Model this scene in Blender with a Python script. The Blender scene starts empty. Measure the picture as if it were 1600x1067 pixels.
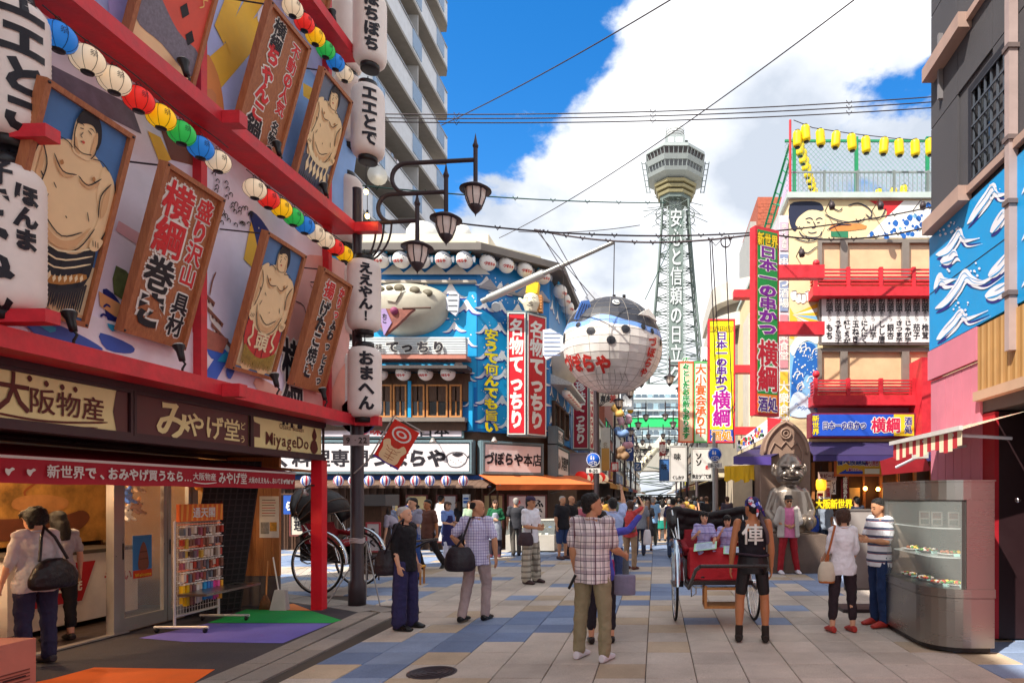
import bpy,bmesh,math,random
from mathutils import Vector,Matrix,noise
from mathutils.geometry import tessellate_polygon
R=math.radians
rnd=random.Random(7)
scene=bpy.context.scene
COL=bpy.data.collections.new('place')
TMPC=scene.collection
# camera
H=1.7
F=1000.0
U0,V0=1025.0,775.0
cam_d=bpy.data.cameras.new("camera");cam=bpy.data.objects.new("camera",cam_d);TMPC.objects.link(cam)
cam.location=(0,0,H);cam.rotation_euler=(R(90),0,0)
cam_d.sensor_width=36;cam_d.lens=36*F/1600
cam_d.shift_x=(800-U0)/1600;cam_d.shift_y=(V0-533.5)/1600
cam_d.clip_start=0.1;cam_d.clip_end=5000
scene.camera=cam
# sun and sky
SUN_AZ=math.atan2(-0.75,-0.66)
SUN_EL=R(50)
sd=bpy.data.lights.new("sun",'SUN');sd.energy=2.0;sd.angle=R(0.6);sd.color=(1.0,0.94,0.84)
sun=bpy.data.objects.new("sun",sd);TMPC.objects.link(sun)
to_sun=Vector((math.cos(SUN_AZ)*math.cos(SUN_EL),math.sin(SUN_AZ)*math.cos(SUN_EL),math.sin(SUN_EL)))
sun.rotation_euler=to_sun.to_track_quat('Z','Y').to_euler()
w=bpy.data.worlds.new("World");scene.world=w;w.use_nodes=True
nt=w.node_tree;nt.nodes.clear()
def N(tree,t,**k):
 n=tree.nodes.new(t)
 for a,v in k.items():
  if a.startswith('i_'):
   key=a[2:];key=int(key)if key.isdigit()else key.replace('_',' ')
   n.inputs[key].default_value=v
  else:setattr(n,a,v)
 return n
L=nt.links.new
tc=N(nt,'ShaderNodeTexCoord')
sky=N(nt,'ShaderNodeTexSky',sky_type='NISHITA',sun_disc=False,sun_elevation=SUN_EL)
sky.sun_rotation=math.atan2(to_sun.x,to_sun.y)
sky.air_density=1.0;sky.dust_density=0.3;sky.ozone_density=2.5
hs=N(nt,'ShaderNodeHueSaturation',i_Saturation=1.40,i_Value=1.0,i_Hue=0.503)
L(sky.outputs[0],hs.inputs['Color'])
sc=N(nt,'ShaderNodeVectorMath',operation='SCALE');sc.inputs['Scale'].default_value=0.068
L(hs.outputs[0],sc.inputs[0])
# clouds: noise on the view direction projected on a high plane
sep=N(nt,'ShaderNodeSeparateXYZ');L(tc.outputs['Generated'],sep.inputs[0])
za=N(nt,'ShaderNodeMath',operation='MAXIMUM',i_1=0.0);L(sep.outputs[2],za.inputs[0])
zb=N(nt,'ShaderNodeMath',operation='ADD',i_1=0.42);L(za.outputs[0],zb.inputs[0])
dv=N(nt,'ShaderNodeVectorMath',operation='DIVIDE');L(tc.outputs['Generated'],dv.inputs[0])
cb=N(nt,'ShaderNodeCombineXYZ')
for i in range(3):L(zb.outputs[0],cb.inputs[i])
L(cb.outputs[0],dv.inputs[1])
mp=N(nt,'ShaderNodeMapping');mp.inputs['Location'].default_value=(CLX,CLY,0)if 'CLX' in globals()else(3.1,0.4,1.7)
L(dv.outputs[0],mp.inputs[0])
n1=N(nt,'ShaderNodeTexNoise',i_Scale=1.9,i_Detail=13.0,i_Roughness=0.58,i_Distortion=0.15)
L(mp.outputs[0],n1.inputs['Vector'])
# broad cover: dense to the right (north east), an opening up to the left
dot=N(nt,'ShaderNodeVectorMath',operation='DOT_PRODUCT');L(tc.outputs['Generated'],dot.inputs[0])
dot.inputs[1].default_value=Vector((-0.425,1.0,0.70)).normalized()
hole=N(nt,'ShaderNodeMapRange',i_1=0.93,i_2=0.978,i_3=0.0,i_4=0.32);L(dot.outputs['Value'],hole.inputs[0])
nz=N(nt,'ShaderNodeVectorMath',operation='NORMALIZE');L(tc.outputs['Generated'],nz.inputs[0]);sz_=N(nt,'ShaderNodeSeparateXYZ');L(nz.outputs[0],sz_.inputs[0])
hel=N(nt,'ShaderNodeMapRange',i_1=0.33,i_2=0.47,i_3=0.12,i_4=1.0);L(sz_.outputs[2],hel.inputs[0]);hm_=N(nt,'ShaderNodeMath',operation='MULTIPLY');L(hole.outputs[0],hm_.inputs[0]);L(hel.outputs[0],hm_.inputs[1])
dens=N(nt,'ShaderNodeMath',operation='SUBTRACT');L(n1.outputs[0],dens.inputs[0]);L(hm_.outputs[0],dens.inputs[1])
cov=N(nt,'ShaderNodeMapRange',i_1=0.335,i_2=0.39);cov.interpolation_type='SMOOTHSTEP';L(dens.outputs[0],cov.inputs[0])
n2=N(nt,'ShaderNodeTexNoise',i_Scale=2.6,i_Detail=8.0,i_Roughness=0.5)
mp2=N(nt,'ShaderNodeMapping');mp2.inputs['Location'].default_value=(7.1,2.2,0.35);L(dv.outputs[0],mp2.inputs[0]);L(mp2.outputs[0],n2.inputs['Vector'])
shd=N(nt,'ShaderNodeMapRange',i_1=0.40,i_2=0.62,i_3=0.0,i_4=1.0);L(n2.outputs[0],shd.inputs[0])
cc=N(nt,'ShaderNodeMix',data_type='RGBA');cc.inputs[6].default_value=(0.175,0.193,0.222,1);cc.inputs[7].default_value=(0.385,0.385,0.39,1)
L(shd.outputs[0],cc.inputs[0])
mx=N(nt,'ShaderNodeMix',data_type='RGBA');L(cov.outputs[0],mx.inputs[0]);L(sc.outputs[0],mx.inputs[6]);L(cc.outputs[2],mx.inputs[7])
bg=N(nt,'ShaderNodeBackground',i_Strength=1.0);L(mx.outputs[2],bg.inputs[0])
wo=N(nt,'ShaderNodeOutputWorld');L(bg.outputs[0],wo.inputs[0])
vs=scene.view_settings;vs.view_transform='Standard';vs.look='None';vs.exposure=2.0;vs.gamma=1.0;vs.use_curve_mapping=False
scene.render.film_transparent=False
# materials
def lin(h):
 h=h.lstrip('#');o=[]
 for i in(0,2,4):
  c=int(h[i:i+2],16)/255;o.append(c/12.92 if c<=0.04045 else((c+0.055)/1.055)**2.4)
 return o
_M={}
def c(h,rough=0.6,metal=0.0,var=0.10,sc=3.0,bump=0.0,bsc=40.0,emit=0.0,spec=0.4,trans=0.0):
 """plain procedural paint/cloth/stone colour with a little wear in it"""
 key=(h,rough,metal,var,sc,bump,bsc,emit,spec,trans)
 if key in _M:return _M[key]
 m=bpy.data.materials.new("paint_"+h.lstrip('#'));m.use_nodes=True;t=m.node_tree;b=t.nodes['Principled BSDF']
 r,g,bl=lin(h)
 tx=N(t,'ShaderNodeTexCoord');no=N(t,'ShaderNodeTexNoise',i_Scale=sc,i_Detail=5.0,i_Roughness=0.65)
 t.links.new(tx.outputs['Object'],no.inputs['Vector'])
 mr=N(t,'ShaderNodeMapRange',i_1=0.3,i_2=0.7,i_3=1-var,i_4=1+var);t.links.new(no.outputs[0],mr.inputs[0])
 ml=N(t,'ShaderNodeVectorMath',operation='SCALE');ml.inputs[0].default_value=(r,g,bl);t.links.new(mr.outputs[0],ml.inputs['Scale'])
 t.links.new(ml.outputs[0],b.inputs['Base Color'])
 b.inputs['Metallic'].default_value=metal;b.inputs['Specular IOR Level'].default_value=spec
 rr=N(t,'ShaderNodeMapRange',i_1=0.3,i_2=0.7,i_3=max(0.02,rough-0.08),i_4=min(1,rough+0.08));t.links.new(no.outputs[0],rr.inputs[0])
 t.links.new(rr.outputs[0],b.inputs['Roughness'])
 if bump:
  nb=N(t,'ShaderNodeTexNoise',i_Scale=bsc,i_Detail=4.0);t.links.new(tx.outputs['Object'],nb.inputs['Vector'])
  bp=N(t,'ShaderNodeBump',i_Strength=bump,i_Distance=0.02);t.links.new(nb.outputs[0],bp.inputs['Height']);t.links.new(bp.outputs[0],b.inputs['Normal'])
 if emit:
  b.inputs['Emission Color'].default_value=(r,g,bl,1);b.inputs['Emission Strength'].default_value=emit
 if trans:b.inputs['Transmission Weight'].default_value=trans
 _M[key]=m;return m
def mat_nodes(name):
 m=bpy.data.materials.new(name);m.use_nodes=True;t=m.node_tree;return m,t,t.nodes['Principled BSDF'],t.links.new
def glass_mat(name,tint=(0.8,0.88,0.85),alpha=0.25,rough=0.03):
 m,t,b,l=mat_nodes(name)
 b.inputs['Base Color'].default_value=(*tint,1);b.inputs['Roughness'].default_value=rough;b.inputs['Alpha'].default_value=alpha
 b.inputs['Specular IOR Level'].default_value=0.8
 return m
GLASS=glass_mat("clear_glass",alpha=0.16)
DARKGLASS=glass_mat("dark_window_glass",tint=(0.03,0.035,0.04),alpha=0.93,rough=0.05)
WINGLASS=glass_mat("window_glass",tint=(0.10,0.14,0.18),alpha=0.9,rough=0.06)
def wood(name,a,b_,scale=6.0,axis='Z',rough=0.55):
 m,t,b,l=mat_nodes(name);tx=N(t,'ShaderNodeTexCoord');mp=N(t,'ShaderNodeMapping')
 mp.inputs['Scale'].default_value={'Z':(9,9,0.8),'X':(0.8,9,9),'Y':(9,0.8,9)}[axis]
 no=N(t,'ShaderNodeTexNoise',i_Scale=scale,i_Detail=8.0,i_Roughness=0.7,i_Distortion=0.4)
 l(tx.outputs['Object'],mp.inputs[0]);l(mp.outputs[0],no.inputs['Vector'])
 cr=N(t,'ShaderNodeValToRGB');cr.color_ramp.elements[0].position=0.3;cr.color_ramp.elements[1].position=0.7
 cr.color_ramp.elements[0].color=(*lin(a),1);cr.color_ramp.elements[1].color=(*lin(b_),1)
 l(no.outputs[0],cr.inputs[0]);l(cr.outputs[0],b.inputs['Base Color']);b.inputs['Roughness'].default_value=rough
 bp=N(t,'ShaderNodeBump',i_Strength=0.25,i_Distance=0.01);l(no.outputs[0],bp.inputs['Height']);l(bp.outputs[0],b.inputs['Normal'])
 return m
WOOD=wood("frame_wood",'#8c4c2c','#b87448')
WOODD=wood("dark_wood",'#3a2416','#5a3a24')
WOODL=wood("light_wood",'#b07038','#c98c4c')
WOODP=wood("plank_wood",'#9a5c30','#b67843')
def stone(name,a,b_,s=160,rough=0.8,big=0.7):
 """speckled granite or concrete with stains"""
 m,t,b,l=mat_nodes(name);tx=N(t,'ShaderNodeTexCoord')
 ge=N(t,'ShaderNodeNewGeometry')
 no=N(t,'ShaderNodeTexNoise',i_Scale=s,i_Detail=3.0,i_Roughness=0.8);l(ge.outputs['Position'],no.inputs['Vector'])
 n3=N(t,'ShaderNodeTexNoise',i_Scale=big,i_Detail=6.0,i_Roughness=0.65);l(ge.outputs['Position'],n3.inputs['Vector'])
 cr=N(t,'ShaderNodeValToRGB');e=cr.color_ramp.elements;e[0].position=0.36;e[1].position=0.64
 e[0].color=(*lin(a),1);e[1].color=(*lin(b_),1);l(no.outputs[0],cr.inputs[0])
 oi=N(t,'ShaderNodeObjectInfo');orr=N(t,'ShaderNodeMapRange',i_1=0.0,i_2=1.0,i_3=0.88,i_4=1.1);l(oi.outputs['Random'],orr.inputs[0])
 mr=N(t,'ShaderNodeMapRange',i_1=0.3,i_2=0.7,i_3=0.70,i_4=1.2);l(n3.outputs[0],mr.inputs[0])
 mm=N(t,'ShaderNodeMath',operation='MULTIPLY');l(orr.outputs[0],mm.inputs[0]);l(mr.outputs[0],mm.inputs[1])
 vo=N(t,'ShaderNodeTexVoronoi',i_Scale=2.6);l(ge.outputs['Position'],vo.inputs['Vector'])
 vm=N(t,'ShaderNodeMapRange',i_1=0.015,i_2=0.045,i_3=0.5,i_4=1.0);l(vo.outputs['Distance'],vm.inputs[0])
 m3=N(t,'ShaderNodeMath',operation='MULTIPLY');l(mm.outputs[0],m3.inputs[0]);l(vm.outputs[0],m3.inputs[1])
 sm=N(t,'ShaderNodeVectorMath',operation='SCALE');l(cr.outputs[0],sm.inputs[0]);l(m3.outputs[0],sm.inputs['Scale'])
 l(sm.outputs[0],b.inputs['Base Color']);b.inputs['Roughness'].default_value=rough
 bp=N(t,'ShaderNodeBump',i_Strength=0.3,i_Distance=0.004);l(no.outputs[0],bp.inputs['Height']);l(bp.outputs[0],b.inputs['Normal'])
 return m
def steel(name,col='#9a9690',rough=0.28):
 m,t,b,l=mat_nodes(name);tx=N(t,'ShaderNodeTexCoord');mp=N(t,'ShaderNodeMapping');mp.inputs['Scale'].default_value=(1,1,30)
 no=N(t,'ShaderNodeTexNoise',i_Scale=3.0,i_Detail=4.0);l(tx.outputs['Object'],mp.inputs[0]);l(mp.outputs[0],no.inputs['Vector'])
 n3=N(t,'ShaderNodeTexNoise',i_Scale=4.0,i_Detail=5.0);l(tx.outputs['Object'],n3.inputs['Vector'])
 mr=N(t,'ShaderNodeMapRange',i_1=0.3,i_2=0.7,i_3=rough-0.03,i_4=rough+0.06)
 ad=N(t,'ShaderNodeMath',operation='MULTIPLY_ADD',i_1=0.5,i_2=0.0);l(no.outputs[0],ad.inputs[0]);a2=N(t,'ShaderNodeMath',operation='MULTIPLY_ADD',i_1=0.5);l(n3.outputs[0],a2.inputs[0]);l(ad.outputs[0],a2.inputs[2])
 l(a2.outputs[0],mr.inputs[0]);l(mr.outputs[0],b.inputs['Roughness']);b.inputs['Metallic'].default_value=0.95;b.inputs['Base Color'].default_value=(*lin(col),1)
 return m
STEEL=steel("brushed_steel");CHROME=c('#d8dadc',rough=0.14,metal=1.0,var=0.03)
RED=c('#cc2c38',rough=0.5,var=.2,sc=5,bump=.12,bsc=25);REDP=c('#e0182c',rough=0.35);BLACK=c('#161416',rough=0.5);WHITE=c('#e6e2da',rough=0.6,var=0.05)
IRON=c('#40363a',rough=0.5,metal=0.35,bump=0.1)
# frames and pixel maths
def P(u,v,Y):return Vector(((u-U0)/F*Y,Y,H-(v-V0)/F*Y))
def G(u,v):
 Y=H*F/(v-V0);return Vector(((u-U0)/F*Y,Y,0))
class Fr:
 """a flat frame: pt(a, b, d) = o + ex*a + ey*b + n*d"""
 def __init__(s,o,ex,ey):
  s.o=Vector(o);s.ex=Vector(ex);s.ey=Vector(ey);s.n=s.ex.cross(s.ey).normalized()
 def pt(s,a,b,d=0.0):return s.o+s.ex*a+s.ey*b+s.n*d
 def px(s,u,v,d=0.0):
  """the point of this plane that a sight line through the photograph's pixel meets, in frame coordinates"""
  r=Vector(((u-U0)/F,1,-(v-V0)/F));e=Vector((0,0,H));o=s.o+s.n*d
  k=(o-e).dot(s.n)/r.dot(s.n);q=e+r*k-o
  A=s.ex.dot(s.ex);B=s.ex.dot(s.ey);D=s.ey.dot(s.ey);p=q.dot(s.ex);t=q.dot(s.ey);det=A*D-B*B
  return((p*D-t*B)/det,(t*A-p*B)/det)
def front(Y):return Fr((0,Y,0),(1,0,0),(0,0,1))
# mesh builder
LAY=[0]
class MB:
 def __init__(s):s.v=[];s.f=[];s.m=[];s.ms=[];s.sm=[]
 def mi(s,m):
  if m not in s.ms:s.ms.append(m)
  return s.ms.index(m)
 def add(s,vs,fs,m,smooth=False):
  b=len(s.v);s.v+=[tuple(x)for x in vs];k=s.mi(m)
  for f in fs:s.f.append([b+i for i in f]);s.m.append(k);s.sm.append(smooth)
  return s
 def hexa(s,p,m):
  return s.add(p,[(3,2,1,0),(4,5,6,7),(0,1,5,4),(1,2,6,5),(2,3,7,6),(3,0,4,7)],m)
 def box(s,x0,x1,y0,y1,z0,z1,m):
  return s.hexa([(x0,y0,z0),(x1,y0,z0),(x1,y1,z0),(x0,y1,z0),(x0,y0,z1),(x1,y0,z1),(x1,y1,z1),(x0,y1,z1)],m)
 def fbox(s,fr,a0,a1,b0,b1,d0,d1,m):
  q=[fr.pt(a0,b0,d1),fr.pt(a1,b0,d1),fr.pt(a1,b0,d0),fr.pt(a0,b0,d0),fr.pt(a0,b1,d1),fr.pt(a1,b1,d1),fr.pt(a1,b1,d0),fr.pt(a0,b1,d0)]
  return s.hexa(q,m)
 def frame(s,fr,a0,a1,b0,b1,w_,d0,d1,m):
  s.fbox(fr,a0,a1,b0,b0+w_,d0,d1,m);s.fbox(fr,a0,a1,b1-w_,b1,d0,d1,m)
  s.fbox(fr,a0,a0+w_,b0+w_,b1-w_,d0,d1,m);return s.fbox(fr,a1-w_,a1,b0+w_,b1-w_,d0,d1,m)
 def cyl(s,p0,p1,r0,m,r1=None,n=12,cap=True,smooth=True):
  return s.tube([p0,p1],[r0,r0 if r1 is None else r1],m,n,cap,smooth)
 def tube(s,pts,r,m,n=8,cap=True,smooth=True,closed=False):
  pts=[Vector(p)for p in pts];k=len(pts)
  if not isinstance(r,(list,tuple)):r=[r]*k
  vs=[];up=None
  for i,p in enumerate(pts):
   if closed:d=(pts[(i+1)%k]-pts[i-1])
   else:d=(pts[min(i+1,k-1)]-pts[max(i-1,0)])
   d=d.normalized()if d.length>1e-9 else Vector((0,0,1))
   if up is None:up=Vector((0,0,1))if abs(d.z)<0.9 else Vector((1,0,0))
   a=d.cross(up);a=a.normalized()if a.length>1e-6 else d.orthogonal().normalized()
   b=a.cross(d).normalized();up=b
   for j in range(n):
    t=2*math.pi*j/n;vs.append(p+(a*math.cos(t)+b*math.sin(t))*r[i])
  fs=[]
  for i in range(k if closed else k-1):
   i2=(i+1)%k
   for j in range(n):
    j2=(j+1)%n;fs.append((i*n+j,i*n+j2,i2*n+j2,i2*n+j))
  s.add(vs,fs,m,smooth)
  if cap and not closed:
   s.add(vs[:n],[tuple(range(n))[::-1]],m);s.add(vs[-n:],[tuple(range(n))],m)
  return s
 def lathe(s,prof,m,c0=(0,0,0),axis='Z',n=16,smooth=True,M4=None,sx=1,sy=1):
  """prof: list of (r, h)"""
  c0=Vector(c0);vs=[]
  for r,h in prof:
   for j in range(n):
    t=2*math.pi*j/n;x,y=r*math.cos(t)*sx,r*math.sin(t)*sy
    q=Vector((x,y,h))if axis=='Z' else(Vector((h,x,y))if axis=='X' else Vector((x,h,y)))
    if M4:q=M4@q
    vs.append(c0+q)
  fs=[]
  for i in range(len(prof)-1):
   for j in range(n):
    j2=(j+1)%n;fs.append((i*n+j,i*n+j2,(i+1)*n+j2,(i+1)*n+j))
  if prof[0][0]>1e-4:fs.append(tuple(range(n))[::-1])
  if prof[-1][0]>1e-4:fs.append(tuple((len(prof)-1)*n+j for j in range(n)))
  return s.add(vs,fs,m,smooth)
 def ball(s,c0,r,m,n=12,k=8,sx=1,sy=1,sz=1,M4=None):
  pr=[(max(1e-5,r*math.sin(math.pi*i/k)),-r*math.cos(math.pi*i/k)*sz)for i in range(k+1)]
  return s.lathe(pr,m,c0,n=n,sx=sx,sy=sy,M4=M4)
 def prism(s,fr,poly,d0,d1,m,side=None):
  tri=tessellate_polygon([[Vector((x,y,0))for x,y in poly]]);k=len(poly)
  top=[fr.pt(x,y,d1)for x,y in poly];bot=[fr.pt(x,y,d0)for x,y in poly]
  ar=sum(poly[i][0]*poly[(i+1)%k][1]-poly[(i+1)%k][0]*poly[i][1]for i in range(k))
  def orient(t):
   a,b,c_=[poly[i]for i in t];z=(b[0]-a[0])*(c_[1]-a[1])-(c_[0]-a[0])*(b[1]-a[1]);return t if z>0 else t[::-1]
  tri=[orient(tuple(t))for t in tri]
  s.add(top,tri,m);s.add(bot,[t[::-1]for t in tri],m)
  sd_=[(i,(i+1)%k,k+(i+1)%k,k+i)for i in range(k)]
  if ar<0:sd_=[f[::-1]for f in sd_]
  return s.add(bot+top,sd_,side or m)
 def flat(s,fr,poly,d,m,smooth=0):
  if smooth:poly=curve(poly,smooth)
  k=len(poly);LAY[0]+=1;d+=(LAY[0]%30)*.00008
  if k<3:return s
  tri=[]
  for t in tessellate_polygon([[Vector((x,y,0))for x,y in poly]]):
   a,b,c_=[poly[i]for i in t];z=(b[0]-a[0])*(c_[1]-a[1])-(c_[0]-a[0])*(b[1]-a[1])
   tri.append(tuple(t)if z>0 else tuple(t)[::-1])
  return s.add([fr.pt(x,y,d)for x,y in poly],tri,m)
 def line(s,fr,pts,wd,d,m,smooth=0,tp=False):
  if smooth:pts=curve(pts,smooth,closed=False)
  LAY[0]+=1;d+=(LAY[0]%30)*.00008
  k=len(pts);l_=[];r_=[]
  for i in range(k):
   a=Vector(pts[max(i-1,0)]);b=Vector(pts[min(i+1,k-1)]);t=(b-a);t=t.normalized()if t.length>1e-9 else Vector((1,0))
   nn=Vector((-t.y,t.x));ww=wd*0.5*(max(.06,math.sin(math.pi*(i/(k-1))**.7)**1.3)if tp else 0.45 if i in(0,k-1)and k>3 else 1);p=Vector(pts[i])
   l_.append(p+nn*ww);r_.append(p-nn*ww)
  return s.add([fr.pt(p.x,p.y,d)for p in l_+r_],[(k+i,k+i+1,i+1,i)for i in range(k-1)],m)
 def build(s,name,parent=None,loc=None):
  me=bpy.data.meshes.new(name);me.from_pydata(s.v,[],s.f)
  for m in s.ms:me.materials.append(m)
  me.polygons.foreach_set('material_index',s.m);me.polygons.foreach_set('use_smooth',s.sm);me.update()
  return link(name,me,parent,loc)
def curve(pts,n=4,closed=True):
 k=len(pts);out=[]
 rng=range(k)if closed else range(k-1)
 for i in rng:
  if closed:p=[pts[(i+j)%k]for j in(-1,0,1,2)]
  else:p=[pts[max(i-1,0)],pts[i],pts[i+1],pts[min(i+2,k-1)]]
  for q in range(n):
   t=q/n;t2=t*t;t3=t2*t
   out.append(tuple(0.5*(2*p[1][d]+(p[2][d]-p[0][d])*t+(2*p[0][d]-5*p[1][d]+4*p[2][d]-p[3][d])*t2+(3*p[1][d]-p[0][d]-3*p[2][d]+p[3][d])*t3)for d in range(2)))
 if not closed:out.append(tuple(pts[-1]))
 return out
def link(name,data,parent=None,loc=None):
 o=bpy.data.objects.new(name,data);COL.objects.link(o)
 if loc is not None:o.location=loc
 if parent is not None:
  o.parent=parent
  if parent.get('_w'):
   o.matrix_parent_inverse=parent_inv(parent)
 return o
def parent_inv(p):
 M_=Matrix.Identity(4);q=p
 while q is not None:
  M_=(Matrix.LocRotScale(q.location,q.rotation_euler,q.scale))@M_ if q.parent is None else q.matrix_parent_inverse@Matrix.LocRotScale(q.location,q.rotation_euler,q.scale)@M_
  q=q.parent
  if q is not None:M_=M_
 return M_.inverted()
USED={}
def tag(o,label=None,cat=None,group=None,kind=None):
 if label:
  o['label']=label;USED.setdefault(label,[]).append(o.name)
 if cat:o['category']=cat
 if group:o['group']=group
 if kind:o['kind']=kind
 return o
def thing(name,label,cat,loc=(0,0,0),group=None,rz=0,local=False):
 """an Empty at the thing's base; parts built in world coordinates unless local"""
 o=bpy.data.objects.new(name,None);COL.objects.link(o);o.location=loc;o.rotation_euler=(0,0,rz);o.empty_display_size=0.2
 if not local:o['_w']=1
 return tag(o,label,cat,group)
def kids(o):return CH.get(o.name,[])
CH={}
def index_children():
 CH.clear()
 for o in bpy.data.objects:
  if o.parent:CH.setdefault(o.parent.name,[]).append(o)
def dup(o,parent=None,loc=None,rz=None,label=None,cat=None):
 q=o.copy();COL.objects.link(q)
 if parent is not None:q.parent=parent
 if loc is not None:q.location=loc
 if rz is not None:q.rotation_euler[2]=rz
 if label:tag(q,label)
 for ch in list(o.children):dup(ch,q)
 return q
def ordn(i):return['first','second','third','fourth','fifth','sixth','seventh','eighth','ninth','tenth','eleventh','twelfth','thirteenth','fourteenth','fifteenth','sixteenth','seventeenth','eighteenth','nineteenth','twentieth'][i]
# lettering
_G={}
def glyph(ch,bold=0.0):
 k=(ch,round(bold,3))
 if k in _G:return _G[k]
 cu=bpy.data.curves.new('glyph','FONT');cu.body=ch;cu.size=1.0;cu.offset=bold;cu.resolution_u=2;cu.fill_mode='FRONT'
 ob=bpy.data.objects.new('glyph',cu);TMPC.objects.link(ob)
 dg=bpy.context.evaluated_depsgraph_get();me=bpy.data.meshes.new_from_object(ob.evaluated_get(dg))
 vs=[(v.co.x,v.co.y)for v in me.vertices];fs=[tuple(p.vertices)for p in me.polygons]
 bpy.data.objects.remove(ob);bpy.data.meshes.remove(me);bpy.data.curves.remove(cu)
 if vs:
  x0=min(p[0]for p in vs);x1=max(p[0]for p in vs);y0=min(p[1]for p in vs);y1=max(p[1]for p in vs)
  w_=x1-x0
  if ord(ch)<0x2000:adv=w_+0.10;cx=(x0+x1)/2;cy=0.36
  else:adv=1.0;cx=0.5 if x1>0.55 and x0<0.45 else(x0+x1)/2;cy=0.38 if(y1-y0)>0.35 else 0.38
  vs=[(x-cx,y-cy)for x,y in vs]
 else:adv=0.4
 _G[k]=(vs,fs,adv);return _G[k]
def letter(mb,fr,s,cx,cy,h,m,d=0.006,bold=0.02,vert=False,outline=None,ow=0.05,sx=1.0,pitch=1.0,shear=0.0,rot=0.0,wrap=None):
 """letters centred on (cx, cy) of the frame; h is the em height"""
 def kan(ch):return not(0x3040<=ord(ch)<0x3100)and ord(ch)>0x3100
 def bo(ch):return 0.0 if kan(ch)else min(bold*1.15,.055)if ord(ch)>0x3000 else min(bold,.02)
 ow=min(ow,.07)
 gl=[glyph(ch,bo(ch))for ch in s]
 if vert:n=len(s);pos=[(0,(n-1)*h*pitch/2-i*h*pitch)for i in range(n)]
 else:
  tot=sum(g[2]for g in gl)*h*sx*pitch;x=-tot/2;pos=[]
  for g in gl:a=g[2]*h*sx*pitch;pos.append((x+a/2,0));x+=a
 cr_,sr=math.cos(rot),math.sin(rot)
 for lay in((outline,ow,d),(m,0,d+0.004)):
  if lay[0]is None:continue
  for ch,(px_,py)in zip(s,pos):
   kk=kan(ch);vs,fs,_=glyph(ch,bo(ch)+(0 if kk else lay[1]))
   if not vs:continue
   rr_=(min(bold,.045)*.8+lay[1])if kk else 0;nc=0 if rr_<.008 else(7 if lay[1]else 4)
   if nc:
    for q in range(nc):
     ox,oy=rr_*math.cos(6.283*q/nc+.78),rr_*math.sin(6.283*q/nc+.78);pts=[]
     for x,y in vs:
      x,y=(x+ox)*h*sx+px_,(y+oy)*h+py;pts.append((cx+x*cr_-y*sr,cy+x*sr+y*cr_))
     dd=lay[2]-.0003*(q+1);mb.add([wrap(a,b,dd)if wrap else fr.pt(a,b,dd)for a,b in pts],fs,lay[0])
   lng=vert and ch in 'ーー'
   pts=[]
   for x,y in vs:
    if lng:x,y=y,-x
    x,y=x*h*sx+shear*y*h+px_,y*h+py
    pts.append((cx+x*cr_-y*sr,cy+x*sr+y*cr_))
   if wrap:mb.add([wrap(a,b,lay[2])for a,b in pts],fs,lay[0])
   else:mb.add([fr.pt(a,b,lay[2])for a,b in pts],fs,lay[0])
 return mb
 # people
JJ={}
TEX=bpy.data.textures.new('cloth_folds','CLOUDS');TEX.noise_scale=0.11;TEX.noise_depth=2
TEXH=bpy.data.textures.new('hair_locks','CLOUDS');TEXH.noise_scale=0.022;TEXH.noise_depth=1
def voxel(mb,name,vox,mat_,smooth=3,fold=0.0,deci=0.0):
 """melt the closed pieces of mb into one continuous surface"""
 me=bpy.data.meshes.new(name);me.from_pydata(mb.v,[],mb.f);me.update()
 ob=bpy.data.objects.new('melt',me);TMPC.objects.link(ob)
 r_=ob.modifiers.new('r','REMESH');r_.mode='VOXEL';r_.voxel_size=vox;r_.use_smooth_shade=True
 s_=ob.modifiers.new('s','SMOOTH');s_.factor=0.5;s_.iterations=smooth
 if fold:
  d_=ob.modifiers.new('d','DISPLACE');d_.texture=TEXH if name=='hair' else TEX;d_.strength=fold;d_.mid_level=0.5
 if deci:
  e_=ob.modifiers.new('e','DECIMATE');e_.ratio=deci
 dg=bpy.context.evaluated_depsgraph_get();out=bpy.data.meshes.new_from_object(ob.evaluated_get(dg))
 bpy.data.objects.remove(ob);bpy.data.meshes.remove(me);out.name=name
 out.materials.clear();out.materials.append(mat_)
 out.polygons.foreach_set('use_smooth',[True]*len(out.polygons))
 return out
def rings(mb,rg,n=14):
 """closed loft through (centre, x radius, y radius, X axis, Y axis)"""
 vs=[]
 a0=rg[0];a1=rg[-1]
 rg=[(a0[0],a0[1]*0.02,a0[2]*0.02,a0[3],a0[4])]+list(rg)+[(a1[0],a1[1]*0.02,a1[2]*0.02,a1[3],a1[4])]
 for c_,rx,ry,ax,ay in rg:
  for j in range(n):
   t=2*math.pi*j/n;vs.append(c_+ax*(math.cos(t)*rx)+ay*(math.sin(t)*ry))
 fs=[]
 for i in range(len(rg)-1):
  for j in range(n):
   j2=(j+1)%n;fs.append((i*n+j,i*n+j2,(i+1)*n+j2,(i+1)*n+j))
 fs.append(tuple(range(n))[::-1]);fs.append(tuple((len(rg)-1)*n+j for j in range(n)))
 mb.add(vs,fs,None)
def limb(mb,pts,rad,n=10,cap=True):
 """tapered limb with rounded ends"""
 P_=[Vector(p)for p in pts];d0=(P_[0]-P_[1]).normalized();d1=(P_[-1]-P_[-2]).normalized()
 ps=[P_[0]+d0*rad[0]*k for k in(0.92,0.7)]+P_+[P_[-1]+d1*rad[-1]*k for k in(0.7,0.92)]
 rs=[rad[0]*0.38,rad[0]*0.72]+list(rad)+[rad[-1]*0.72,rad[-1]*0.38]
 mb.tube(ps,rs,None,n)
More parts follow.
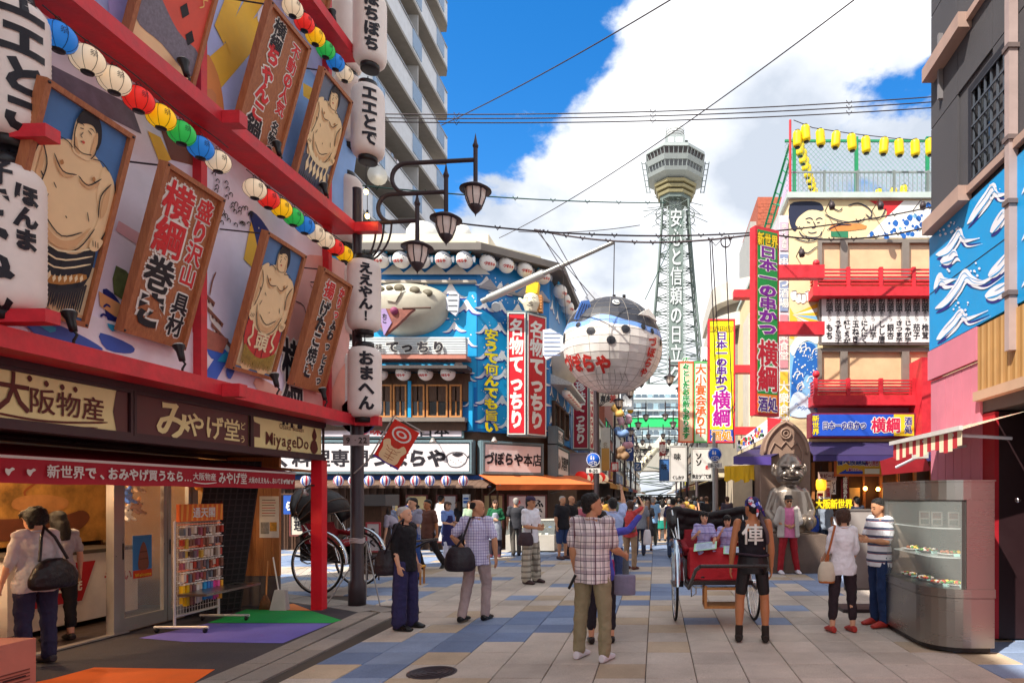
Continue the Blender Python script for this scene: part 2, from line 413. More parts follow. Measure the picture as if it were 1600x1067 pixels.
def sub(pts,rad,k=3):
 """straight segments subdivided; keeps the joint radii"""
 o=[];r_=[]
 for i in range(len(pts)-1):
  for q in range(k):
   t=q/k;o.append(Vector(pts[i]).lerp(Vector(pts[i+1]),t));r_.append(rad[i]*(1-t)+rad[i+1]*t)
 o.append(Vector(pts[-1]));r_.append(rad[-1]);return o,r_
SKIN=[c('#d6a283',rough=0.5,var=0.05,spec=0.35),c('#c08a68',rough=0.5,var=0.05,spec=0.35),c('#b87850',rough=0.45,var=0.06,spec=0.4)]
HAIR=c('#15100e',rough=0.42,var=0.3,sc=60,bump=0.8,bsc=120);GREYHAIR=c('#9c9892',rough=0.6,var=0.15,sc=60,bump=0.6,bsc=120);BROWNHAIR=c('#4a3226',rough=0.5,var=0.25,sc=60,bump=0.8,bsc=120)
EYE=c('#120c0a',rough=0.2);LIP=c('#9c5048',rough=0.5);SHOE=c('#1a1617',rough=0.45)
DN=(0,0,-1)
def nrm(v):return Vector(v).normalized()
STAND=[((-0.06,0.0,-1),(0,0.03,-1)),((0.06,0,-1),(0,0.03,-1))]
def person(label,pos,rz=0.0,h=1.7,arms=None,legs=None,lean=0.0,side=0.0,head=(0,0),skin=0,top=('short',None),bottom=('long',None),hair='short',hairmat=None,shoe=None,girth=1.0,vox=0.009,detail=True,hat=None,female=False,seat=None,cat='person',group=None,shoes=True,turn=0.0,apron=None,hold_hands=None,name='person'):
 vox*=1.2;s=h/1.7;hairmat=hairmat or HAIR;shoe=shoe or SHOE;sk=SKIN[skin]
 root=thing(name,label,cat,pos,group,rz,local=True)
 arms=arms or[((-0.22,0.02,-1),(-0.06,-0.18,-1)),((0.22,0.02,-1),(0.06,-0.18,-1))]
 legs=legs or STAND
 hw=0.150 if female else 0.172;hipw=0.088
 hip=[Vector((-hipw,0,0)),Vector((hipw,0,0))];kn=[];an=[]
 for i in(0,1):
  k=hip[i]+nrm(legs[i][0])*0.42;a=k+nrm(legs[i][1])*0.41;kn.append(k);an.append(a)
 low=min(an[0].z,an[1].z);z0=(0.075-low)if seat is None else seat
 up=Vector((0,0,z0));hip=[p+up for p in hip];kn=[p+up for p in kn];an=[p+up for p in an]
 M_=Matrix.Translation((0,0,z0))@Matrix.Rotation(lean,4,'X')@Matrix.Rotation(side,4,'Y')@Matrix.Rotation(turn,4,'Z')
 R3=M_.to_3x3();X_,Y_,Z_=R3@Vector((1,0,0)),R3@Vector((0,1,0)),R3@Vector((0,0,1))
 def T(x,y,z):return M_@Vector((x,y,z))
 g=girth
 sh=[T(-hw,0.005,0.475),T(hw,0.005,0.475)]
 el=[];wr=[];hd=[]
 for i in(0,1):
  u=nrm(arms[i][0]);f=nrm(arms[i][1]);e=sh[i]+u*0.275;w_=e+f*0.235;el.append(e);wr.append(w_);hd.append(nrm(arms[i][2])if len(arms[i])>2 else f)
 body=MB()
 if female:tr=[(-0.10,.125,.10),(-0.02,.168,.118),(0.10,.135,.095),(0.20,.118,.085),(0.34,.140,.112),(0.44,.140,.085),(0.50,.085,.060)]
 else:tr=[(-0.10,.125,.10),(-0.02,.160,.112),(0.10,.148,.10),(0.20,.145,.098),(0.36,.170,.118),(0.45,.160,.09),(0.505,.085,.06)]
 rings(body,[(T(0,0,z),rx*g,ry*g,X_,Y_)for z,rx,ry in tr])
 hy,hp=head
 Mh=M_@Matrix.Translation((0,0.0,0.545))@Matrix.Rotation(-lean*0.6,4,'X')@Matrix.Rotation(hy,4,'Z')@Matrix.Rotation(hp,4,'X')
 def Hh(x,y,z):return Mh@Vector((x,y,z))
 HX,HY,HZ=[Mh.to_3x3()@Vector(q)for q in((1,0,0),(0,1,0),(0,0,1))]
 limb(body,[T(0,0.012,0.46),Hh(0,0.012,0.04)],[.062*(0.88 if female else 1),.055*(0.88 if female else 1)])
 rings(body,[(Hh(0,-0.055,0.0),.030,.022,HX,HY),(Hh(0,-0.045,0.02),.050,.045,HX,HY),(Hh(0,-0.025,0.055),.064,.072,HX,HY),(Hh(0,-0.008,0.09),.071,.088,HX,HY),(Hh(0,0.0,0.13),.075,.097,HX,HY),(Hh(0,0.004,0.17),.072,.093,HX,HY),(Hh(0,0.008,0.20),.052,.068,HX,HY),(Hh(0,0.01,0.215),.025,.035,HX,HY)])
 if detail:
  limb(body,[Hh(0,-0.088,0.108),Hh(0,-0.104,0.072)],[.008,.013],6)
  for q in(-1,1):
   rings(body,[(Hh(q*0.074,0.008,0.065),.006,.010,HX,HY),(Hh(q*0.081,0.012,0.095),.008,.018,HX,HY),(Hh(q*0.080,0.012,0.118),.006,.014,HX,HY)],8)
  limb(body,[Hh(-0.02,-0.086,0.038),Hh(0.02,-0.086,0.038)],[.008,.008],6)
  limb(body,[Hh(-0.035,-0.083,0.122),Hh(0.035,-0.083,0.122)],[.010,.010],6)
 for i in(0,1):
  p,r_=sub([sh[i],el[i],wr[i]],[.050*g,.040*g,.027],3);r_[4]=.042*g;r_[1]=.048*g
  if female:r_=[q*0.85 for q in r_]
  limb(body,p,r_)
  d=hd[i];inn=(Vector((1,0,0))if i==0 else Vector((-1,0,0)));pn=(inn-d*inn.dot(d));pn=pn.normalized()if pn.length>.1 else d.orthogonal().normalized()
  sx_=d.cross(pn).normalized();w0=wr[i]
  if detail:
   rings(body,[(w0,.022,.018,sx_,pn),(w0+d*.03,.034,.017,sx_,pn),(w0+d*.085,.040,.014,sx_,pn)],10)
   fwd=sx_ if sx_.y<0 else-sx_
   if abs(sx_.y)<0.2 and abs(d.y)>0.7:fwd=sx_ if sx_.z>0 else-sx_
   for k,(off,ln)in enumerate(((.030,.068),(.010,.078),(-.011,.072),(-.031,.055))):
    b0=w0+d*.078+fwd*off;b1=b0+(d+pn*.18).normalized()*ln*.5;b2=b1+(d+pn*.62).normalized()*ln*.5
    limb(body,[b0,b1,b2],[.0095,.009,.0078],6)
   t0=w0+d*.028+fwd*.026;t1=t0+(d*.7+fwd*.75+pn*.2).normalized()*.040;t2=t1+(d+fwd*.2+pn*.3).normalized()*.030
   limb(body,[t0,t1,t2],[.012,.0105,.009],6)
  else:
   rings(body,[(w0,.022,.018,sx_,pn),(w0+d*.06,.036,.016,sx_,pn),(w0+d*.15,.022,.012,sx_,pn)],8)
  lk=.078 if female else .080
  p,r_=sub([hip[i]+Vector((0,0,0.0)),kn[i],an[i]],[lk*g,.054,.036],3);r_[4]=.056;r_[1]=.076*g
  limb(body,p,r_)
  sd_=(an[i]-kn[i]).normalized();fw=Vector((0,-1,0));fw=fw-sd_*fw.dot(sd_)*(0 if an[i].z-z0<-0.5 and abs(sd_.y)<0.5 else 1);fw.normalize();dn=sd_ if abs(sd_.y)>.5 else Vector((0,0,-1))
  A=an[i];xx=fw.cross(dn).normalized()
  rings(body,[(A+dn*.05-fw*.045,.026,.026,xx,dn),(A+dn*.04+fw*.02,.034,.034,xx,dn),(A+dn*.055+fw*.10,.040,.020,xx,dn),(A+dn*.062+fw*.155,.03,.012,xx,dn)],8)
  if shoes:
   sm_=MB()
   rings(sm_,[(A+dn*.033-fw*.075,.036,.040,xx,dn),(A+dn*.028-fw*.02,.047,.050,xx,dn),(A+dn*.030+fw*.06,.050,.048,xx,dn),(A+dn*.044+fw*.14,.053,.034,xx,dn),(A+dn*.053+fw*.20,.040,.022,xx,dn)],10)
   if shoes=='boot':limb(sm_,[A-sd_*.10,A+dn*.03],[.048,.045])
   link('shoe',voxel(sm_,'shoe',max(vox,.010),shoe,2),root).scale=(s,)*3
 bo=link('body',voxel(body,'body',vox,sk,2),root);bo.scale=(s,)*3
 # top
 kind,tm=top
 if kind:
  tb=MB();e_=.014
  if kind=='tank':tt=[(-0.02,.150,.112)]+[(z,rx+.010,ry+.010)for z,rx,ry in tr[2:5]]+[(0.42,.125,.098),(0.475,.100,.075)]
  elif kind in('dress','long_shirt'):tt=[(-0.28 if kind=='dress' else-0.17,.20,.16),(-0.02,0.180,.138),(0.10,.160,.118)]+[(z,rx+e_,ry+e_)for z,rx,ry in tr[3:6]]+[(0.50,.085,.075)]
  else:tt=[(-0.12,.178,.135),(-0.02,tr[1][1]+.022,tr[1][2]+.022),(0.10,tr[2][1]+.024,tr[2][2]+.024)]+[(z,rx+e_+.006,ry+e_+.006)for z,rx,ry in tr[3:6]]+[(0.505,.082,.070)]
  rings(tb,[(T(0,0,z),rx*g,ry*g,X_,Y_)for z,rx,ry in tt],18)
  if kind=='tank':
   for q in(-1,1):limb(tb,[T(q*.095,.085,.34),T(q*.105,.045,.475),T(q*.105,-.02,.495),T(q*.095,-.085,.36)],[.045,.030,.030,.042])
  for i in(0,1):
   k_=.85 if female else 1
   if kind!='tank' and kind!='dress':limb(tb,[sh[i]-X_*(0.05*(-1 if i==0 else 1)),sh[i]],[.062*g,.074*g*k_])
   if kind in('short','open','long_shirt'):
    q=sh[i].lerp(el[i],0.72);limb(tb,[sh[i]-X_*(0.03*(-1 if i==0 else 1)),sh[i].lerp(el[i],.35),q],[.066*g*k_,.066*g*k_,.070*g*k_])
   elif kind in('long','three'):
    q=wr[i]if kind=='long' else el[i].lerp(wr[i],.45);p,r_=sub([sh[i],el[i],q],[.066*g*k_,.055*g*k_,.043*k_],3);limb(tb,p,r_)
  o=link('shirt',voxel(tb,'shirt',vox,tm,3,.034 if vox<.0145 else .0),root);o.scale=(s,)*3
  if detail and kind in('short','open','long','three'):
   cl=MB();pts=[T(math.sin(t)*.070*g,-math.cos(t)*.062*g-.002,.500+.022*(1-math.cos(t))*.5)for t in[2*math.pi*k/16 for k in range(16)]]
   cl.tube(pts,.012,tm,6,closed=True);link('collar',cl_me(cl,'collar'),root).scale=(s,)*3
   # bottom
 kind,bm_=bottom
 if kind:
  pb=MB();rings(pb,[(T(0,0,z),rx*g,ry*g,X_,Y_)for z,rx,ry in((-0.11,.150,.125),(-0.02,.180,.130),(0.09,.160,.115))],16)
  if kind in('skirt','long_skirt'):
   zz=-0.42 if kind=='skirt' else-0.72;rings(pb,[(Vector((0,0,z0+zz)),.24,.19,X_,Y_),(Vector((0,0,z0-.15)),.20,.15,X_,Y_),(Vector((0,0,z0+.08)),.155,.112,X_,Y_)],20)
  else:
   for i in(0,1):
    if kind=='long':q=an[i]+Vector((0,0,0.01));rr=[.096*g,.074,.064]
    elif kind=='wide':q=an[i]+Vector((0,0,.03));rr=[.105*g,.098,.096]
    elif kind=='cropped':q=kn[i].lerp(an[i],.68);rr=[.094*g,.070,.060]
    elif kind=='shorts':q=kn[i].lerp(an[i],.02);rr=[.100*g,.092,.088]
    else:q=hip[i].lerp(kn[i],.78);rr=[.086*g,.070,.066]
    if kind in('shorts','tight'):p,r_=sub([hip[i],q],[rr[0],rr[1]],3)
    else:p,r_=sub([hip[i],kn[i],q],rr,3)
    limb(pb,p,r_)
  o=link('trousers' if 'skirt' not in kind else 'skirt',voxel(pb,'trousers',vox,bm_,2,.030 if vox<.0145 and kind!='tight' else 0),root);o.scale=(s,)*3
 if apron:
  ab=MB();rings(ab,[(T(0,-.03,z),rx,ry,X_,Y_)for z,rx,ry in((-0.40,.19,.13),(-0.02,.185,.135),(0.12,.160,.115),(0.36,.11,.125),(0.40,.09,.11))],18)
  link('apron',voxel(ab,'apron',vox,apron,3),root).scale=(s,)*3
  # hair
 if hair and hair!='none':
  hb=MB();hr=[(0.10,.079,.060,.045),(0.14,.083,.090,.018),(0.175,.081,.098,.010),(0.205,.064,.080,.010),(0.228,.032,.042,.010)]
  if hair=='bald':hr=[(0.09,.080,.045,.058),(0.12,.081,.055,.048),(0.15,.079,.060,.040),(.18,.070,.05,.04)]
  if hair=='cropped':hr=[(0.10,.077,.058,.043),(0.14,.079,.086,.018),(0.175,.077,.094,.010),(0.20,.060,.074,.010),(0.219,.030,.040,.010)]
  rings(hb,[(Hh(0,yo,z),rx,ry,HX,HY)for z,rx,ry,yo in hr],16)
  if hair in('short','bob','long','fluffy'):rings(hb,[(Hh(0,.060,0.03),.045,.035,HX,HY),(Hh(0,.045,.07),.070,.055,HX,HY),(Hh(0,.04,.12),.078,.065,HX,HY)],14)
  if hair in('bob','long','fluffy'):
   for q in(-1,1):limb(hb,[Hh(q*.062,.005,.16),Hh(q*.082,.012,.09),Hh(q*.072,.015,.01 if hair!='long' else-.08)],[.028,.026,.022])
   if hair=='long':rings(hb,[(Hh(0,.075,-.17),.055,.030,HX,HY),(Hh(0,.07,-.05),.085,.045,HX,HY),(Hh(0,.05,.08),.085,.065,HX,HY)],14)
   for q in(-.045,-.015,.015,.045):limb(hb,[Hh(q,-.070,.19),Hh(q*1.1,-.096,.15),Hh(q*1.15,-.098,.128)],[.018,.014,.010],6)
  if hair=='fluffy':rings(hb,[(Hh(0,.03,.04),.085,.075,HX,HY),(Hh(0,.02,.12),.105,.105,HX,HY),(Hh(0,.02,.19),.085,.095,HX,HY),(Hh(0,.02,.235),.04,.05,HX,HY)],14)
  link('hair',voxel(hb,'hair',vox,hairmat,1,.022 if hair in('fluffy','short','bob','long')and vox<.012 else 0),root).scale=(s,)*3
 if hat:
  kind,hm=hat;tb=MB()
  if kind=='cap':
   rings(tb,[(Hh(0,.004,.155),.088,.104,HX,HY),(Hh(0,.006,.20),.082,.098,HX,HY),(Hh(0,.01,.235),.05,.06,HX,HY)],18)
   rings(tb,[(Hh(0,-.115,.150),.062,.055,HX,HY),(Hh(0,-.115,.160),.062,.055,HX,HY)],14)
  elif kind=='fedora':
   rings(tb,[(Hh(0,0,.155),.115,.135,HX,HY),(Hh(0,0,.166),.115,.135,HX,HY)],20);rings(tb,[(Hh(0,.0,.16),.086,.104,HX,HY),(Hh(0,.0,.235),.078,.095,HX,HY),(Hh(0,0,.245),.06,.075,HX,HY)],18)
  elif kind=='beanie':rings(tb,[(Hh(0,.01,.13),.090,.104,HX,HY),(Hh(0,.015,.19),.086,.100,HX,HY),(Hh(0,.02,.245),.03,.04,HX,HY)],18)
  else:
   rings(tb,[(Hh(0,.01,.125),.086,.104,HX,HY),(Hh(0,.012,.19),.082,.098,HX,HY),(Hh(0,.016,.228),.04,.05,HX,HY)],18)
   for q in(-1,1):limb(tb,[Hh(0,.11,.12),Hh(q*.03,.14,.07),Hh(q*.055,.15,.0)],[.022,.020,.012],8)
   limb(tb,[Hh(-.07,.06,.12),Hh(0,.115,.11),Hh(.07,.06,.12)],[.02,.024,.02],8)
  link('hat' if kind!='bandana' else 'bandana',voxel(tb,'hat',min(vox,.008),hm,2),root).scale=(s,)*3
 if detail:
  for q in(-1,1):
   e=MB();e.ball(Hh(q*.030,-.083,.098),.0095,EYE,8,6,sx=1.35,sy=.8,sz=.55);link('eye',cl_me(e,'eye'),root).scale=(s,)*3
   e=MB();e.tube([Hh(q*.014,-.092,.120),Hh(q*.032,-.090,.125),Hh(q*.050,-.078,.118)],[.0035,.004,.002],hairmat,5);link('eyebrow',cl_me(e,'eyebrow'),root).scale=(s,)*3
  e=MB();e.tube([Hh(-.022,-.090,.040),Hh(0,-.096,.037),Hh(.022,-.090,.040)],[.003,.0055,.003],LIP,6);link('mouth',cl_me(e,'mouth'),root).scale=(s,)*3
 JJ[root.name]=[v*s for v in(sh[0],sh[1],wr[0],wr[1],hip[0],hip[1],Hh(0,0,.1),T(0,.14,.3),T(0,-.14,.3))]
 return root
def cl_me(mb,name):
 me=bpy.data.meshes.new(name);me.from_pydata(mb.v,[],mb.f)
 for m in mb.ms:me.materials.append(m)
 me.polygons.foreach_set('material_index',mb.m);me.polygons.foreach_set('use_smooth',mb.sm);me.update();return me
def jw(p,k):
 """a joint of a figure in world coordinates"""
 v=JJ[p.name][k];return Vector(p.location)+Matrix.Rotation(p.rotation_euler[2],3,'Z')@v
def bag(label,cat,ctr,size,m,strap=None,rz=0,kind='bag',sr=.012,shape='soft',strapm=None):
 """a soft bag; strap is a list of world points"""
 t=thing(kind,label,cat,(ctr[0],ctr[1],ctr[2]-size[2]/2))
 b=MB();Mz=Matrix.Rotation(rz,4,'Z');c_=Vector(ctr);X_,Y_=Mz.to_3x3()@Vector((1,0,0)),Mz.to_3x3()@Vector((0,1,0));sx,sy,sz=[q/2 for q in size]
 k=[(-1,.80,.85),(-.75,.98,1),(-.2,1,1),(.4,.9,.8),(.85,.72,.45),(1,.6,.2)]if shape=='soft' else[(-1,.92,.9),(-.9,1,1),(0,1,1),(.9,1,1),(1,.95,.9)]
 rings(b,[(c_+Vector((0,0,sz*z)),sx*rx,sy*ry,X_,Y_)for z,rx,ry in k],16)
 link('bag_body',voxel(b,'bag_body',.012,m,2,.012),t)
 if strap:s_=MB();s_.tube(strap,sr,strapm or m,6);s_.build('strap',t)
 return t
 # ground
def struct(o):o['kind']='structure';return o
def stuff(o):o['kind']='stuff';return o
CONC=stone("concrete_ground",'#8a8278','#a59c90',60)
mb=MB();mb.add([(-400,-120,-.06),(400,-120,-.06),(400,1500,-.06),(-400,1500,-.06)],[(0,1,2,3)],CONC);struct(mb.build('ground'))
TM={'g':stone("paver_grey",'#a3968a','#d0c4b8'),'t':stone("paver_tan",'#a08c74','#c4b098'),'b':stone("paver_blue",'#66789a','#92a2bc'),'d':stone("paver_blue_dark",'#53688e','#7c8eae'),'k':stone("kerb_stone",'#7c746e','#a29a92'),'v':stone("paver_violet",'#7c7c9c','#a8a8c4')}
JOINT=c('#4a423c',rough=.95)
pave=MB();pave.box(-30,6,-12,34,-.06,-.018,JOINT);pave.box(-3.7,3.9,34,170,-.06,-.018,JOINT);pave.box(6,20,6,17.9,-.06,-.018,JOINT);pave=struct(pave.build('paving'))
TX,TY=.48,.5
def tcol(x,y):
 r_=rnd.random()
 q=(y-6.0)-1.45*(x+3.6)
 q2=q+(rnd.random()-.5)*1.2
 if 5.2<y<13 and-4.5<x<1.2 and-1.5<q2<1.25:
  if q2<-.8 or q2>.7:return 't' if r_<.38 else('b' if r_<.75 else 'g')
  return 'b' if r_<.45 else('d' if r_<.93 else 't')
 if x>3.0 and y<7.6:return 't' if r_<.45 else('b' if r_<.8 else 'g')
 if 15<y<24 and x<3.2:return('b' if r_<.6 else 'd' if r_<.72 else 'g' if r_<.9 else 't')
 if 11.8<y<=15 and x>1.2:return('b' if r_<.75 else 't' if r_<.85 else 'g')
 if 10.8<y<13.2 and x<-3.4:return 'b' if r_<.5 else 'g'
 if y>24:return 'b' if r_<.16 else 'g'
 if r_<.09:return 't'
 if r_<.15:return 'b' if y>7.2 else 't'
 return 'g'
tiles=[];far=MB()
def chip(mb,x,y,m,dz=0.0,w_=TX,l_=TY):
 a=.004;b=.011;z=-.002+dz
 vs=[(x+b,y+b,z),(x+w_-b,y+b,z),(x+w_-b,y+l_-b,z),(x+b,y+l_-b,z),(x+a,y+a,z-.006),(x+w_-a,y+a,z-.006),(x+w_-a,y+l_-a,z-.006),(x+a,y+l_-a,z-.006),(x+a,y+a,-.03),(x+w_-a,y+a,-.03),(x+w_-a,y+l_-a,-.03),(x+a,y+l_-a,-.03)]
 mb.add(vs,[(0,1,2,3),(4,5,1,0),(5,6,2,1),(6,7,3,2),(7,4,0,3),(8,9,5,4),(9,10,6,5),(10,11,7,6),(11,8,4,7)],m)
def kerbx(y):return-3.58-.02*(y-6.5)if y<9.5 else-4.3
nearm={}
for k_,m_ in TM.items():
 q=MB();chip(q,0,0,m_);nearm[k_]=cl_me(q,'paving_tile')
cand=[]
for j in range(0,68):
 y=-1.5+j*TY
 for i in range(-26,12):
  x=i*TX-.1
  if y<9.6 and x<kerbx(y)-.0:continue
  if y<10.6 and x<-5.2:continue
  if x>3.35 and y<5.0:continue
  u=U0+(x+TX/2)/max(y,.1)*F;v=V0+H*F/max(y,.1)
  cand.append((y,x,5.2<y and-40<u<1640 and v<1120))
near=sorted([q for q in cand if q[2]and q[0]<12.0],key=lambda q:q[0]+abs(q[1])*.15)[:300];ns=set((q[0],q[1])for q in near)
for y,x,vis in cand:
 k_=tcol(x,y)
 if(y,x)in ns:
  o=link('tile',nearm[k_],pave);o.location=(x,y,rnd.uniform(-.0015,.0015));o.rotation_euler=(rnd.uniform(-.003,.003),rnd.uniform(-.003,.003),0)
 else:chip(far,x,y,TM[k_],rnd.uniform(-.001,.001))
for j in range(65,300):
 y=-1.5+j*TY
 for i in range(-8,9):
  if j>67:chip(far,i*TX-.1-.3,y,TM[tcol(i*TX,y)])
stuff(far.build('tile',pave))
# manhole cover
t=thing('manhole_cover','round dark iron manhole cover set in the blue and tan paving','manhole cover',G(675,1050));p=G(675,1050)
q=MB();q.lathe([(.235,-.01),(.235,.003),(.215,.003),(.212,.0),(.0001,.0)],IRON,p,n=32);q.build('rim',t);q=MB()
for r_ in(.05,.10,.15,.19):
 q.tube([p+Vector((math.cos(a)*r_,math.sin(a)*r_,.003))for a in[2*math.pi*k/24 for k in range(24)]],.004,IRON,4,closed=True)
q.build('raised_ring',t)
# left forecourt with painted bands
FZ=.0
fc=MB();edge=[(-6.6,3.0),(kerbx(3)-.62,3.0),(kerbx(6)-.62,6.0),(-4.32,9.35),(-4.95,9.75),(-6.6,10.6)]
GF=Fr((0,0,0),(1,0,0),(0,1,0))
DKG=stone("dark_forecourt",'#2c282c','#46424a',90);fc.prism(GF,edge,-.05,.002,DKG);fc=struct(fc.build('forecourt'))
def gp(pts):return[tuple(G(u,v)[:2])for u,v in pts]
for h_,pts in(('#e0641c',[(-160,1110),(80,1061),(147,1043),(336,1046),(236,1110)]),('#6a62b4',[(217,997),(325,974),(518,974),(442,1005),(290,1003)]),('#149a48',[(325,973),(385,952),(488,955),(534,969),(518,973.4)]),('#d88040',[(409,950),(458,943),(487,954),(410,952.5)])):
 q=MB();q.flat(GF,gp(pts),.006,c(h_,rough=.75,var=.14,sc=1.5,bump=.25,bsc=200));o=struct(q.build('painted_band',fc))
# two rows of kerb stones round the forecourt
def kerbrow(o0,w_,z):
 pts=[(kerbx(3)-o0,3.0),(kerbx(6.5)-o0,6.5),(-4.36-(o0-.62)*.2+.62-o0,9.38),(-5.0,9.8+(.62-o0)),(-6.6,10.65+(.62-o0))]
 for i in range(len(pts)-1):
  a,b=Vector(pts[i]),Vector(pts[i+1]);n_=max(1,round((b-a).length/.6));d=(b-a)/n_;nn=Vector((d.y,-d.x)).normalized()*w_
  for k in range(n_):
   s0=a+d*k+d.normalized()*.006;s1=a+d*(k+1)-d.normalized()*.006;q=MB()
   q.prism(GF,[tuple(s0),tuple(s0+nn),tuple(s1+nn),tuple(s1)],-.03,z+rnd.uniform(-.001,.001),TM['k']);q.build('kerb_stone',fc)
kerbrow(.62,.26,.004);kerbrow(.34,.28,.001)
# left building: facade frame, s runs away from the camera
LA=-5.07-.035*9.6
LF=Fr((LA,0,0),(.035,1,0),(0,0,1))
def lf(u,v,o=0.0):return LF.px(u,v,o)
PLUM=c('#4a2028',rough=.6);PLASTER=c('#c9c1b6',rough=.85,var=.12)
lb=thing('souvenir_shop_building','red beamed souvenir shop building covered with sumo wrestler pictures and murals','building',(-8,5,0))
q=MB();q.fbox(LF,-6.5,9.72,2.98,16.5,-6,-.06,PLASTER);q.fbox(LF,-4,9.72,2.32,2.98,-1.8,-.06,PLUM);q.build('upper_wall',lb)  # unseen height and run behind the camera sized to shade the square
q=MB();q.box(-11,-6.62,-4,3.0,0,2.9,PLASTER);q.box(-6.6,-5.4,-4,3.0,0,2.9,PLASTER);q.build('lower_wall',lb)
# mural
BLUE_L=c('#5a90d0');PALE=c('#e6e0f0',var=.12,sc=1.2);LILAC=c('#b8a8e0',var=.15);YEL=c('#f0bc3c',var=.08);NAVY=c('#1c2a78');MB_=MB()
mural=MB();mural.fbox(LF,4.2,9.70,2.98,5.78,-.06,.03,PALE);mural.fbox(LF,4.2,9.70,5.95,8.44,-.06,.03,c('#b8c4f4',var=.15,sc=1.5));mural.fbox(LF,4.2,9.70,8.62,12.2,-.06,.03,c('#8a86b8',var=.2));mural=mural.build('mural',lb)
art=MB()
def lpoly(m,pts,d=.034,sm=0):art.flat(LF,[lf(u,v)for u,v in pts],d,m,sm)
def lline(m,pts,wd=.012,d=.042,sm=3):art.line(LF,[lf(u,v)for u,v in pts],wd,d,m,sm)
PINKC=c('#e0a8a0');ORG=c('#d88848');TEAL=c('#2a9cc8');CREAM=c('#ecd9b0');INK=c('#1b1620');GREYR=c('#6a6478',var=.25,sc=8);SKY2=c('#88b0e8',var=.1)
lpoly(SKY2,[(410,30),(560,200),(540,340),(470,330),(400,240)])
lpoly(YEL,[(320,92),(415,10),(425,40),(335,145)]);lpoly(YEL,[(470,130),(560,180),(560,215),(470,150)]);lpoly(YEL,[(345,60),(400,-40),(430,-30),(355,85)],.038)
lpoly(ORG,[(316,85),(336,118),(345,170),(343,210),(316,170)],.038,3);lpoly(c('#c88050'),[(318,140),(332,148),(330,185),(318,180)],.042,2)
lpoly(YEL,[(330,40),(350,-10),(395,-50),(345,70)],.0385);lpoly(c('#f0e8f4'),[(480,175),(500,190),(505,240),(485,225)],.038,3);lpoly(c('#f0e8f4'),[(398,20),(420,0),(425,30),(405,45)],.0375,3)
lpoly(LILAC,[(332,175),(372,205),(365,215),(345,212)],.038);lpoly(LILAC,[(163,0),(205,0),(186,66),(164,50)],.038)
lpoly(GREYR,[(70,100),(200,165),(216,210),(75,140)],.034);lpoly(YEL,[(225,205),(245,215),(262,250),(245,258)],.038);lpoly(c('#7a4a3c'),[(245,200),(318,248),(310,262),(262,250)],.034)
lpoly(c('#e4b0b8'),[(180,345),(225,372),(222,392),(175,360)]);lpoly(c('#5a6a3c',var=.4,sc=12),[(175,415),(205,440),(200,468),(172,460)],.038,2)
lpoly(NAVY,[(155,452),(180,470),(196,522),(166,510)],.034,3);lpoly(c('#e4a870'),[(148,455),(190,480),(178,498),(150,478)],.038)
lpoly(c('#e8e4ec'),[(0,480),(120,545),(280,590),(330,560),(300,520),(180,505),(60,470)],.036,3)
for pts in([(30,495),(90,510),(145,538),(150,548),(95,540),(45,520)],[(60,512),(130,540),(142,552),(80,538)],[(150,520),(200,540),(198,552),(160,546)]):lpoly(c('#3a5ab4'),pts,.040,3)
for pts in([(45,500),(80,512),(70,520)],[(90,535),(120,545),(100,548)],[(160,505),(178,512),(168,518)]):lpoly(TEAL,pts,.044,2)
for y0,x0 in((495,150),(500,168),(480,155)):lline(NAVY,[(x0,y0),(x0+5,y0-4),(x0+11,y0)],.02)
# castle
for k in range(3):
 x0,y0=317+k*6,455+k*24
 lpoly(c('#8a5848'),[(x0-4,y0),(x0+14+k*7,y0+18+k*9),(x0+12+k*7,y0+24+k*9),(x0-4,y0+7)],.040);lpoly(c('#e8e0d8'),[(x0,y0+7),(x0+10+k*7,y0+18+k*8),(x0+10+k*7,y0+34+k*8),(x0,y0+20)],.038)
 for z in range(2+k):lpoly(c('#5a3a34'),[(x0+2+z*6,y0+12+z*5),(x0+5+z*6,y0+15+z*5),(x0+5+z*6,y0+20+z*5),(x0+2+z*6,y0+17+z*5)],.042)
lpoly(c('#b06a58',var=.2,sc=10),[(316,512),(352,530),(342,552),(318,545)],.042);lline(c('#8a5848'),[(322,462),(326,440),(332,425)],.02)
# great curling wave, navy with pale foam, right of the castle
lpoly(NAVY,[(385,330),(410,352),(430,400),(418,470),(396,540),(360,560),(390,500),(400,440),(396,380)],.040,4);lpoly(YEL,[(388,345),(398,352),(396,425),(376,405)],.038)
lpoly(c('#2c6cc0'),[(400,500),(385,540),(362,570),(392,560),(412,520)],.044,3)
for k in range(40):a,b=rnd.uniform(388,420),rnd.uniform(345,520);z=lf(a,b);art.flat(LF,[(z[0]-.012,z[1]),(z[0],z[1]-.014),(z[0]+.012,z[1]),(z[0],z[1]+.014)],.047,WHITE)
for pts in([(312,592),(330,560),(345,545),(350,560),(335,590),(325,605)],[(348,580),(358,550),(372,545),(365,570),(355,592)],[(318,540),(340,552),(365,548),(350,562),(325,560)]):lpoly(c('#3e68c8'),pts,.040,3);lpoly(TEAL,[(a+4,b+4)for a,b in pts[1:4]],.044,2)
lpoly(c('#e0b0a0'),[(395,590),(420,600),(470,640),(400,612)],.038,2);lpoly(PINKC,[(445,420),(500,400),(545,430),(540,560),(520,640),(470,640),(440,560)],.036,3)
lpoly(c('#d86838'),[(445,560),(470,590),(440,625)],.040);lpoly(c('#e09080'),[(510,620),(540,560),(542,650),(512,652)],.042,2)
for pts in([(480,445),(500,470),(515,500)],[(475,515),(490,535),(492,560)],[(455,470),(470,478),(475,500)],[(500,420),(520,440)]):lline(INK,pts,.014)
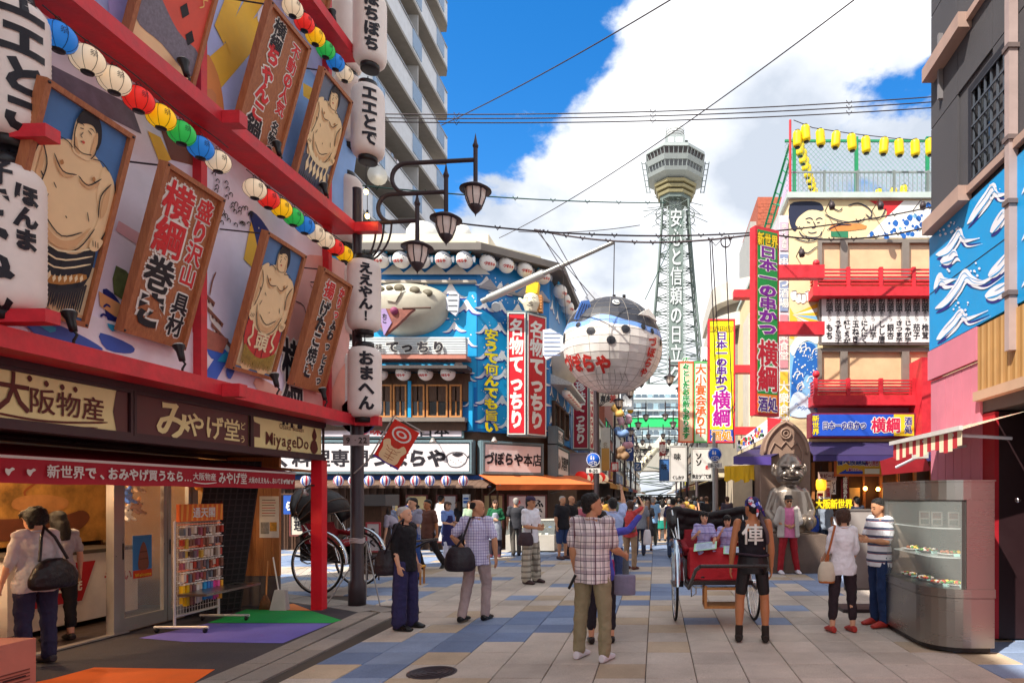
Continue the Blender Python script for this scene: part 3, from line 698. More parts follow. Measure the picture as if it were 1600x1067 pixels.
letter(art,LF,'横綱',*lf(452,600),.62,INK,.05,.06,vert=True,outline=WHITE,ow=.05,sx=.8)
for k in range(60):
 a,b=rnd.uniform(318,392),rnd.uniform(262,355)
 if b<262+(a-318)*.9:continue
 lline(INK,[(a,b),(a+3,b-4),(a+6,b-1),(a+5,b+3)],.013,.046,2)
for pts in([(395,270),(405,285),(420,300)],[(430,60),(440,50),(452,40)]):lline(INK,pts,.012)
art.build('painting',mural)
# beams and posts
def beam(s0,s1,z0,z1,o0=.03,o1=.42,name='beam'):
 q=MB();q.fbox(LF,s0,s1,z0,z1,o0,o1,RED);q.build(name,lb)
beam(3.2,9.95,2.80,2.96);beam(3.2,10.0,5.78,5.93);beam(3.2,10.0,8.46,8.61);beam(3.2,10.0,11.2,11.35)
for z0,z1 in((2.96,5.78),(5.93,8.46),(8.61,11.2)):
 for s0 in(4.35,7.08,9.66):q=MB();q.fbox(LF,s0,s0+.09,z0,z1,.03,.13,RED);q.build('post',lb)
for z in(2.80,5.78,8.46):
 for s0 in(7.0,9.85):
  q=MB();q.fbox(LF,s0,s0+.13,z-.01,z+.13,.423,.80 if s0>9 else .62,RED);q.build('bracket',lb)
# panels that lean out at the top
def panel(s0,s1,z0,z1,kind,label,txt=None,o0=.12,o1=.56):
 dz=z1-z0;base=LF.pt(s0,z0,o0);t=thing('picture_panel' if kind!='text' else 'signboard',label,'picture' if kind!='text' else 'sign',base,'framed panels leaning out from the mural wall')
 ey=(LF.pt(s0,z1,o1)-base);hh=ey.length;fr=Fr(base,LF.ex.normalized(),ey.normalized());wd=(s1-s0)*LF.ex.length
 q=MB();q.fbox(fr,.03,wd-.03,.03,hh-.03,-.03,.0,WOOD if kind=='text' else c({'sumo':'#4a78b0','sumo2':'#6a7488','lady':'#8a92a8'}.get(kind,'#5a80b0'),var=.12));q.build('board',t)
 q=MB();q.frame(fr,0,wd,0,hh,.045,-.05,.035,WOOD);q.build('frame',t)
 for a in(.022,wd-.022):
  for b in(.022,hh-.022):
   q=MB();p=fr.pt(a,b,.035);q.lathe([(.012,0),(.012,.006),(.005,.011),(.0001,.012)],IRON,p,n=8,M4=fr.n.to_track_quat('Z','Y').to_matrix().to_4x4());q.build('bolt',t)
 for a in(.06,wd-.06):
  q=MB();p=fr.pt(a,hh-.03,-.04);s_,z_=(p-LF.o).dot(LF.ex)/LF.ex.dot(LF.ex),p.z;q.cyl(p,LF.pt(s_-.1,z_+.02,.04),.009,IRON,n=6);q.build('rod',t)
 a_=MB()
 if kind=='text':
  for(s_,x,y,h_,m_,sx)in txt:letter(a_,fr,s_,x*wd,y*hh,h_*wd,m_,.004,.055,vert=True,outline=WHITE,ow=.065,sx=sx,pitch=.98)
  a_.build('lettering',t)
 else:sumo(a_,fr,wd,hh,kind);a_.build('figure_painting',t)
 return t
SKT=c('#f2d2a2',var=.05);SKL=c('#6a4030');CLOTHB=c('#20222c');GOLD=c('#9c8038',var=.3,sc=20);REDC=c('#c83a38')
def sumo(a_,fr,w_,h_,kind):
 def S(pts):return[(x*w_,y*h_)for x,y in pts]
 def po(m,pts,d,sm=4):a_.flat(fr,S(pts),d,m,sm)
 def li(pts,wd=.008,m=None,d=.018):a_.line(fr,S(pts),wd,d,m or INK,4)
 po(c('#d8c8a0'),[(.06,.04),(.94,.04),(.94,.30),(.06,.24)],.003,0)
 if kind=='lady':
  po(SKT,[(.15,.06),(.85,.06),(.95,.35),(.8,.6),(.3,.6),(.1,.3)],.006);po(c('#7a7684',var=.25,sc=30),[(.07,.18),(.45,.16),(.93,.12),(.95,.28),(.6,.3),(.2,.42),(.07,.45)],.009)
  po(c('#e05848'),[(.12,.42),(.5,.28),(.95,.26),(.95,.97),(.1,.97)],.008,0)
  for k in range(4):x=.30+k*.16;y=.66-k*.115;po(INK,[(x-.07,y),(x,y-.045),(x+.07,y+.01),(x,y+.055)],.012,0)
  for k in range(14):x,y=rnd.uniform(.45,.85),rnd.uniform(.5,.9);li([(x,y),(x+.05,y+.03),(x+.03,y+.06),(x+.09,y+.08)],.012,c('#f0c070'))
  return
 po(SKT,[(.20,.05),(.44,.05),(.46,.28),(.18,.3)],.006);po(SKT,[(.56,.05),(.82,.05),(.84,.3),(.54,.28)],.006)
 po(SKT,[(.14,.42),(.10,.58),(.16,.72),(.30,.80),(.50,.82),(.72,.79),(.86,.70),(.90,.56),(.84,.42),(.80,.30),(.5,.25),(.2,.30)],.009)
 po(SKT,[(.10,.76),(.24,.80),(.24,.66),(.16,.54),(.20,.44),(.10,.42),(.04,.55),(.05,.68)],.012);po(SKT,[(.90,.74),(.76,.78),(.76,.64),(.84,.54),(.80,.42),(.90,.40),(.97,.54),(.96,.66)],.012)
 po(SKT,[(.42,.77),(.375,.84),(.385,.93),(.50,.96),(.63,.93),(.64,.84),(.60,.77)],.014)
 po(INK,[(.375,.905),(.40,.955),(.47,.985),(.56,.98),(.63,.945),(.665,.88),(.64,.83),(.615,.86),(.60,.90),(.55,.925),(.48,.92),(.42,.905)],.017);po(INK,[(.50,.965),(.56,.96),(.58,1.0-.012),(.50,.99)],.017)
 for pts in([(.42,.885),(.46,.89)],[(.50,.895),(.55,.885)],[(.46,.875),(.445,.855),(.465,.85)],[(.455,.832),(.49,.83)],[(.40,.80),(.50,.785),(.60,.80)]):li(pts,.007,d=.020)
 for pts in([(.12,.74),(.20,.66),(.18,.56),(.14,.48)],[(.88,.72),(.80,.64),(.83,.54)],[(.24,.72),(.36,.665),(.50,.68)],[(.52,.68),(.64,.66),(.76,.72)],[(.20,.50),(.30,.36),(.5,.31),(.7,.36),(.82,.48)],[(.30,.44),(.5,.385),(.7,.44)],[(.49,.48),(.51,.472)],[(.10,.76),(.06,.66),(.05,.54),(.10,.43)],[(.92,.74),(.96,.64),(.96,.52),(.90,.42)],[(.20,.60),(.16,.62)],[(.66,.70),(.70,.69)]):li(pts,.010)
 SH=c('#dcb080',var=.05);HN=c('#b8804c')
 for pts in([(.13,.74),(.17,.66),(.15,.56),(.11,.50),(.12,.62)],[(.87,.72),(.83,.62),(.86,.54),(.90,.60)],[(.24,.47),(.34,.36),(.5,.33),(.66,.36),(.78,.48),(.66,.40),(.5,.365),(.34,.40)],[(.26,.70),(.36,.645),(.48,.665),(.36,.67)],[(.54,.665),(.66,.645),(.76,.70),(.66,.67)],[(.40,.84),(.42,.79),(.48,.775),(.44,.81)],[(.60,.91),(.63,.86),(.60,.79),(.58,.84)]):po(SH,pts,.0165)
 for x,y in((.33,.70),(.68,.70)):po(HN,[(x-.02,y),(x,y-.012),(x+.02,y),(x,y+.012)],.020)
 po(SKT,[(.06,.44),(.10,.385),(.17,.375),(.20,.40),(.16,.44)],.0235);po(SKT,[(.94,.44),(.90,.385),(.83,.375),(.80,.40),(.84,.44)],.0235)
 for k in range(3):li([(.10+k*.03,.395),(.12+k*.03,.425)],.006,d=.027);li([(.90-k*.03,.395),(.88-k*.03,.425)],.006,d=.027)
 po(c('#c84840'),[(.465,.833),(.49,.826),(.50,.834),(.485,.84)],.021);po(INK,[(.405,.900),(.43,.908),(.455,.902),(.43,.904)],.022);po(INK,[(.505,.904),(.54,.912),(.57,.900),(.54,.907)],.022)
 for pts in([(.395,.93),(.38,.86),(.42,.785)],[(.635,.86),(.63,.81),(.60,.78)],[(.30,.60),(.34,.58)],[(.24,.80),(.34,.80),(.40,.785)],[(.62,.785),(.72,.795),(.82,.77)],[(.70,.54),(.74,.50)],[(.28,.54),(.25,.50)],[(.06,.50),(.09,.46)],[(.20,.28),(.22,.12),(.20,.06)],[(.44,.28),(.42,.12),(.44,.06)],[(.56,.28),(.58,.12),(.56,.06)],[(.80,.28),(.78,.12),(.82,.06)]):li(pts,.008)
 if kind=='sumo2':
  po(c('#4c5468'),[(.14,.08),(.86,.08),(.84,.30),(.16,.30)],.015);
  for k in range(6):x=.22+k*.11;po(CREAM,[(x,.36),(x+.06,.34),(x+.03,.27),(x+.08,.22),(x+.02,.17),(x-.02,.24),(x+.01,.29)],.02,0)
  a_.line(fr,S([(.14,.40),(.3,.33),(.5,.31),(.7,.33),(.86,.40)]),.07,.022,CREAM,4)
  for k in range(9):li([(.1+.05*k,.09),(.12+.05*k,.15)],.01)
 else:
  cl=CLOTHB if kind=='sumo' else REDC
  po(cl,[(.12,.40),(.3,.33),(.5,.315),(.7,.33),(.88,.40),(.86,.20),(.5,.12),(.14,.20)],.015)
  if kind=='sumo':
   for y in(.345,.305,.265):a_.line(fr,S([(.13,y+.045),(.5,y-.03),(.87,y+.045)]),.014,.018,CREAM,4)
   a_.line(fr,S([(.14,.245),(.5,.175),(.86,.245)]),.07,.019,c('#b07838'),4)
   for k in range(12):x=.17+k*.056;po(CREAM,[(x,.235-.1*(1-abs(k-6)/6)*.5),(x+.02,.215-.05*(1-abs(k-6)/6)),(x+.04,.235-.05*(1-abs(k-6)/6)),(x+.02,.255-.05*(1-abs(k-6)/6))],.022,0)
   fm=c('#2c2a30')
  else:
   letter(a_,fr,'頭',.5*w_,.255*h_,.30*w_,CREAM,.019,.05);li([(.22,.36),(.26,.28),(.2,.24),(.28,.2)],.03,CREAM,.02);li([(.76,.36),(.72,.28),(.8,.24),(.74,.2)],.03,CREAM,.02);fm=GOLD
  for k in range(30):x=.15+k*.0245;po(fm,[(x,.205-.07*math.sin(math.pi*k/29)),(x+.026,.205-.07*math.sin(math.pi*k/29)),(x+.02,.06+rnd.uniform(0,.03)-.02*math.sin(math.pi*k/29)),(x+.006,.055+rnd.uniform(0,.03)-.02*math.sin(math.pi*k/29))],.021,0)
 po(c('#d0a878'),[(.06,.04),(.94,.04),(.94,.055),(.06,.055)],.005,0)
TR=c('#d02a30',var=.05)
panel(4.90,5.70,3.20,4.90,'sumo','largest framed wrestler picture, broad man in black fringed apron, lower row beside white lantern')
panel(6.05,6.83,3.26,4.86,'text','wooden signboard with red characters 横綱巻き in the lower row above the 大阪物産 sign',[('横綱',.34,.72,.47,TR,1),('巻き',.34,.28,.46,INK,1),('盛り沢山',.76,.66,.30,TR,.9),('具材',.76,.20,.30,INK,.9)])
panel(7.53,8.32,3.20,4.82,'sumo3','framed picture of wrestler in red apron with gold fringe, lower row')
panel(8.72,9.50,3.22,4.82,'text','narrow wooden signboard reading 揚げたこ焼き, last of the lower row before the lanterns',[('揚',.38,.86,.32,TR,1),('げたこ焼き',.38,.43,.29,INK,1),('かりっ',.76,.80,.20,TR,.9),('ふわっ',.76,.51,.20,INK,.9),('とろっ',.76,.20,.20,INK,.9)])
panel(7.60,8.42,6.02,7.58,'text','wooden signboard with red characters ちゃんこ鍋 in the upper row under the sky',[('横綱',.33,.84,.24,INK,1.1),('ちゃんこ',.33,.48,.29,TR,1),('鍋',.33,.14,.34,INK,1),('不動の人気',.74,.64,.23,TR,.9),('名物の',.74,.16,.19,INK,.9)])
panel(8.72,9.50,5.96,7.54,'sumo2','framed picture of champion wrestler with rope and paper streamers, upper row end')
panel(6.08,6.92,6.0,7.60,'lady','framed picture with red checkered robe and black diamonds at the top edge of the photo')
panel(4.85,5.68,6.0,7.60,'sumo','framed picture cut by the upper left corner, in the upper row')
panel(8.72,9.50,8.68,10.25,'text','topmost wooden signboard ending in 味 beside the highest white lantern',[('自慢の味',.34,.5,.33,WHITE,1),('伝統',.75,.3,.25,WHITE,.9)])
panel(7.60,8.42,8.68,10.25,'sumo3','framed picture in the third row, above the row of sky rays')
# lanterns
PAPER=c('#e8dcd4',rough=.55,var=.04,sc=8);LBLK=c('#1c181a',rough=.4)
def big_lantern(label,cx,cy,z1,r_,h_,txt,face=0.0,cap='lantern',group='big white paper lanterns',cols=None):
 t=thing('paper_lantern',label,'lantern',(cx,cy,z1-h_),group)
 q=MB();nr=30;pr=[]
 for i in range(nr*2+1):
  f=i/(nr*2);e=min(f,1-f)/.14;rr=r_*(math.sqrt(max(0,1-(1-min(1,e))**2))*.42+.58)if e<1 else r_
  pr.append((rr*(1 if i%2 else .982),z1-h_+h_*f))
 q.lathe(pr,PAPER,(cx,cy,0),n=32);q.build('paper_body',t)
 for z_,n_ in((z1,1),(z1-h_,-1)):q=MB();q.lathe([(r_*.56,z_-.012*n_),(r_*.58,z_+.02*n_),(r_*.56,z_+.075*n_),(r_*.48,z_+.078*n_)]if n_>0 else[(r_*.48,z_-.078),(r_*.56,z_-.075),(r_*.58,z_-.02),(r_*.56,z_+.012)],LBLK,(cx,cy,0),n=24);q.build('collar',t)
 q=MB();q.cyl((cx,cy,z1+.07),(cx,cy,z1+.18),.008,LBLK,n=6);q.build('hanger',t)
 fr0=Fr((0,0,0),(1,0,0),(0,0,1));q=MB();tmp=MB()
 for(s_,a0,zc,hh,bd,sx)in txt:
  letter(tmp,fr0,s_,a0,zc,hh,INK,0,bd,vert=True,sx=sx)
 bm=bmesh.new();me=cl_me(tmp,'tmp');bm.from_mesh(me);bpy.data.meshes.remove(me)
 for k in range(-20,21):
  bmesh.ops.bisect_plane(bm,geom=bm.verts[:]+bm.edges[:]+bm.faces[:],plane_co=(k*.05*r_/.26,0,0),plane_no=(1,0,0))
 for v in bm.verts:
  a=face+v.co.x/r_;f=(v.co.z-(z1-h_))/h_;e=min(f,1-f)/.14;rr=r_*(math.sqrt(max(0,1-(1-min(1,e))**2))*.42+.58)if e<1 else r_
  rr+=.007;v.co=(cx+rr*math.sin(a),cy-rr*math.cos(a),v.co.z)
 me=bpy.data.meshes.new('lettering');bm.to_mesh(me);bm.free();me.materials.append(INK);link('lettering',me,t);return t
# the column at the far corner
cz=[(578,50,112,'ぼちぼち','white paper lantern reading ぼちぼち, topmost of the column by the apartment tower',.12),(575,190,104,'エエとで','white paper lantern in the column, between the upper and middle red beams',.15),(569,460,104,'ええやん！','white paper lantern reading ええやん below the red middle beam',.06),(570,595,103,'おまへん','lowest white paper lantern reading おまへん, at the street lamp post',.05)]
for u,v,hp,s_,lab,a0 in cz:
 p=P(u,v-hp/2,9.9);big_lantern(lab,p.x,p.y,p.z,.245,1.08,[(s_,.09,p.z-.54,.90/len(s_)*1.0,.045,1.0 if len(s_)<5 else 1.1)],face=.15)
for u,v,lab in((545,175,'white lantern half hidden behind the column, upper pair'),(541,60,'white lantern half hidden behind the topmost column lantern'),(541,330,'plain white lantern behind the leaning wrestler picture, beside the bulbs'),(536,470,'plain white lantern between the 揚げたこ焼き board and the ええやん lantern'),(535,605,'plain white lantern just left of the おまへん lantern')):
 p=P(u,v-52,10.5);big_lantern(lab,p.x,p.y,p.z,.25,1.1,[('大阪',0,p.z-.55,.36,.03,1)],face=-2.2)
# the near column at the left edge
p=P(20,6,4.95);big_lantern('huge white paper lantern at the top left edge of the photo',p.x,p.y,p.z,.22,1.06,[('エエとこ',.10,p.z-.50,.28,.05,1)],face=.62)
p=P(14,262,4.95);big_lantern('huge white paper lantern reading 好っきゃねん at the left edge, below the top one',p.x,p.y,p.z,.22,1.12,[('好きゃねん',-.02,p.z-.58,.235,.06,1),('ほんま',.17,p.z-.42,.17,.05,.9)],face=.45)
for z in(4.42,3.02):q=MB();q.fbox(LF,4.86,4.98,z,z+.1,.03,.62,RED);q.build('bracket',lb)
# little coloured lanterns
LC={'white':'#e0c8a8','red':'#d82820','yellow':'#f0b810','green':'#28a848','blue':'#2070c0'}
lant_m={}
def lmesh(col):
 if col in lant_m:return lant_m[col]
 pm=c(LC[col],rough=.5,var=.05);pm.node_tree.nodes['Principled BSDF']
 m=pm.copy();m.name='lit_lantern_'+col;b=m.node_tree.nodes['Principled BSDF'];b.inputs['Emission Color'].default_value=(*lin(LC[col]),1);b.inputs['Emission Strength'].default_value=.12
 q=MB();pr=[]
 for i in range(21):
  t_=math.pi*(.12+.76*i/20);pr.append((.125*math.sin(t_)*(1 if i%2 else .985),-.115*math.cos(t_)))
 q.lathe(pr,m,n=20);a=cl_me(q,'paper_body')
 q=MB()
 for z_ in(-1,1):q.lathe([(.045,z_*.105-.012),(.05,z_*.105),(.045,z_*.105+.012)],LBLK,n=14)
 for j in range(8):a_=math.pi/4*j+.2;q.tube([(.1275*math.sin(t_)*math.cos(a_),.1275*math.sin(t_)*math.sin(a_),-.1175*math.cos(t_))for t_ in[math.pi*(.14+.72*k/8)for k in range(9)]],.0022,LBLK,3)
 q.tube([(0,0,.115),(.02,0,.15),(0,0,.17),(-.02,0,.15),(0,0,.115)],.004,LBLK,5);lant_m[col]=(a,cl_me(q,'collar'))
 q=MB();letter(q,Fr((.0,-.1285,0),(1,0,0),(0,0,1)),'祭',.0,.01,.06,INK,0,.0);lant_m[col]+=(cl_me(q,'lettering'),)
 return lant_m[col]
def small_lantern(loc,col,label,group,rz=0,sc_=1.0):
 t=thing('small_lantern',label,'lantern',loc,group,rz,local=True);a,b,l_=lmesh(col)
 link('paper_body',a,t);link('collar',b,t);o=link('lettering',l_,t);t.scale=(sc_,)*3;return t
seqA=['blue','white','white','red','yellow','green','blue','white']
for i,cl in enumerate(seqA):small_lantern(LF.pt(5.23+.259*i,5.44-.010*i,.35),cl,'%s lit lantern, %s from the left in the eight strung below the middle beam'%(cl,ordn(i)),'small coloured lanterns under the beams',R(60))
seqB=['white','red','yellow','green','blue','white','white','red','yellow']
for i,cl in enumerate(seqB):small_lantern(LF.pt(7.65+.255*i,5.36,.35),cl,'%s lit lantern, %s from the left in the nine nearer the lamp post'%(cl,ordn(i)),'small coloured lanterns under the beams',R(60))
seqC=['white','red','yellow','green','blue','white']
for i,cl in enumerate(seqC):small_lantern(LF.pt(8.40+.262*i,8.09,.35),cl,'%s lit lantern, %s from the left in the row under the highest beam'%(cl,ordn(i)),'small coloured lanterns under the beams',R(60))
q=MB()
for s0,s1,z in((5.1,7.2,5.60),(7.5,9.9,5.52),(8.2,9.9,8.25)):q.tube([LF.pt(s0+(s1-s0)*k/12,z-.015*math.sin(k),.35)for k in range(13)],.006,LBLK,5)
q.build('lantern_wire',lb)
# spot lamps standing on the beams
def spot(s0,z,o,label):
 p=LF.pt(s0,z,o);t=thing('spotlight',label,'lamp',p,'black spotlights on the red beams');q=MB()
 q.tube([p,p+Vector((0,0,.05)),p+Vector((.03,0,.10)),p+Vector((.0,0,.14))],.011,LBLK,6);q.build('arm',t);q=MB()
 d=Vector((-.25,0,1)).normalized();a=p+Vector((.0,0,.13));M4=d.to_track_quat('Z','Y').to_matrix().to_4x4()
 q.lathe([(.028,0),(.032,.05),(.034,.10),(.056,.15),(.058,.165)],LBLK,a,n=14,M4=M4);q.build('housing',t);q=MB();q.lathe([(.053,.166),(.045,.18),(.0001,.184)],c('#c8c4bc',rough=.2),a,n=14,M4=M4);q.build('lens',t)
for u,v,zz,w_ in((115,530,2.96,'below the big wrestler picture'),(285,590,2.96,'under the lower board of large red characters'),(433,618,2.96,'under the red aproned wrestler'),(508,650,2.96,'at the far end of the lowest beam'),(292,165,5.93,'beside the red checkered picture'),(437,285,5.93,'under the upper row signboard'),(510,355,5.93,'at the far end of the middle beam'),(523,70,8.61,'on the highest beam')):
 s0=lf(u,v,.30)[0];spot(s0,zz,.30,'small black spotlight '+w_)
 # shop signs under the lowest beam
DPL=c('#3c2026',rough=.5);CRM=c('#e6d89a',rough=.4,var=.05);BRN=c('#5a2c2c',rough=.45);BRN2=c('#5c2018')
for s0,s1,z1,z0,name_ in((3.6,9.66,2.80,2.735,'sign_surround'),(3.6,9.66,2.29,2.235,'sign_surround')):q=MB();q.fbox(LF,s0,s1,z0,z1,-.10,.09,DPL);q.build(name_,lb)
def shopsign(s0,s1,bgm,label,fn):
 t=thing('shop_sign',label,'sign',LF.pt((s0+s1)/2,2.29,0),'signs over the souvenir shop');q=MB();q.fbox(LF,s0,s1,2.292,2.733,-.06,.05,bgm);q.build('board',t)
 q=MB();q.frame(LF,s0-.045,s1+.045,2.29,2.735,.03,.052,.075,DPL);q.build('frame',t);q=MB();fn(q,s0,s1);q.build('lettering',t)
def f1(q,s0,s1):
 cx=(s0+s1)/2+.1;letter(q,LF,'大',5.15,2.54,.34,BRN2,.054,.03,sx=.8);letter(q,LF,'阪物産',5.62,2.50,.225,BRN2,.054,.02,sx=1.05)
 for a,b in((5.28,2.67),(5.42,2.65),(5.56,2.645),(5.68,2.645)):q.flat(LF,[(a-.022,b),(a,b-.028),(a+.022,b),(a,b+.028)],.056,BRN2,3)
 q.line(LF,[(4.95,2.36),(5.3,2.335),(5.6,2.345),(6.0,2.39)],.018,.056,BRN2,4);q.line(LF,[(5.25,2.315),(5.6,2.31),(5.9,2.33)],.010,.056,BRN2,4)
 q.flat(LF,[(s1-.12,2.30),(s1,2.30),(s1,2.73),(s1-.12,2.73),(s1-.16,2.5)],.053,BRN,0)
shopsign(3.7,6.22,CRM,'cream sign reading 大阪物産 over the shop, leftmost of three',f1)
def f2(q,s0,s1):
 letter(q,LF,'み',6.78,2.51,.44,CRM,.054,.02,sx=1.1);letter(q,LF,'やげ堂',7.38,2.49,.28,CRM,.054,.02,sx=1.05);letter(q,LF,'どう',7.86,2.48,.10,CRM,.054,.01,vert=True,pitch=1.6)
shopsign(6.32,7.97,BRN,'brown sign reading みやげ堂, the middle of the three over the shop',f2)
def f3(q,s0,s1):
 letter(q,LF,'Osaka Bussan',8.86,2.645,.10,BRN2,.054,.0,sx=.95);letter(q,LF,'MiyageDo',8.78,2.46,.23,BRN2,.054,.01,sx=.95)
 q.flat(LF,[(9.36,2.33),(9.44,2.33),(9.50,2.40),(9.46,2.50),(9.43,2.52),(9.47,2.58),(9.44,2.65),(9.41,2.70),(9.38,2.65),(9.35,2.58),(9.38,2.52),(9.34,2.50),(9.30,2.40)],.056,BRN2,2);q.flat(LF,[(s0,2.30),(s0+.03,2.30),(s0+.03,2.45),(s0+.14,2.45),(s0+.14,2.62),(s0+.03,2.64),(s0,2.72)],.053,BRN)
shopsign(8.05,9.60,CRM,'cream sign reading Osaka Bussan MiyageDo at the right end above the red post',f3)
q=MB();q.box(-5.15,-4.99,9.55,9.71,0,2.235,REDP);q.build('corner_post',lb)
q=MB();q.tube([(-5.09,9.54,1.86),(-5.16,9.50,1.86),(-5.22,9.48,1.80)],.012,LBLK,6);q.lathe([(.025,0),(.03,.05),(.055,.10)],c('#b8b4b0',rough=.3,metal=.6),(-5.22,9.48,1.81),n=12,M4=Matrix.Rotation(R(200),4,'X'));t=thing('spotlight','silver clamp lamp fixed to the bright red corner post','lamp',(-5.16,9.5,1.8));q.build('housing',t)
# awning
AW=c('#b01c30',rough=.65,var=.06);t=thing('awning','red shop awning with white lettering 新世界で、おみやげ買うなら over the souvenir shop','awning',LF.pt(6,1.8,-.3))
q=MB();fr=LF;s0,s1=3.4,9.5
q.hexa([fr.pt(s0,2.04,-.30),fr.pt(s1,2.04,-.30),fr.pt(s1,2.22,-1.40),fr.pt(s0,2.22,-1.40),fr.pt(s0,2.055,-.30),fr.pt(s1,2.055,-.30),fr.pt(s1,2.235,-1.40),fr.pt(s0,2.235,-1.40)],AW);q.build('canopy',t)
q=MB();n_=48
for i in range(n_):a=s0+(s1-s0)*i/n_;b=s0+(s1-s0)*(i+1)/n_;da=.008*math.sin(i*.9);db=.008*math.sin((i+1)*.9);q.hexa([fr.pt(a,1.81+da*.4,-.288+da),fr.pt(b,1.81+db*.4,-.288+db),fr.pt(b,1.81+db*.4,-.294+db),fr.pt(a,1.81+da*.4,-.294+da),fr.pt(a,2.056,-.288),fr.pt(b,2.056,-.288),fr.pt(b,2.056,-.294),fr.pt(a,2.056,-.294)],AW)
q.build('valance',t);q=MB();q.fbox(fr,s0,s1,2.025,2.05,-.30,-.270,WHITE);q.build('edge_rail',t)
q=MB();letter(q,fr,'新世界で、おみやげ買うなら…',6.60,1.925,.125,WHITE,-.272,.035,sx=.98);letter(q,fr,'大阪物産',7.66,1.935,.095,WHITE,-.272,.02);q.line(fr,[(7.48,1.865),(7.66,1.85),(7.86,1.868)],.012,-.27,WHITE,3)
letter(q,fr,'みやげ堂',8.15,1.93,.155,WHITE,-.272,.02,sx=.85);letter(q,fr,'大阪のええもん、おいてまっせ。',8.90,1.915,.085,WHITE,-.272,.03,sx=.72)
for a in(9.22,9.31,9.40,5.60,5.42,5.24):q.flat(fr,[(a-.035,1.90),(a-.01,1.875),(a+.012,1.91),(a+.04,1.93),(a+.02,1.945),(a-.005,1.93),(a-.035,1.935)],-.266,WHITE,3)
q.build('lettering',t)
# shop front and interior (x = -6.6)
SX=-6.6;SF=Fr((SX,0,0),(0,1,0),(0,0,1));ALU=c('#a8a4a0',rough=.35,metal=.5,var=.05);TILEF=c('#3a302e',rough=.35,var=.1);WALLI=c('#8a6a48',rough=.8)
q=MB();q.box(-10.5,-6.6,3.0,10.0,-.05,.012,TILEF);q.build('shop_floor',lb)
q=MB();q.box(-10.6,-10.5,3,10.0,0,2.98,WALLI);q.box(-10.5,-5.12,3.0,3.1,0.02,2.98,WALLI);q.box(-10.5,-6.72,9.9,10.0,0.02,2.98,WALLI);q.box(-10.5,-5.5,3.1,9.9,2.9,2.97,c('#4a3a34'));q.build('shop_wall',lb)
q=MB();q.fbox(SF,3.1,9.85,2.26,2.89,-.10,.0,DPL);q.build('fascia',lb)
q=MB();q.fbox(SF,3.1,7.95,.013,.03,-.04,.06,ALU);q.build('threshold',lb)
# transom panes over the awning are real openings in front of the fascia
for s0 in(4.3,5.3,6.3,7.25,8.1):
 q=MB();q.frame(SF,s0,s0+.9,2.30,2.84,.05,.0,.04,DPL);o=q.build('transom_frame',lb);q=MB();q.fbox(SF,s0+.05,s0+.85,2.35,2.79,.008,.014,DARKGLASS);q.build('pane',o)
# sliding door leaves
for s0,s1 in((7.86,8.60),(8.62,9.05)):
 t=MB();t.frame(SF,s0,s1,.03,2.14,.055,-.02,.03,ALU);t.fbox(SF,s0+.055,s1-.055,.05,.19,-.015,.025,ALU);d_=t.build('door',lb)
 q=MB();q.fbox(SF,s0+.055,s1-.055,.19,2.08,-.001,.005,GLASS);q.build('pane',d_);q=MB();q.fbox(SF,s0+.02,s0+.035,.92,1.12,.031,.038,LBLK);q.build('handle',d_)
q=MB();q.fbox(SF,7.74,7.86,.03,2.2,-.05,.045,ALU);q.fbox(SF,9.06,9.16,.03,2.2,-.05,.045,ALU);q.fbox(SF,4.9,9.16,2.14,2.25,-.05,.045,ALU);q.build('door_frame',lb)
# stickers on the doors
t=thing('poster','blue and orange poster of a stepped stone tower stuck on the glass shop door','poster',(SX,8.2,.7));q=MB();q.fbox(SF,8.06,8.36,.66,1.20,.009,.013,c('#3a86c8'));q.build('sheet',t);q=MB();q.flat(SF,[(8.14,.78),(8.30,.78),(8.28,1.0),(8.22,1.12),(8.16,1.0)],.016,c('#8a5a48'),3);q.fbox(SF,8.06,8.36,.66,.76,.0135,.015,c('#d8481c'));q.line(SF,[(8.15,.9),(8.29,.9)],.012,.018,c('#5a3428'));q.line(SF,[(8.16,.99),(8.28,.99)],.012,.018,c('#5a3428'));letter(q,SF,'Welcome',8.21,.70,.06,c('#f0d040'),.018,.02);q.build('print',t)
def plush(label,p,col,r_=.11):
 t=thing('plush_toy',label,'toy',(p[0],p[1],p[2]-r_));m=c(col,rough=.9,var=.15,sc=20);p=Vector(p);q=MB()
 rings(q,[(p+Vector((0,0,-r_*.9)),r_*.6,r_*.5,Vector((1,0,0)),Vector((0,1,0))),(p,r_,r_*.9,Vector((1,0,0)),Vector((0,1,0))),(p+Vector((0,0,r_*.8)),r_*.55,r_*.5,Vector((1,0,0)),Vector((0,1,0)))],12)
 for s_ in(-1,1):limb(q,[p+Vector((.02,s_*r_*.6,r_*.8)),p+Vector((.02,s_*r_*.7,r_*1.1))],[r_*.25,r_*.25],8);limb(q,[p+Vector((.05,s_*r_*.5,-r_*.8)),p+Vector((.1,s_*r_*.6,-r_*1.1))],[r_*.28,r_*.25],8)
 link('toy_body',voxel(q,'toy_body',.012,m,2),t);q=MB()
 for s_ in(-1,1):q.ball(p+Vector((r_*.9,s_*r_*.35,r_*.25)),r_*.12,EYE,8,6)
 q.build('eyes',t)
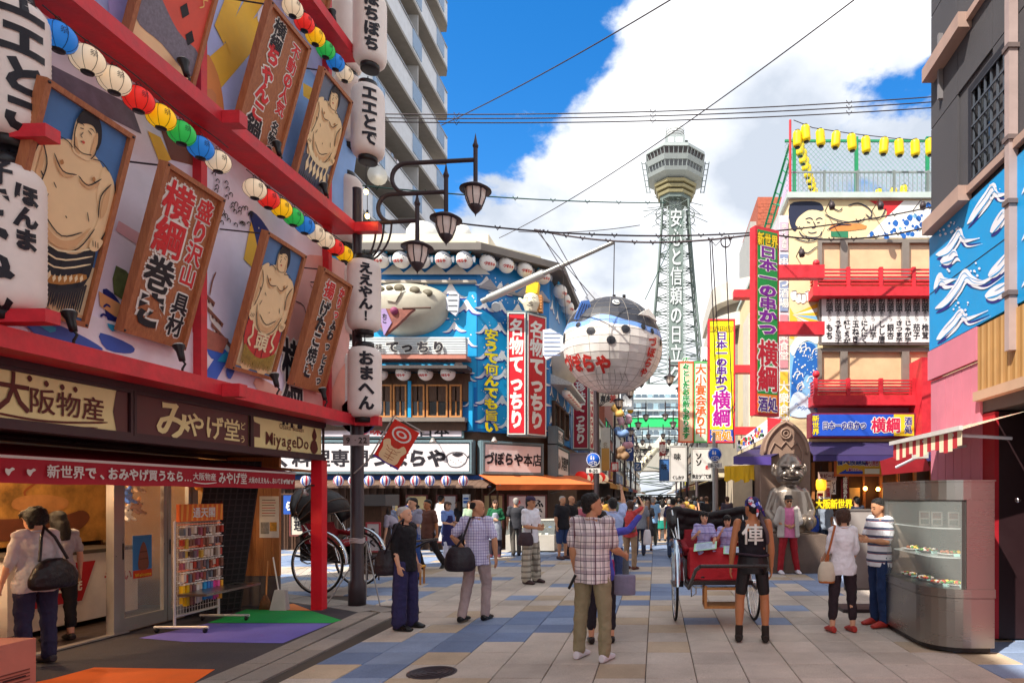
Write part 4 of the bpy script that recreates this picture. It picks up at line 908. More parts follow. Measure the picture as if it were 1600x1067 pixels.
for i,(y,z,cl,w_)in enumerate(((8.13,1.98,'#a080b0','lilac'),(8.28,1.86,'#d8b088','pale tan'),(8.14,1.72,'#2060c0','blue'),(8.29,1.58,'#b87838','shaggy brown'),(8.13,1.5,'#e0d8d0','white'),(8.95,1.98,'#8a4028','dark red brown'),(9.08,1.90,'#d08838','orange, largest'))):plush('%s plush toy hanging behind the shop door glass'%w_ if i<5 else '%s plush toy above the souvenir rack'%w_,(SX-.16 if i<5 else SX+.16,y,z),cl,.09 if i<6 else .13)
# counters, shelves, wares
def shelfunit(label,x0,x1,y0,y1,zs,m,seed):
 t=thing('display_shelf',label,'shelf',((x0+x1)/2,(y0+y1)/2,0));rr=random.Random(seed);q=MB();q.box(x0,x1,y0,y0+.03,.013,zs[-1],m);q.box(x0,x1,y1-.03,y1,.013,zs[-1],m);q.box(x0,x0+.02,y0+.03,y1-.03,.013,zs[-1],m);q.build('side_panel',t)
 for z in zs:
  q=MB();q.box(x0+.02,x1,y0+.03,y1-.03,z-.02,z,m);o=q.build('shelf',t)
  y=y0+.06;g=MB()
  while y<y1-.16:
   wd=rr.uniform(.08,.16);hh=rr.uniform(.07,.17);cl=rr.choice(['#c03828','#e0c050','#e8e0d0','#3a68a8','#d87830','#7a4830','#e8a0a8','#4a8848']);g.box(x1-.28,x1-.03-rr.uniform(0,.05),y,y+wd,z+.001,z+hh,c(cl,rough=.4));y+=wd+.015
  stuff(tagk(g.build('packaged_sweets',t)))
def tagk(o):return o
shelfunit('tall shelf of boxed sweets against the back wall of the souvenir shop',-10.45,-9.9,3.4,6.3,[.3,.75,1.2,1.6,2.0],WOODL,3)
shelfunit('low shelf of boxed sweets further back in the souvenir shop',-9.0,-8.3,6.7,9.6,[.35,.8,1.2],WOODD,5)
for i in range(9):y=4.5+i*.33;t=thing('hanging_ornament','small hanging decoration under the shop ceiling, %s from the left'%ordn(i),'ornament',(-7.05,y,2.1),'decorations under the shop ceiling');cl=['#d03828','#e8c040','#e8e0d8','#3a78b8','#d88098'][i%5];q=MB();q.lathe([(.02,2.08),(.07,2.13),(.08,2.2),(.03,2.27)],c(cl),(-7.05,y,0),n=12);q.build('ornament_body',t);q=MB();q.cyl((-7.05,y,2.27),(-7.05,y,2.85),.004,LBLK,n=4);q.build('string',t)
t=thing('counter','shop counter under a dark red cloth at the left edge','counter',(-7.6,5.6,0));q=MB();q.box(-8.1,-7.05,4.2,6.6,.013,.92,c('#7c1626',rough=.8));q.build('cloth',t);q=MB();q.box(-8.15,-7.0,4.15,6.65,.921,.97,WOODL);q.build('top',t)
for i in range(14):
 y=4.25+i*.17;cl=['#d8b060','#c04030','#e8e0d0','#a87040'][i%4];tt=thing('sweet_box','box of sweets on the red counter, %s from the near end'%ordn(i),'box',(-7.25,y+.07,.97),'boxes on the red counter');q=MB();q.box(-7.4,-7.08,y,y+.14,.971,1.03+.02*(i%3),c(cl,rough=.4));o=q.build('box',tt);q=MB();q.box(-7.36,-7.12,y+.03,y+.11,1.031+.02*(i%3),1.033+.02*(i%3),WHITE);q.build('label_print',tt)
t=thing('freezer','white freezer chest with a red slanted panel of white lettering in the shop','freezer',(-7.75,8.1,0));q=MB();q.box(-8.1,-7.45,7.35,9.2,.08,.95,c('#d8d0c8',rough=.4));q.build('chest',t);fz=Fr((-7.45,0,0),(0,1,0),(0,0,1));q=MB();q.flat(fz,[(7.5,.35),(8.3,.35),(8.5,.85),(7.8,.85)],.004,c('#a81828'));letter(q,fz,'たこ焼',8.0,.58,.2,WHITE,.007,.04);letter(q,fz,'うまい',8.85,.6,.16,c('#a81828'),.007,.03);q.build('lettering',t);q=MB();q.box(-8.12,-7.43,7.33,9.22,.951,1.0,c('#4a4440'));q.build('lid',t)
t=thing('wall_painting','yellow and brown painting of a takoyaki boat above the freezer inside the shop','picture',(-8.2,8.3,1.1));fz=Fr((-8.25,0,0),(0,1,0),(0,0,1));q=MB();q.fbox(fz,6.9,9.6,1.05,2.25,-.05,.0,c('#8a6430',var=.6,sc=3));q.build('board',t);q=MB();q.flat(fz,[(7.3,1.3),(7.7,1.15),(8.9,1.15),(9.3,1.35),(9.2,1.5),(8.8,1.42),(7.8,1.42),(7.4,1.52)],.004,c('#5a3020',var=.3),4);q.line(fz,[(7.7,1.95),(7.9,2.1),(8.3,2.08),(8.5,1.9),(8.35,1.75),(8.5,1.62),(8.8,1.7)],.03,.006,c('#7a4020'),5);q.flat(fz,[(8.2,1.55),(8.5,1.48),(8.9,1.52),(8.95,1.66),(8.6,1.72),(8.25,1.68)],.008,c('#9a6c40',var=.3),4);q.flat(fz,[(7.1,1.9),(7.3,1.8),(7.5,1.95),(7.3,2.15)],.006,c('#6a8a30'),4);q.build('figure_painting',t)
for i,(y,z,s_)in enumerate(((5.15,1.75,'名物'),(5.75,1.85,'土産'),(6.45,1.80,'たこ'))):t=thing('paper_notice','white paper notice hanging inside the shop, %s from the left'%ordn(i),'notice',(-6.9,y,z-.15));q=MB();fz=Fr((-6.9,0,0),(0,1,0),(0,0,1));q.fbox(fz,y-.14,y+.14,z-.12,z+.12,-.004,0,c('#d8d4c8'));q.build('sheet',t);q=MB();letter(q,fz,s_,y,z,.11,RED,.003,.03);q.build('lettering',t)
for i,(x,y)in enumerate(((-7.3,4.6),(-7.6,6.2),(-7.2,7.4),(-8.6,5.2),(-8.9,7.6))):
 t=thing('ceiling_lamp','warm round ceiling lamp inside the shop, %s from the entrance'%ordn(i),'lamp',(x,y,2.72),'ceiling lamps in the souvenir shop');q=MB();q.cyl((x,y,2.78),(x,y,2.899),.012,LBLK,n=6);q.lathe([(.10,2.66),(.06,2.78)],LBLK,(x,y,0),n=16);q.build('lamp_shade',t);q=MB();q.ball((x,y,2.67),.045,c('#ffc070',emit=14),10,8);q.build('bulb',t)
 ld=bpy.data.lights.new('shop_lamp','POINT');ld.energy=34;ld.color=(1,.66,.36);ld.shadow_soft_size=.07;lo=bpy.data.objects.new('lamp_light',ld);COL.objects.link(lo);lo.location=(x,y,2.58);lo.parent=t;lo.matrix_parent_inverse=parent_inv(t)
# wire rack of souvenirs on wheels
t=thing('souvenir_rack','white wire rack on wheels hung with small souvenirs under an orange header','rack',(-5.95,8.35,0));RX=-5.98;RY0,RY1=7.95,8.75
WIRE=c('#c8c4c0',rough=.35,metal=.3)
q=MB()
for y in(RY0,RY1):q.cyl((RX,y,.07),(RX,y,1.38),.016,WIRE,n=8);q.tube([(RX-.25,y,.075),(RX+.42,y,.075)],.018,WIRE,8)
q.tube([(RX,RY0,1.38),(RX,RY1,1.38)],.014,WIRE,8);q.tube([(RX,RY0,.2),(RX,RY1,.2)],.014,WIRE,8);q.build('frame',t);q=MB()
for k in range(17):y=RY0+(RY1-RY0)*k/16;q.tube([(RX,y,.2),(RX,y,1.36)],.003,WIRE,4)
for k in range(20):z=.22+k*.06;q.tube([(RX+.004,RY0,z),(RX+.004,RY1,z)],.003,WIRE,4)
q.build('wire_grid',t)
for x in(-.22,.38):
 for y in(RY0,RY1):q=MB();q.lathe([(.03,-.012),(.035,0),(.03,.012)],LBLK,(RX+x,y,.036),axis='X',n=12);q.build('wheel',t)
q=MB();q.hexa([(RX+.02,RY0,1.38),(RX+.06,RY0,1.38),(RX+.06,RY1,1.38),(RX+.02,RY1,1.38),(RX+.02,RY0,1.60),(RX+.06,RY0,1.60),(RX+.06,RY1,1.60),(RX+.02,RY1,1.60)],c('#e06820'));q.build('header',t)
fz=Fr((RX+.06,0,0),(0,1,0),(0,0,1));q=MB();
for k in range(9):a=RY0+.09*k;q.flat(fz,[(a+.02,1.385),(a+.05,1.385),(a+.07,1.595),(a+.03,1.595)],.003,c('#f0a040'))
letter(q,fz,'通天閣',8.38,1.49,.14,WHITE,.006,.03);q.build('lettering',t)
rr=random.Random(11)
for k in range(7):
 z=1.29-k*.145
 q=MB();q.box(RX+.02,RX+.05,RY0+.02,RY1-.02,z+.045,z+.06,WHITE if k%2 else c('#e08868'));q.build('price_rail',t)
 for j in range(12):
  y=RY0+.03+j*.063;cl=rr.choice(['#a83828','#8a4a38','#c09840','#b8a898','#6a5a60','#8a4858','#c8b8a8','#5a6068','#5a4438','#7a5040'])if k<5 else['#e0b020','#c8a018','#8a5a48','#6a4a50','#d0c8c0','#c0b0a0','#2a90c8','#3a78c0','#4a70a8','#d04090','#d85898','#e0a030'][j]
  q=MB();q.box(RX+.03,RX+.06+rr.uniform(0,.03),y+rr.uniform(0,.008),y+.050-rr.uniform(0,.01),z-rr.uniform(.06,.11),z+.02-rr.uniform(0,.02),c(cl,rough=.3));q.box(RX+.03,RX+.094,y+.012,y+.036,z+.022,z+.032,WHITE);q.build('souvenir_pack',t)
q=MB();q.hexa([(RX+.06,RY0-.03,.46),(RX+.42,RY0-.03,.46),(RX+.42,9.0,.46),(RX+.06,9.0,.46),(RX+.06,RY0-.03,.49),(RX+.42,RY0-.03,.49),(RX+.42,9.0,.49),(RX+.06,9.0,.49)],STEEL);q.build('tray',t)
# black woven screen leaning outwards, wooden end wall with a poster
MESH=c('#1c181a',rough=.7);t=thing('woven_screen','tall black lattice screen leaning at the end of the shop front','screen',(-6.2,9.2,0));b0=Vector((-6.5,9.0,.01));b1=Vector((-6.13,9.42,.01));up=Vector((.32,.0,2.2))
fr=Fr(b0,(b1-b0).normalized(),up.normalized());wd=(b1-b0).length;hh=up.length;q=MB();q.fbox(fr,-.1,wd,0,hh,-.02,0,MESH);q.build('panel',t);q=MB()
for k in range(9):q.fbox(fr,-.1+k*(wd+.1)/8-.008,-.1+k*(wd+.1)/8+.008,0,hh,.001,.010,c('#2e282a'))
for k in range(26):q.fbox(fr,-.1,wd,.04+k*.085,.055+k*.085,.011,.018,c('#2e282a'))
q.build('lattice',t)
FW=front(9.9);q=MB();x0=-6.7;n_=7
for k in range(n_):q=MB();q.fbox(FW,x0+k*.125+.003,x0+(k+1)*.125-.003,.47,2.3,-.05,.0,WOODP);q.build('plank',lb)
for k in range(3):
 for j in range(1):q=MB();q.fbox(FW,x0+k*.29+.004,x0+(k+1)*.29-.004,.012,.465,-.05,.012,c('#5a5250',var=.2,rough=.8,bump=.3));q.build('stone_slab',lb)
t=thing('poster','white poster with red writing and two small photographs on the wooden wall','poster',(-6.05,9.88,1.0));q=MB();q.fbox(FW,-6.13,-5.83,1.06,1.70,.002,.006,c('#d8d4cc'));q.build('sheet',t);q=MB()
for k in range(7):q.line(FW,[(-6.09,1.64-k*.04),(-6.09+rnd.uniform(.16,.22),1.64-k*.04)],.012,.008,c('#b84038')if k%2 else c('#6a5a50'))
q.flat(FW,[(-6.11,1.12),(-5.98,1.12),(-5.98,1.30),(-6.11,1.30)],.008,c('#8a8884',var=.4,sc=30));q.flat(FW,[(-5.97,1.16),(-5.86,1.16),(-5.86,1.30),(-5.97,1.30)],.008,c('#b88830',var=.4,sc=30));q.build('print',t)
q=MB();q.box(-6.7,-5.75,9.86,9.98,2.3,2.42,WOODD);q.hexa([(-6.9,9.6,2.2),(-5.55,9.75,2.08),(-5.55,10.3,2.08),(-6.9,10.3,2.2),(-6.9,9.6,2.24),(-5.55,9.75,2.12),(-5.55,10.3,2.12),(-6.9,10.3,2.24)],WOODP);q.build('small_eave',lb)
# dustpan and broom
t=thing('dustpan','white long handled dustpan standing by the wooden end wall','dustpan',(-5.62,9.55,0));q=MB();q.tube([(-5.66,9.6,.28),(-5.78,9.66,.78)],.010,WHITE,6);q.build('handle',t);q=MB();q.hexa([(-5.74,9.5,.005),(-5.50,9.5,.005),(-5.50,9.62,.005),(-5.74,9.62,.005),(-5.70,9.56,.30),(-5.54,9.56,.30),(-5.54,9.62,.30),(-5.70,9.62,.30)],c('#b8b4b4'));q.build('pan',t)
t=thing('broom','short straw broom leaning next to the dustpan','broom',(-5.86,9.62,0));q=MB();q.tube([(-5.86,9.62,.2),(-5.90,9.72,.72)],.011,WOODL,6);q.build('handle',t);q=MB();q.lathe([(.10,.004),(.08,.12),(.025,.22)],c('#7a5238',rough=.95,bump=.6),(-5.86,9.6,0),n=12,sy=.4);q.build('bristles',t)
t=thing('carton','pinkish cardboard carton standing on the forecourt at the left edge','box',(-5.9,5.62,0));q=MB();q.box(-6.2,-5.62,5.4,5.80,.012,.42,c('#b87868',rough=.85));q.build('box',t);q=MB();q.box(-5.615,-5.612,5.5,5.7,.1,.11,INK);[q.box(-5.619,-5.614,5.46,5.74,.06+.03*k,.07+.03*k,c('#6a3830'))for k in range(4)];q.build('print',t)
# puffer fish restaurant on the corner
ZB=c('#1478c0',rough=.45,var=.12,sc=.8);ZC=c('#18a0dc',rough=.45,var=.10,sc=.8);WV=c('#e8e6e8',rough=.5,var=.04);WSH=c('#243a9c',rough=.5);WGR=c('#a8a4c4',rough=.5);STONEB=c('#6a8088',rough=.8,var=.35,sc=60,bump=.5,bsc=90);CRW=c('#d8d0c0',rough=.8)
zb=thing('puffer_restaurant','bright blue corner restaurant painted with white waves and hung with puffer fish','building',(-5,21,0))
Z1=front(20.3);xa=-5.68;A2=Vector((-5.68,20.3,0));B2=Vector((-3.66,21.9,0));e2=(B2-A2).normalized();Z2=Fr(A2,e2,(0,0,1));L2=(B2-A2).length;Z3=Fr(B2,(0,1,0),(0,0,1));L3=8.0
def plan(off):return[(-14,20.3+off),(-5.68-off*.35,20.3+off),(-3.66-off*.8,21.9+off*.35),(-3.66-off,30),(-14,30)]
q=MB();q.prism(GF,plan(0),3.75,9.25,ZB);q.prism(GF,plan(.05),.0,3.75,WOODD);q.build('wall',zb)
q=MB();q.prism(GF,[(-14,19.75),(-5.4,19.75),(-3.1,21.6),(-3.1,30),(-14,30)],9.30,9.52,c('#6a6460'));q.prism(GF,plan(.4),9.53,9.95,c('#c8c0a8'));q.box(-14,-5.5,21.0,29,9.96,10.3,CRW);q.build('roof',zb)
for i,(x,r_)in enumerate(((-8.2,.55),(-6.9,.42))):
 t=thing('roof_tank','white rounded water tank on the restaurant roof, %s one'%('larger' if i==0 else 'smaller'),'tank',(x,22.5,9.95));q=MB();q.lathe([(r_,10.3),(r_,10.8+r_*.3),(r_*.7,11.0+r_*.4),(.001,11.1+r_*.4)],c('#d8d8d4'),(x,22.5,0),n=20);q.build('tank_shell',t)
# waves on the blue walls
WSP=[(-1,0),(-.62,.10),(-.30,.42),(-.12,.72),(.02,.86),(.16,.72),(.30,.46),(.62,.22),(1.05,.08),(.66,.0),(.40,.06),(.16,.24),(.02,.10),(-.14,.26),(-.36,.02),(-.7,-.06)]
def wave(a_,fr,x,y,s_,d=.006,flip=1,m=None):
 a_.flat(fr,[(x+(p[0]+.05)*s_*flip,y+(p[1]-.10)*s_)for p in WSP],d,WSH if m is None else m,2);a_.flat(fr,[(x+p[0]*s_*flip,y+p[1]*s_)for p in WSP],d+.005,WV,2)
 for k in range(4):a=x+rnd.uniform(-.5,.6)*s_;b=y+rnd.uniform(.75,1.15)*s_;r_=rnd.uniform(.03,.06)*s_;a_.flat(fr,[(a-r_,b),(a,b-r_*1.6),(a+r_,b),(a,b+r_)],d+.005,WV,2)
zp=MB();zp.flat(Z1,[(-9.4,5.15),(-5.69,5.15),(-5.69,8.35),(-9.4,8.35)],.004,ZC)  # lighter blue paints in the sunlit wall below the eave shadow
for k,(x,y,s_)in enumerate([(-6.5,8.0,.42),(-7.3,8.1,.3),(-6.0,7.5,.4),(-8.0,8.05,.35),(-8.9,8.0,.3),(-6.4,6.9,.3),(-5.98,6.45,.26),(-6.5,6.15,.30),(-6.25,5.6,.42),(-7.0,5.4,.3),(-5.95,5.35,.22),(-6.9,7.3,.28),(-9.0,5.5,.3),(-5.9,4.55,.2)]):wave(zp,Z1,x,y,s_*1.25,.008,1 if k%2 else-1)
zp.build('wave_painting',zb)
zp=MB();zp.flat(Z2,[(.02,3.85),(1.35,3.85),(1.35,6.9),(.5,7.5),(.02,7.7)],.004,ZC)  # sunlit area painted lighter; slanting top edge follows the eave shadow
for k in range(26):
 x=.3+(k%4)*.62+rnd.uniform(-.15,.15);y=4.0+(k//4)*.72+rnd.uniform(-.12,.12)
 if x<2.5:wave(zp,Z2,x,y,rnd.uniform(.30,.46),.008,rnd.choice((-1,1)))
zp.build('wave_painting',zb);zp=MB()
for k in range(18):wave(zp,Z3,.5+(k%4)*1.6+rnd.uniform(-.3,.3),4.2+(k//4)*1.0,rnd.uniform(.3,.5),.008)
zp.build('wave_painting',zb)
# puffer lanterns
def pufmat():
 m,t,b,l=mat_nodes('puffer_paint');tx=N(t,'ShaderNodeTexCoord');sp=N(t,'ShaderNodeSeparateXYZ');l(tx.outputs['Object'],sp.inputs[0])
 no=N(t,'ShaderNodeTexNoise',i_Scale=9.0,i_Detail=2.0);l(tx.outputs['Object'],no.inputs['Vector'])
 a=N(t,'ShaderNodeMath',operation='MULTIPLY_ADD',i_1=.22,i_2=-.11);l(no.outputs[0],a.inputs[0]);z=N(t,'ShaderNodeMath',operation='ADD');l(sp.outputs[2],z.inputs[0]);l(a.outputs[0],z.inputs[1])
 x2=N(t,'ShaderNodeMath',operation='MULTIPLY_ADD',i_1=.35);l(sp.outputs[0],x2.inputs[0]);l(z.outputs[0],x2.inputs[2])
 g=N(t,'ShaderNodeMath',operation='GREATER_THAN',i_1=.13);l(x2.outputs[0],g.inputs[0]);mx_=N(t,'ShaderNodeMix',data_type='RGBA');mx_.inputs[6].default_value=(*lin('#e6e2de'),1);mx_.inputs[7].default_value=(*lin('#6a6e78'),1);l(g.outputs[0],mx_.inputs[0])
 vo=N(t,'ShaderNodeTexVoronoi',i_Scale=11.0);l(tx.outputs['Object'],vo.inputs['Vector']);lt=N(t,'ShaderNodeMath',operation='LESS_THAN',i_1=.20);l(vo.outputs['Distance'],lt.inputs[0])
 g2=N(t,'ShaderNodeMath',operation='GREATER_THAN',i_1=.02);l(x2.outputs[0],g2.inputs[0]);an=N(t,'ShaderNodeMath',operation='MULTIPLY');l(lt.outputs[0],an.inputs[0]);l(g2.outputs[0],an.inputs[1])
 m2=N(t,'ShaderNodeMix',data_type='RGBA');m2.inputs[7].default_value=(*lin('#23222a'),1);l(an.outputs[0],m2.inputs[0]);l(mx_.outputs[2],m2.inputs[6]);l(m2.outputs[2],b.inputs['Base Color']);b.inputs['Roughness'].default_value=.45;return m
PUF=pufmat();q=MB();pr=[(max(.0001,.26*math.sin(math.pi*i/16)),-.26*math.cos(math.pi*i/16))for i in range(17)];q.lathe(pr,PUF,n=20);PB=cl_me(q,'fish_body')
q=MB();[q.prism(Fr((0,.04,.2),(s_,0,0),(0,0,1))if 0 else Fr((s_*.12,.02,.20),(1,0,0),(0,0,1)),[(-.07,0),(.07,0),(.10,.10),(-.03,.12)],-.02,.02,c('#1c9cd0'))for s_ in(-1,1)];PFN=cl_me(q,'fin')
q=MB();q.prism(Fr((0,0,0),(1,0,0),(0,0,1)),[(.22,-.03),(.34,-.11),(.36,0),(.34,.11),(.22,.03)],-.015,.015,c('#8a8e98'));PT=cl_me(q,'tail')
q=MB();fr=Fr((0,0,0),(1,0,0),(0,0,1))
def onball(a,b,d):r_=.263+d*.3;th=a/.26;ph=b/.26;return Vector((r_*math.cos(ph)*math.sin(th),-r_*math.cos(ph)*math.cos(th),r_*math.sin(ph)))
letter(q,fr,'づぼらや',-.02,-.115,.105,c('#c02828'),.0,.05,wrap=onball);PL_=cl_me(q,'lettering')
def pufl(loc,label,group,rz=0,sc_=1.0,tail=True):
 t=thing('puffer_lantern',label,'lantern',loc,group,rz,local=True);t.scale=(sc_,)*3;link('fish_body',PB,t);link('fin',PFN,t);link('lettering',PL_,t)
 if tail:link('tail',PT,t)
 return t
for i,u in enumerate((595,627,660,693,726)):pufl(P(u,406,19.92),'white round puffer fish lantern under the front eave, %s from the left'%ordn(i),'puffer lanterns under the eaves',R(-8))
for i,(u,v)in enumerate(((762,410),(791,414),(820,421),(848,432))):
 s_,z_=Z2.px(u,v,.3);pufl(Z2.pt(s_,z_,.3),'puffer fish lantern under the slanting eave of the corner, %s from the left'%ordn(i),'puffer lanterns under the eaves',R(38))
for i in range(6):s_=.5+i*.95;pufl(Z3.pt(s_,8.86,.3),'puffer fish lantern along the street side eave, %s from the corner'%ordn(i),'puffer lanterns under the eaves',R(80),.95)
for i,u in enumerate((562,594,630,665,700)):pufl(P(u,583,19.80),'small puffer fish lantern over the upstairs windows, %s from the left'%ordn(i),'puffer lanterns over the windows',R(-8),.88,tail=False)
# white triangular crests under lantern rows
q=MB()
for u in range(600,740,33):a,b=Z1.px(u+14,424,.12);q.flat(Z1,[(a-.40,b-.10),(a+.40,b-.10),(a+.10,b+.18),(a,b+.22)],.12,c('#b8b4ae'));
for k in range(4):q.flat(Z2,[(.1+k*.62,8.38),(.7+k*.62,8.38),(.42+k*.62,8.66)],.05,c('#9a98a0'))
q.build('crest_trim',zb);q=MB();q.fbox(Z1,-11,-5.68,8.42,8.50,.0,.16,c('#b0a89c'));q.fbox(Z1,-11,-5.68,9.05,9.22,.0,.30,c('#18a0d0'));q.fbox(Z2,.06,L2,8.30,8.38,.0,.1,c('#8a8890'));q.build('cornice',zb)
# big half relief blowfish on the front
def fishbody(name,t,fr,pts_prof,m,depth,dz=0):
 pass
FISHW=c('#b8b2a2',rough=.5,var=.12,sc=2);FISHT=c('#c8ccd4',rough=.5)
def relief(label,fr,cx,cz,ax,az,dd,spots,mats=FISHW,tailx=1,rib=9):
 t=thing('puffer_model',label,'model fish',fr.pt(cx,cz-az,0));vs=[];fs=[];nu,nv=28,14
 for i in range(nu+1):
  for j in range(nv+1):
   a=-1+2*i/nu;ph=math.pi*(j/nv-.5);r_=math.sqrt(max(0,1-a*a));r_=r_**.9;up=math.sin(ph);z=up*r_*az*(1 if up<0 else .62)-(.0 if up<0 else 0);d=math.cos(ph)*r_*dd
   d*=(1-.03*(j%2));vs.append(fr.pt(cx+a*ax,cz+z,d+.02))
 for i in range(nu):
  for j in range(nv):k=i*(nv+1)+j;fs.append((k,k+nv+1,k+nv+2,k+1))
 q=MB();q.add(vs,fs,mats,True);q.build('fish_body',t)
 for x,z,r_ in spots:
  rr_=math.sqrt(max(.01,1-(x)**2));zz=z/(.62 if z>0 else 1)/rr_;d=math.sqrt(max(.02,1-zz*zz))*rr_*dd+.05
  q=MB();q.lathe([(r_,0),(r_*.95,.03),(.001,.035)],c('#6a6250'),fr.pt(cx+x*ax,cz+z*az,d-.02),n=16,M4=fr.n.to_track_quat('Z','Y').to_matrix().to_4x4()@Matrix.Diagonal((1.35,1,1,1)));q.build('spot',t)
 tx_=cx+tailx*ax;q=MB();q.prism(fr,[(tx_-.12*tailx,cz-.16),(tx_+.22*tailx,cz-.42),(tx_+.30*tailx,cz-.3),(tx_+.34*tailx,cz+.25),(tx_+.22*tailx,cz+.36),(tx_-.12*tailx,cz+.12)][::tailx],.12,.22,FISHT);q.build('tail',t)
 for k in range(4):q=MB();y=cz-.28+k*.17;q.fbox(fr,min(tx_,tx_+.28*tailx),max(tx_,tx_+.28*tailx),y,y+.025,.221,.235,c('#6a7078'));q.build('tail_ray',t)
 q=MB();q.prism(fr,[(cx+.05*ax,cz+.04),(cx+.05*ax-.40,cz-.10),(cx+.05*ax-.12,cz-.16),(cx+.12*ax+.02,cz-.02+.30)],dd,dd+.05,FISHW);q.build('fin',t);return t
a,b=Z1.px(636,476);relief('big cream puffer fish model mounted on the blue front wall above the upstairs windows',Z1,a,b,1.38,1.02,.75,[(-.42,.26,.11),(-.20,.30,.08),(.02,.30,.12),(.36,.24,.12),(.62,.18,.12)])
# pinkish model boat hanging below it with a flag
t=thing('hanging_ornament','reddish painted boat ornament with a violet flag below the cream puffer model','ornament',Z1.pt(a,b-1.6,.9));q=MB();cx,cz=Z1.px(626,490,.9)
q.prism(Z1,[(cx-.62,cz+.12),(cx+.45,cz+.12),(cx+.30,cz+.0),(cx-.05,cz-.35),(cx-.45,cz-.68),(cx-.60,cz-.3)],.85,1.0,c('#8a5044',var=.4,sc=8));q.build('hull',t);q=MB();q.prism(Z1,[(cx-.62,cz+.1),(cx-.40,cz+.11),(cx-.22,cz-.30),(cx-.45,cz-.70)],1.003,1.03,c('#a088b8'));letter(q,Z1,'たこ',cx-.43,cz-.18,.15,INK,1.035,.03,vert=True);q.build('flag',t);q=MB();q.ball(Z1.pt(cx-.15,cz+.05,1.0),.12,c('#8a3a60'));q.build('ball',t)
q=MB();q.tube([Z1.pt(cx+.1,cz+.13,1.0),Z1.pt(cx+.95,cz+.15,1.0)],.03,WOODD,6);q.build('pole',t)
# sign strip, small roof, upstairs windows
t=thing('sign_strip','white slatted sign strip reading てっちり above the upstairs windows','sign',Z1.pt(-8,5.9,.3));x0,z0=Z1.px(540,553,.5);x1,z1=Z1.px(728,527,.5)
q=MB()
for k in range(7):zz=z0+(z1-z0)*k/7;q.fbox(Z1,x0-2,x1,zz+.004,zz+(z1-z0)/7-.004,.3,.5+.01*k,c('#c8d0d4'))
q.build('slat',t);q=MB()
for ch,u in(('味',592),('て',613),('っ',636),('ち',661),('り',685)):aa,bb=Z1.px(u,541,.6);letter(q,Z1,ch,aa,bb-.02,.36 if ch!='味' else .2,INK,.60,.05,sx=1.15,outline=WHITE,ow=.03)
q.build('lettering',t);q=MB();x0_,z0_=Z1.px(720,560,.5);q.fbox(Z1,-11,x1+.02,z0-.16,z0-.04,.0,.56,c('#b87868'));q.build('ledge',zb)
q=MB();zz=Z1.px(600,573,.8)[1];q.hexa([Z1.pt(-11,zz-.06,.9),Z1.pt(x1+.15,zz-.06,.9),Z1.pt(x1+.05,zz-.02,.0),Z1.pt(-11,zz-.02,.0),Z1.pt(-11,zz+.03,.9),Z1.pt(x1+.15,zz+.03,.9),Z1.pt(x1+.05,zz+.10,0),Z1.pt(-11,zz+.10,0)],c('#4a4240',bump=.4));q.build('small_roof',zb)
q=MB();q.fbox(Z1,-11,x1-.0,zz-.95,zz-.06,.03,.12,WOODD);q.build('lantern_board',zb)
wz0=Z1.px(600,652,.1)[1];wz1=Z1.px(600,601,.1)[1]
for i,(ua,ub)in enumerate(((548,586),(588,613),(615,636),(642,664),(667,700),(703,722))):
 a,_=Z1.px(ua,600,.1);b,_=Z1.px(ub,600,.1);q=MB();q.frame(Z1,a,b,wz0,wz1,.05,.05,.16,WOODL);o=q.build('window',zb);q=MB();q.fbox(Z1,a+.05,b-.05,wz0+.05,wz1-.05,.07,.08,DARKGLASS);q.build('pane',o);q=MB();q.fbox(Z1,(a+b)/2-.02,(a+b)/2+.02,wz0+.05,wz1-.05,.085,.12,WOODL);q.build('mullion',o)
a,_=Z1.px(637,600,.2);q=MB();q.fbox(Z1,a,a+.10,wz0-.05,wz1+.1,.05,.2,ZC);q.build('blue_post',zb)
q=MB();q.fbox(Z1,-11,-5.95,wz0-.16,wz0-.03,.0,.40,c('#7a7068'));q.fbox(Z1,-11,-5.98,wz0-.42,wz0-.17,.0,.24,WOODD);q.build('sill',zb)
q=MB()
for x in(-5.90,):q.fbox(Z1,x,x+.12,3.78,5.3,.0,.15,ZC)
q.build('blue_post',zb)
# sign: 珍味 ... 日本一
t=thing('sign','long white sign strip ending in 日本一 below the upstairs windows','sign',Z1.pt(-8,3.85,.1));x0,z0=Z1.px(470,684,.15);x1,z1=Z1.px(724,660,.15);q=MB();q.fbox(Z1,x0,x1,z0,z1,.05,.14,STONEB);q.build('surround',t);q=MB();q.fbox(Z1,x0,x1-.06,z0+.05,z1-.05,.142,.16,c('#d8c8d0'));q.build('panel',t);q=MB()
for s_,u,hh,m_ in(('珍味',577,.32,TR),('浪',603,.34,INK),('日本一',690,.40,INK)):aa,bb=Z1.px(u,672,.17);letter(q,Z1,s_,aa,bb,hh,m_,.162,.04,sx=1.25)
q.build('lettering',t)
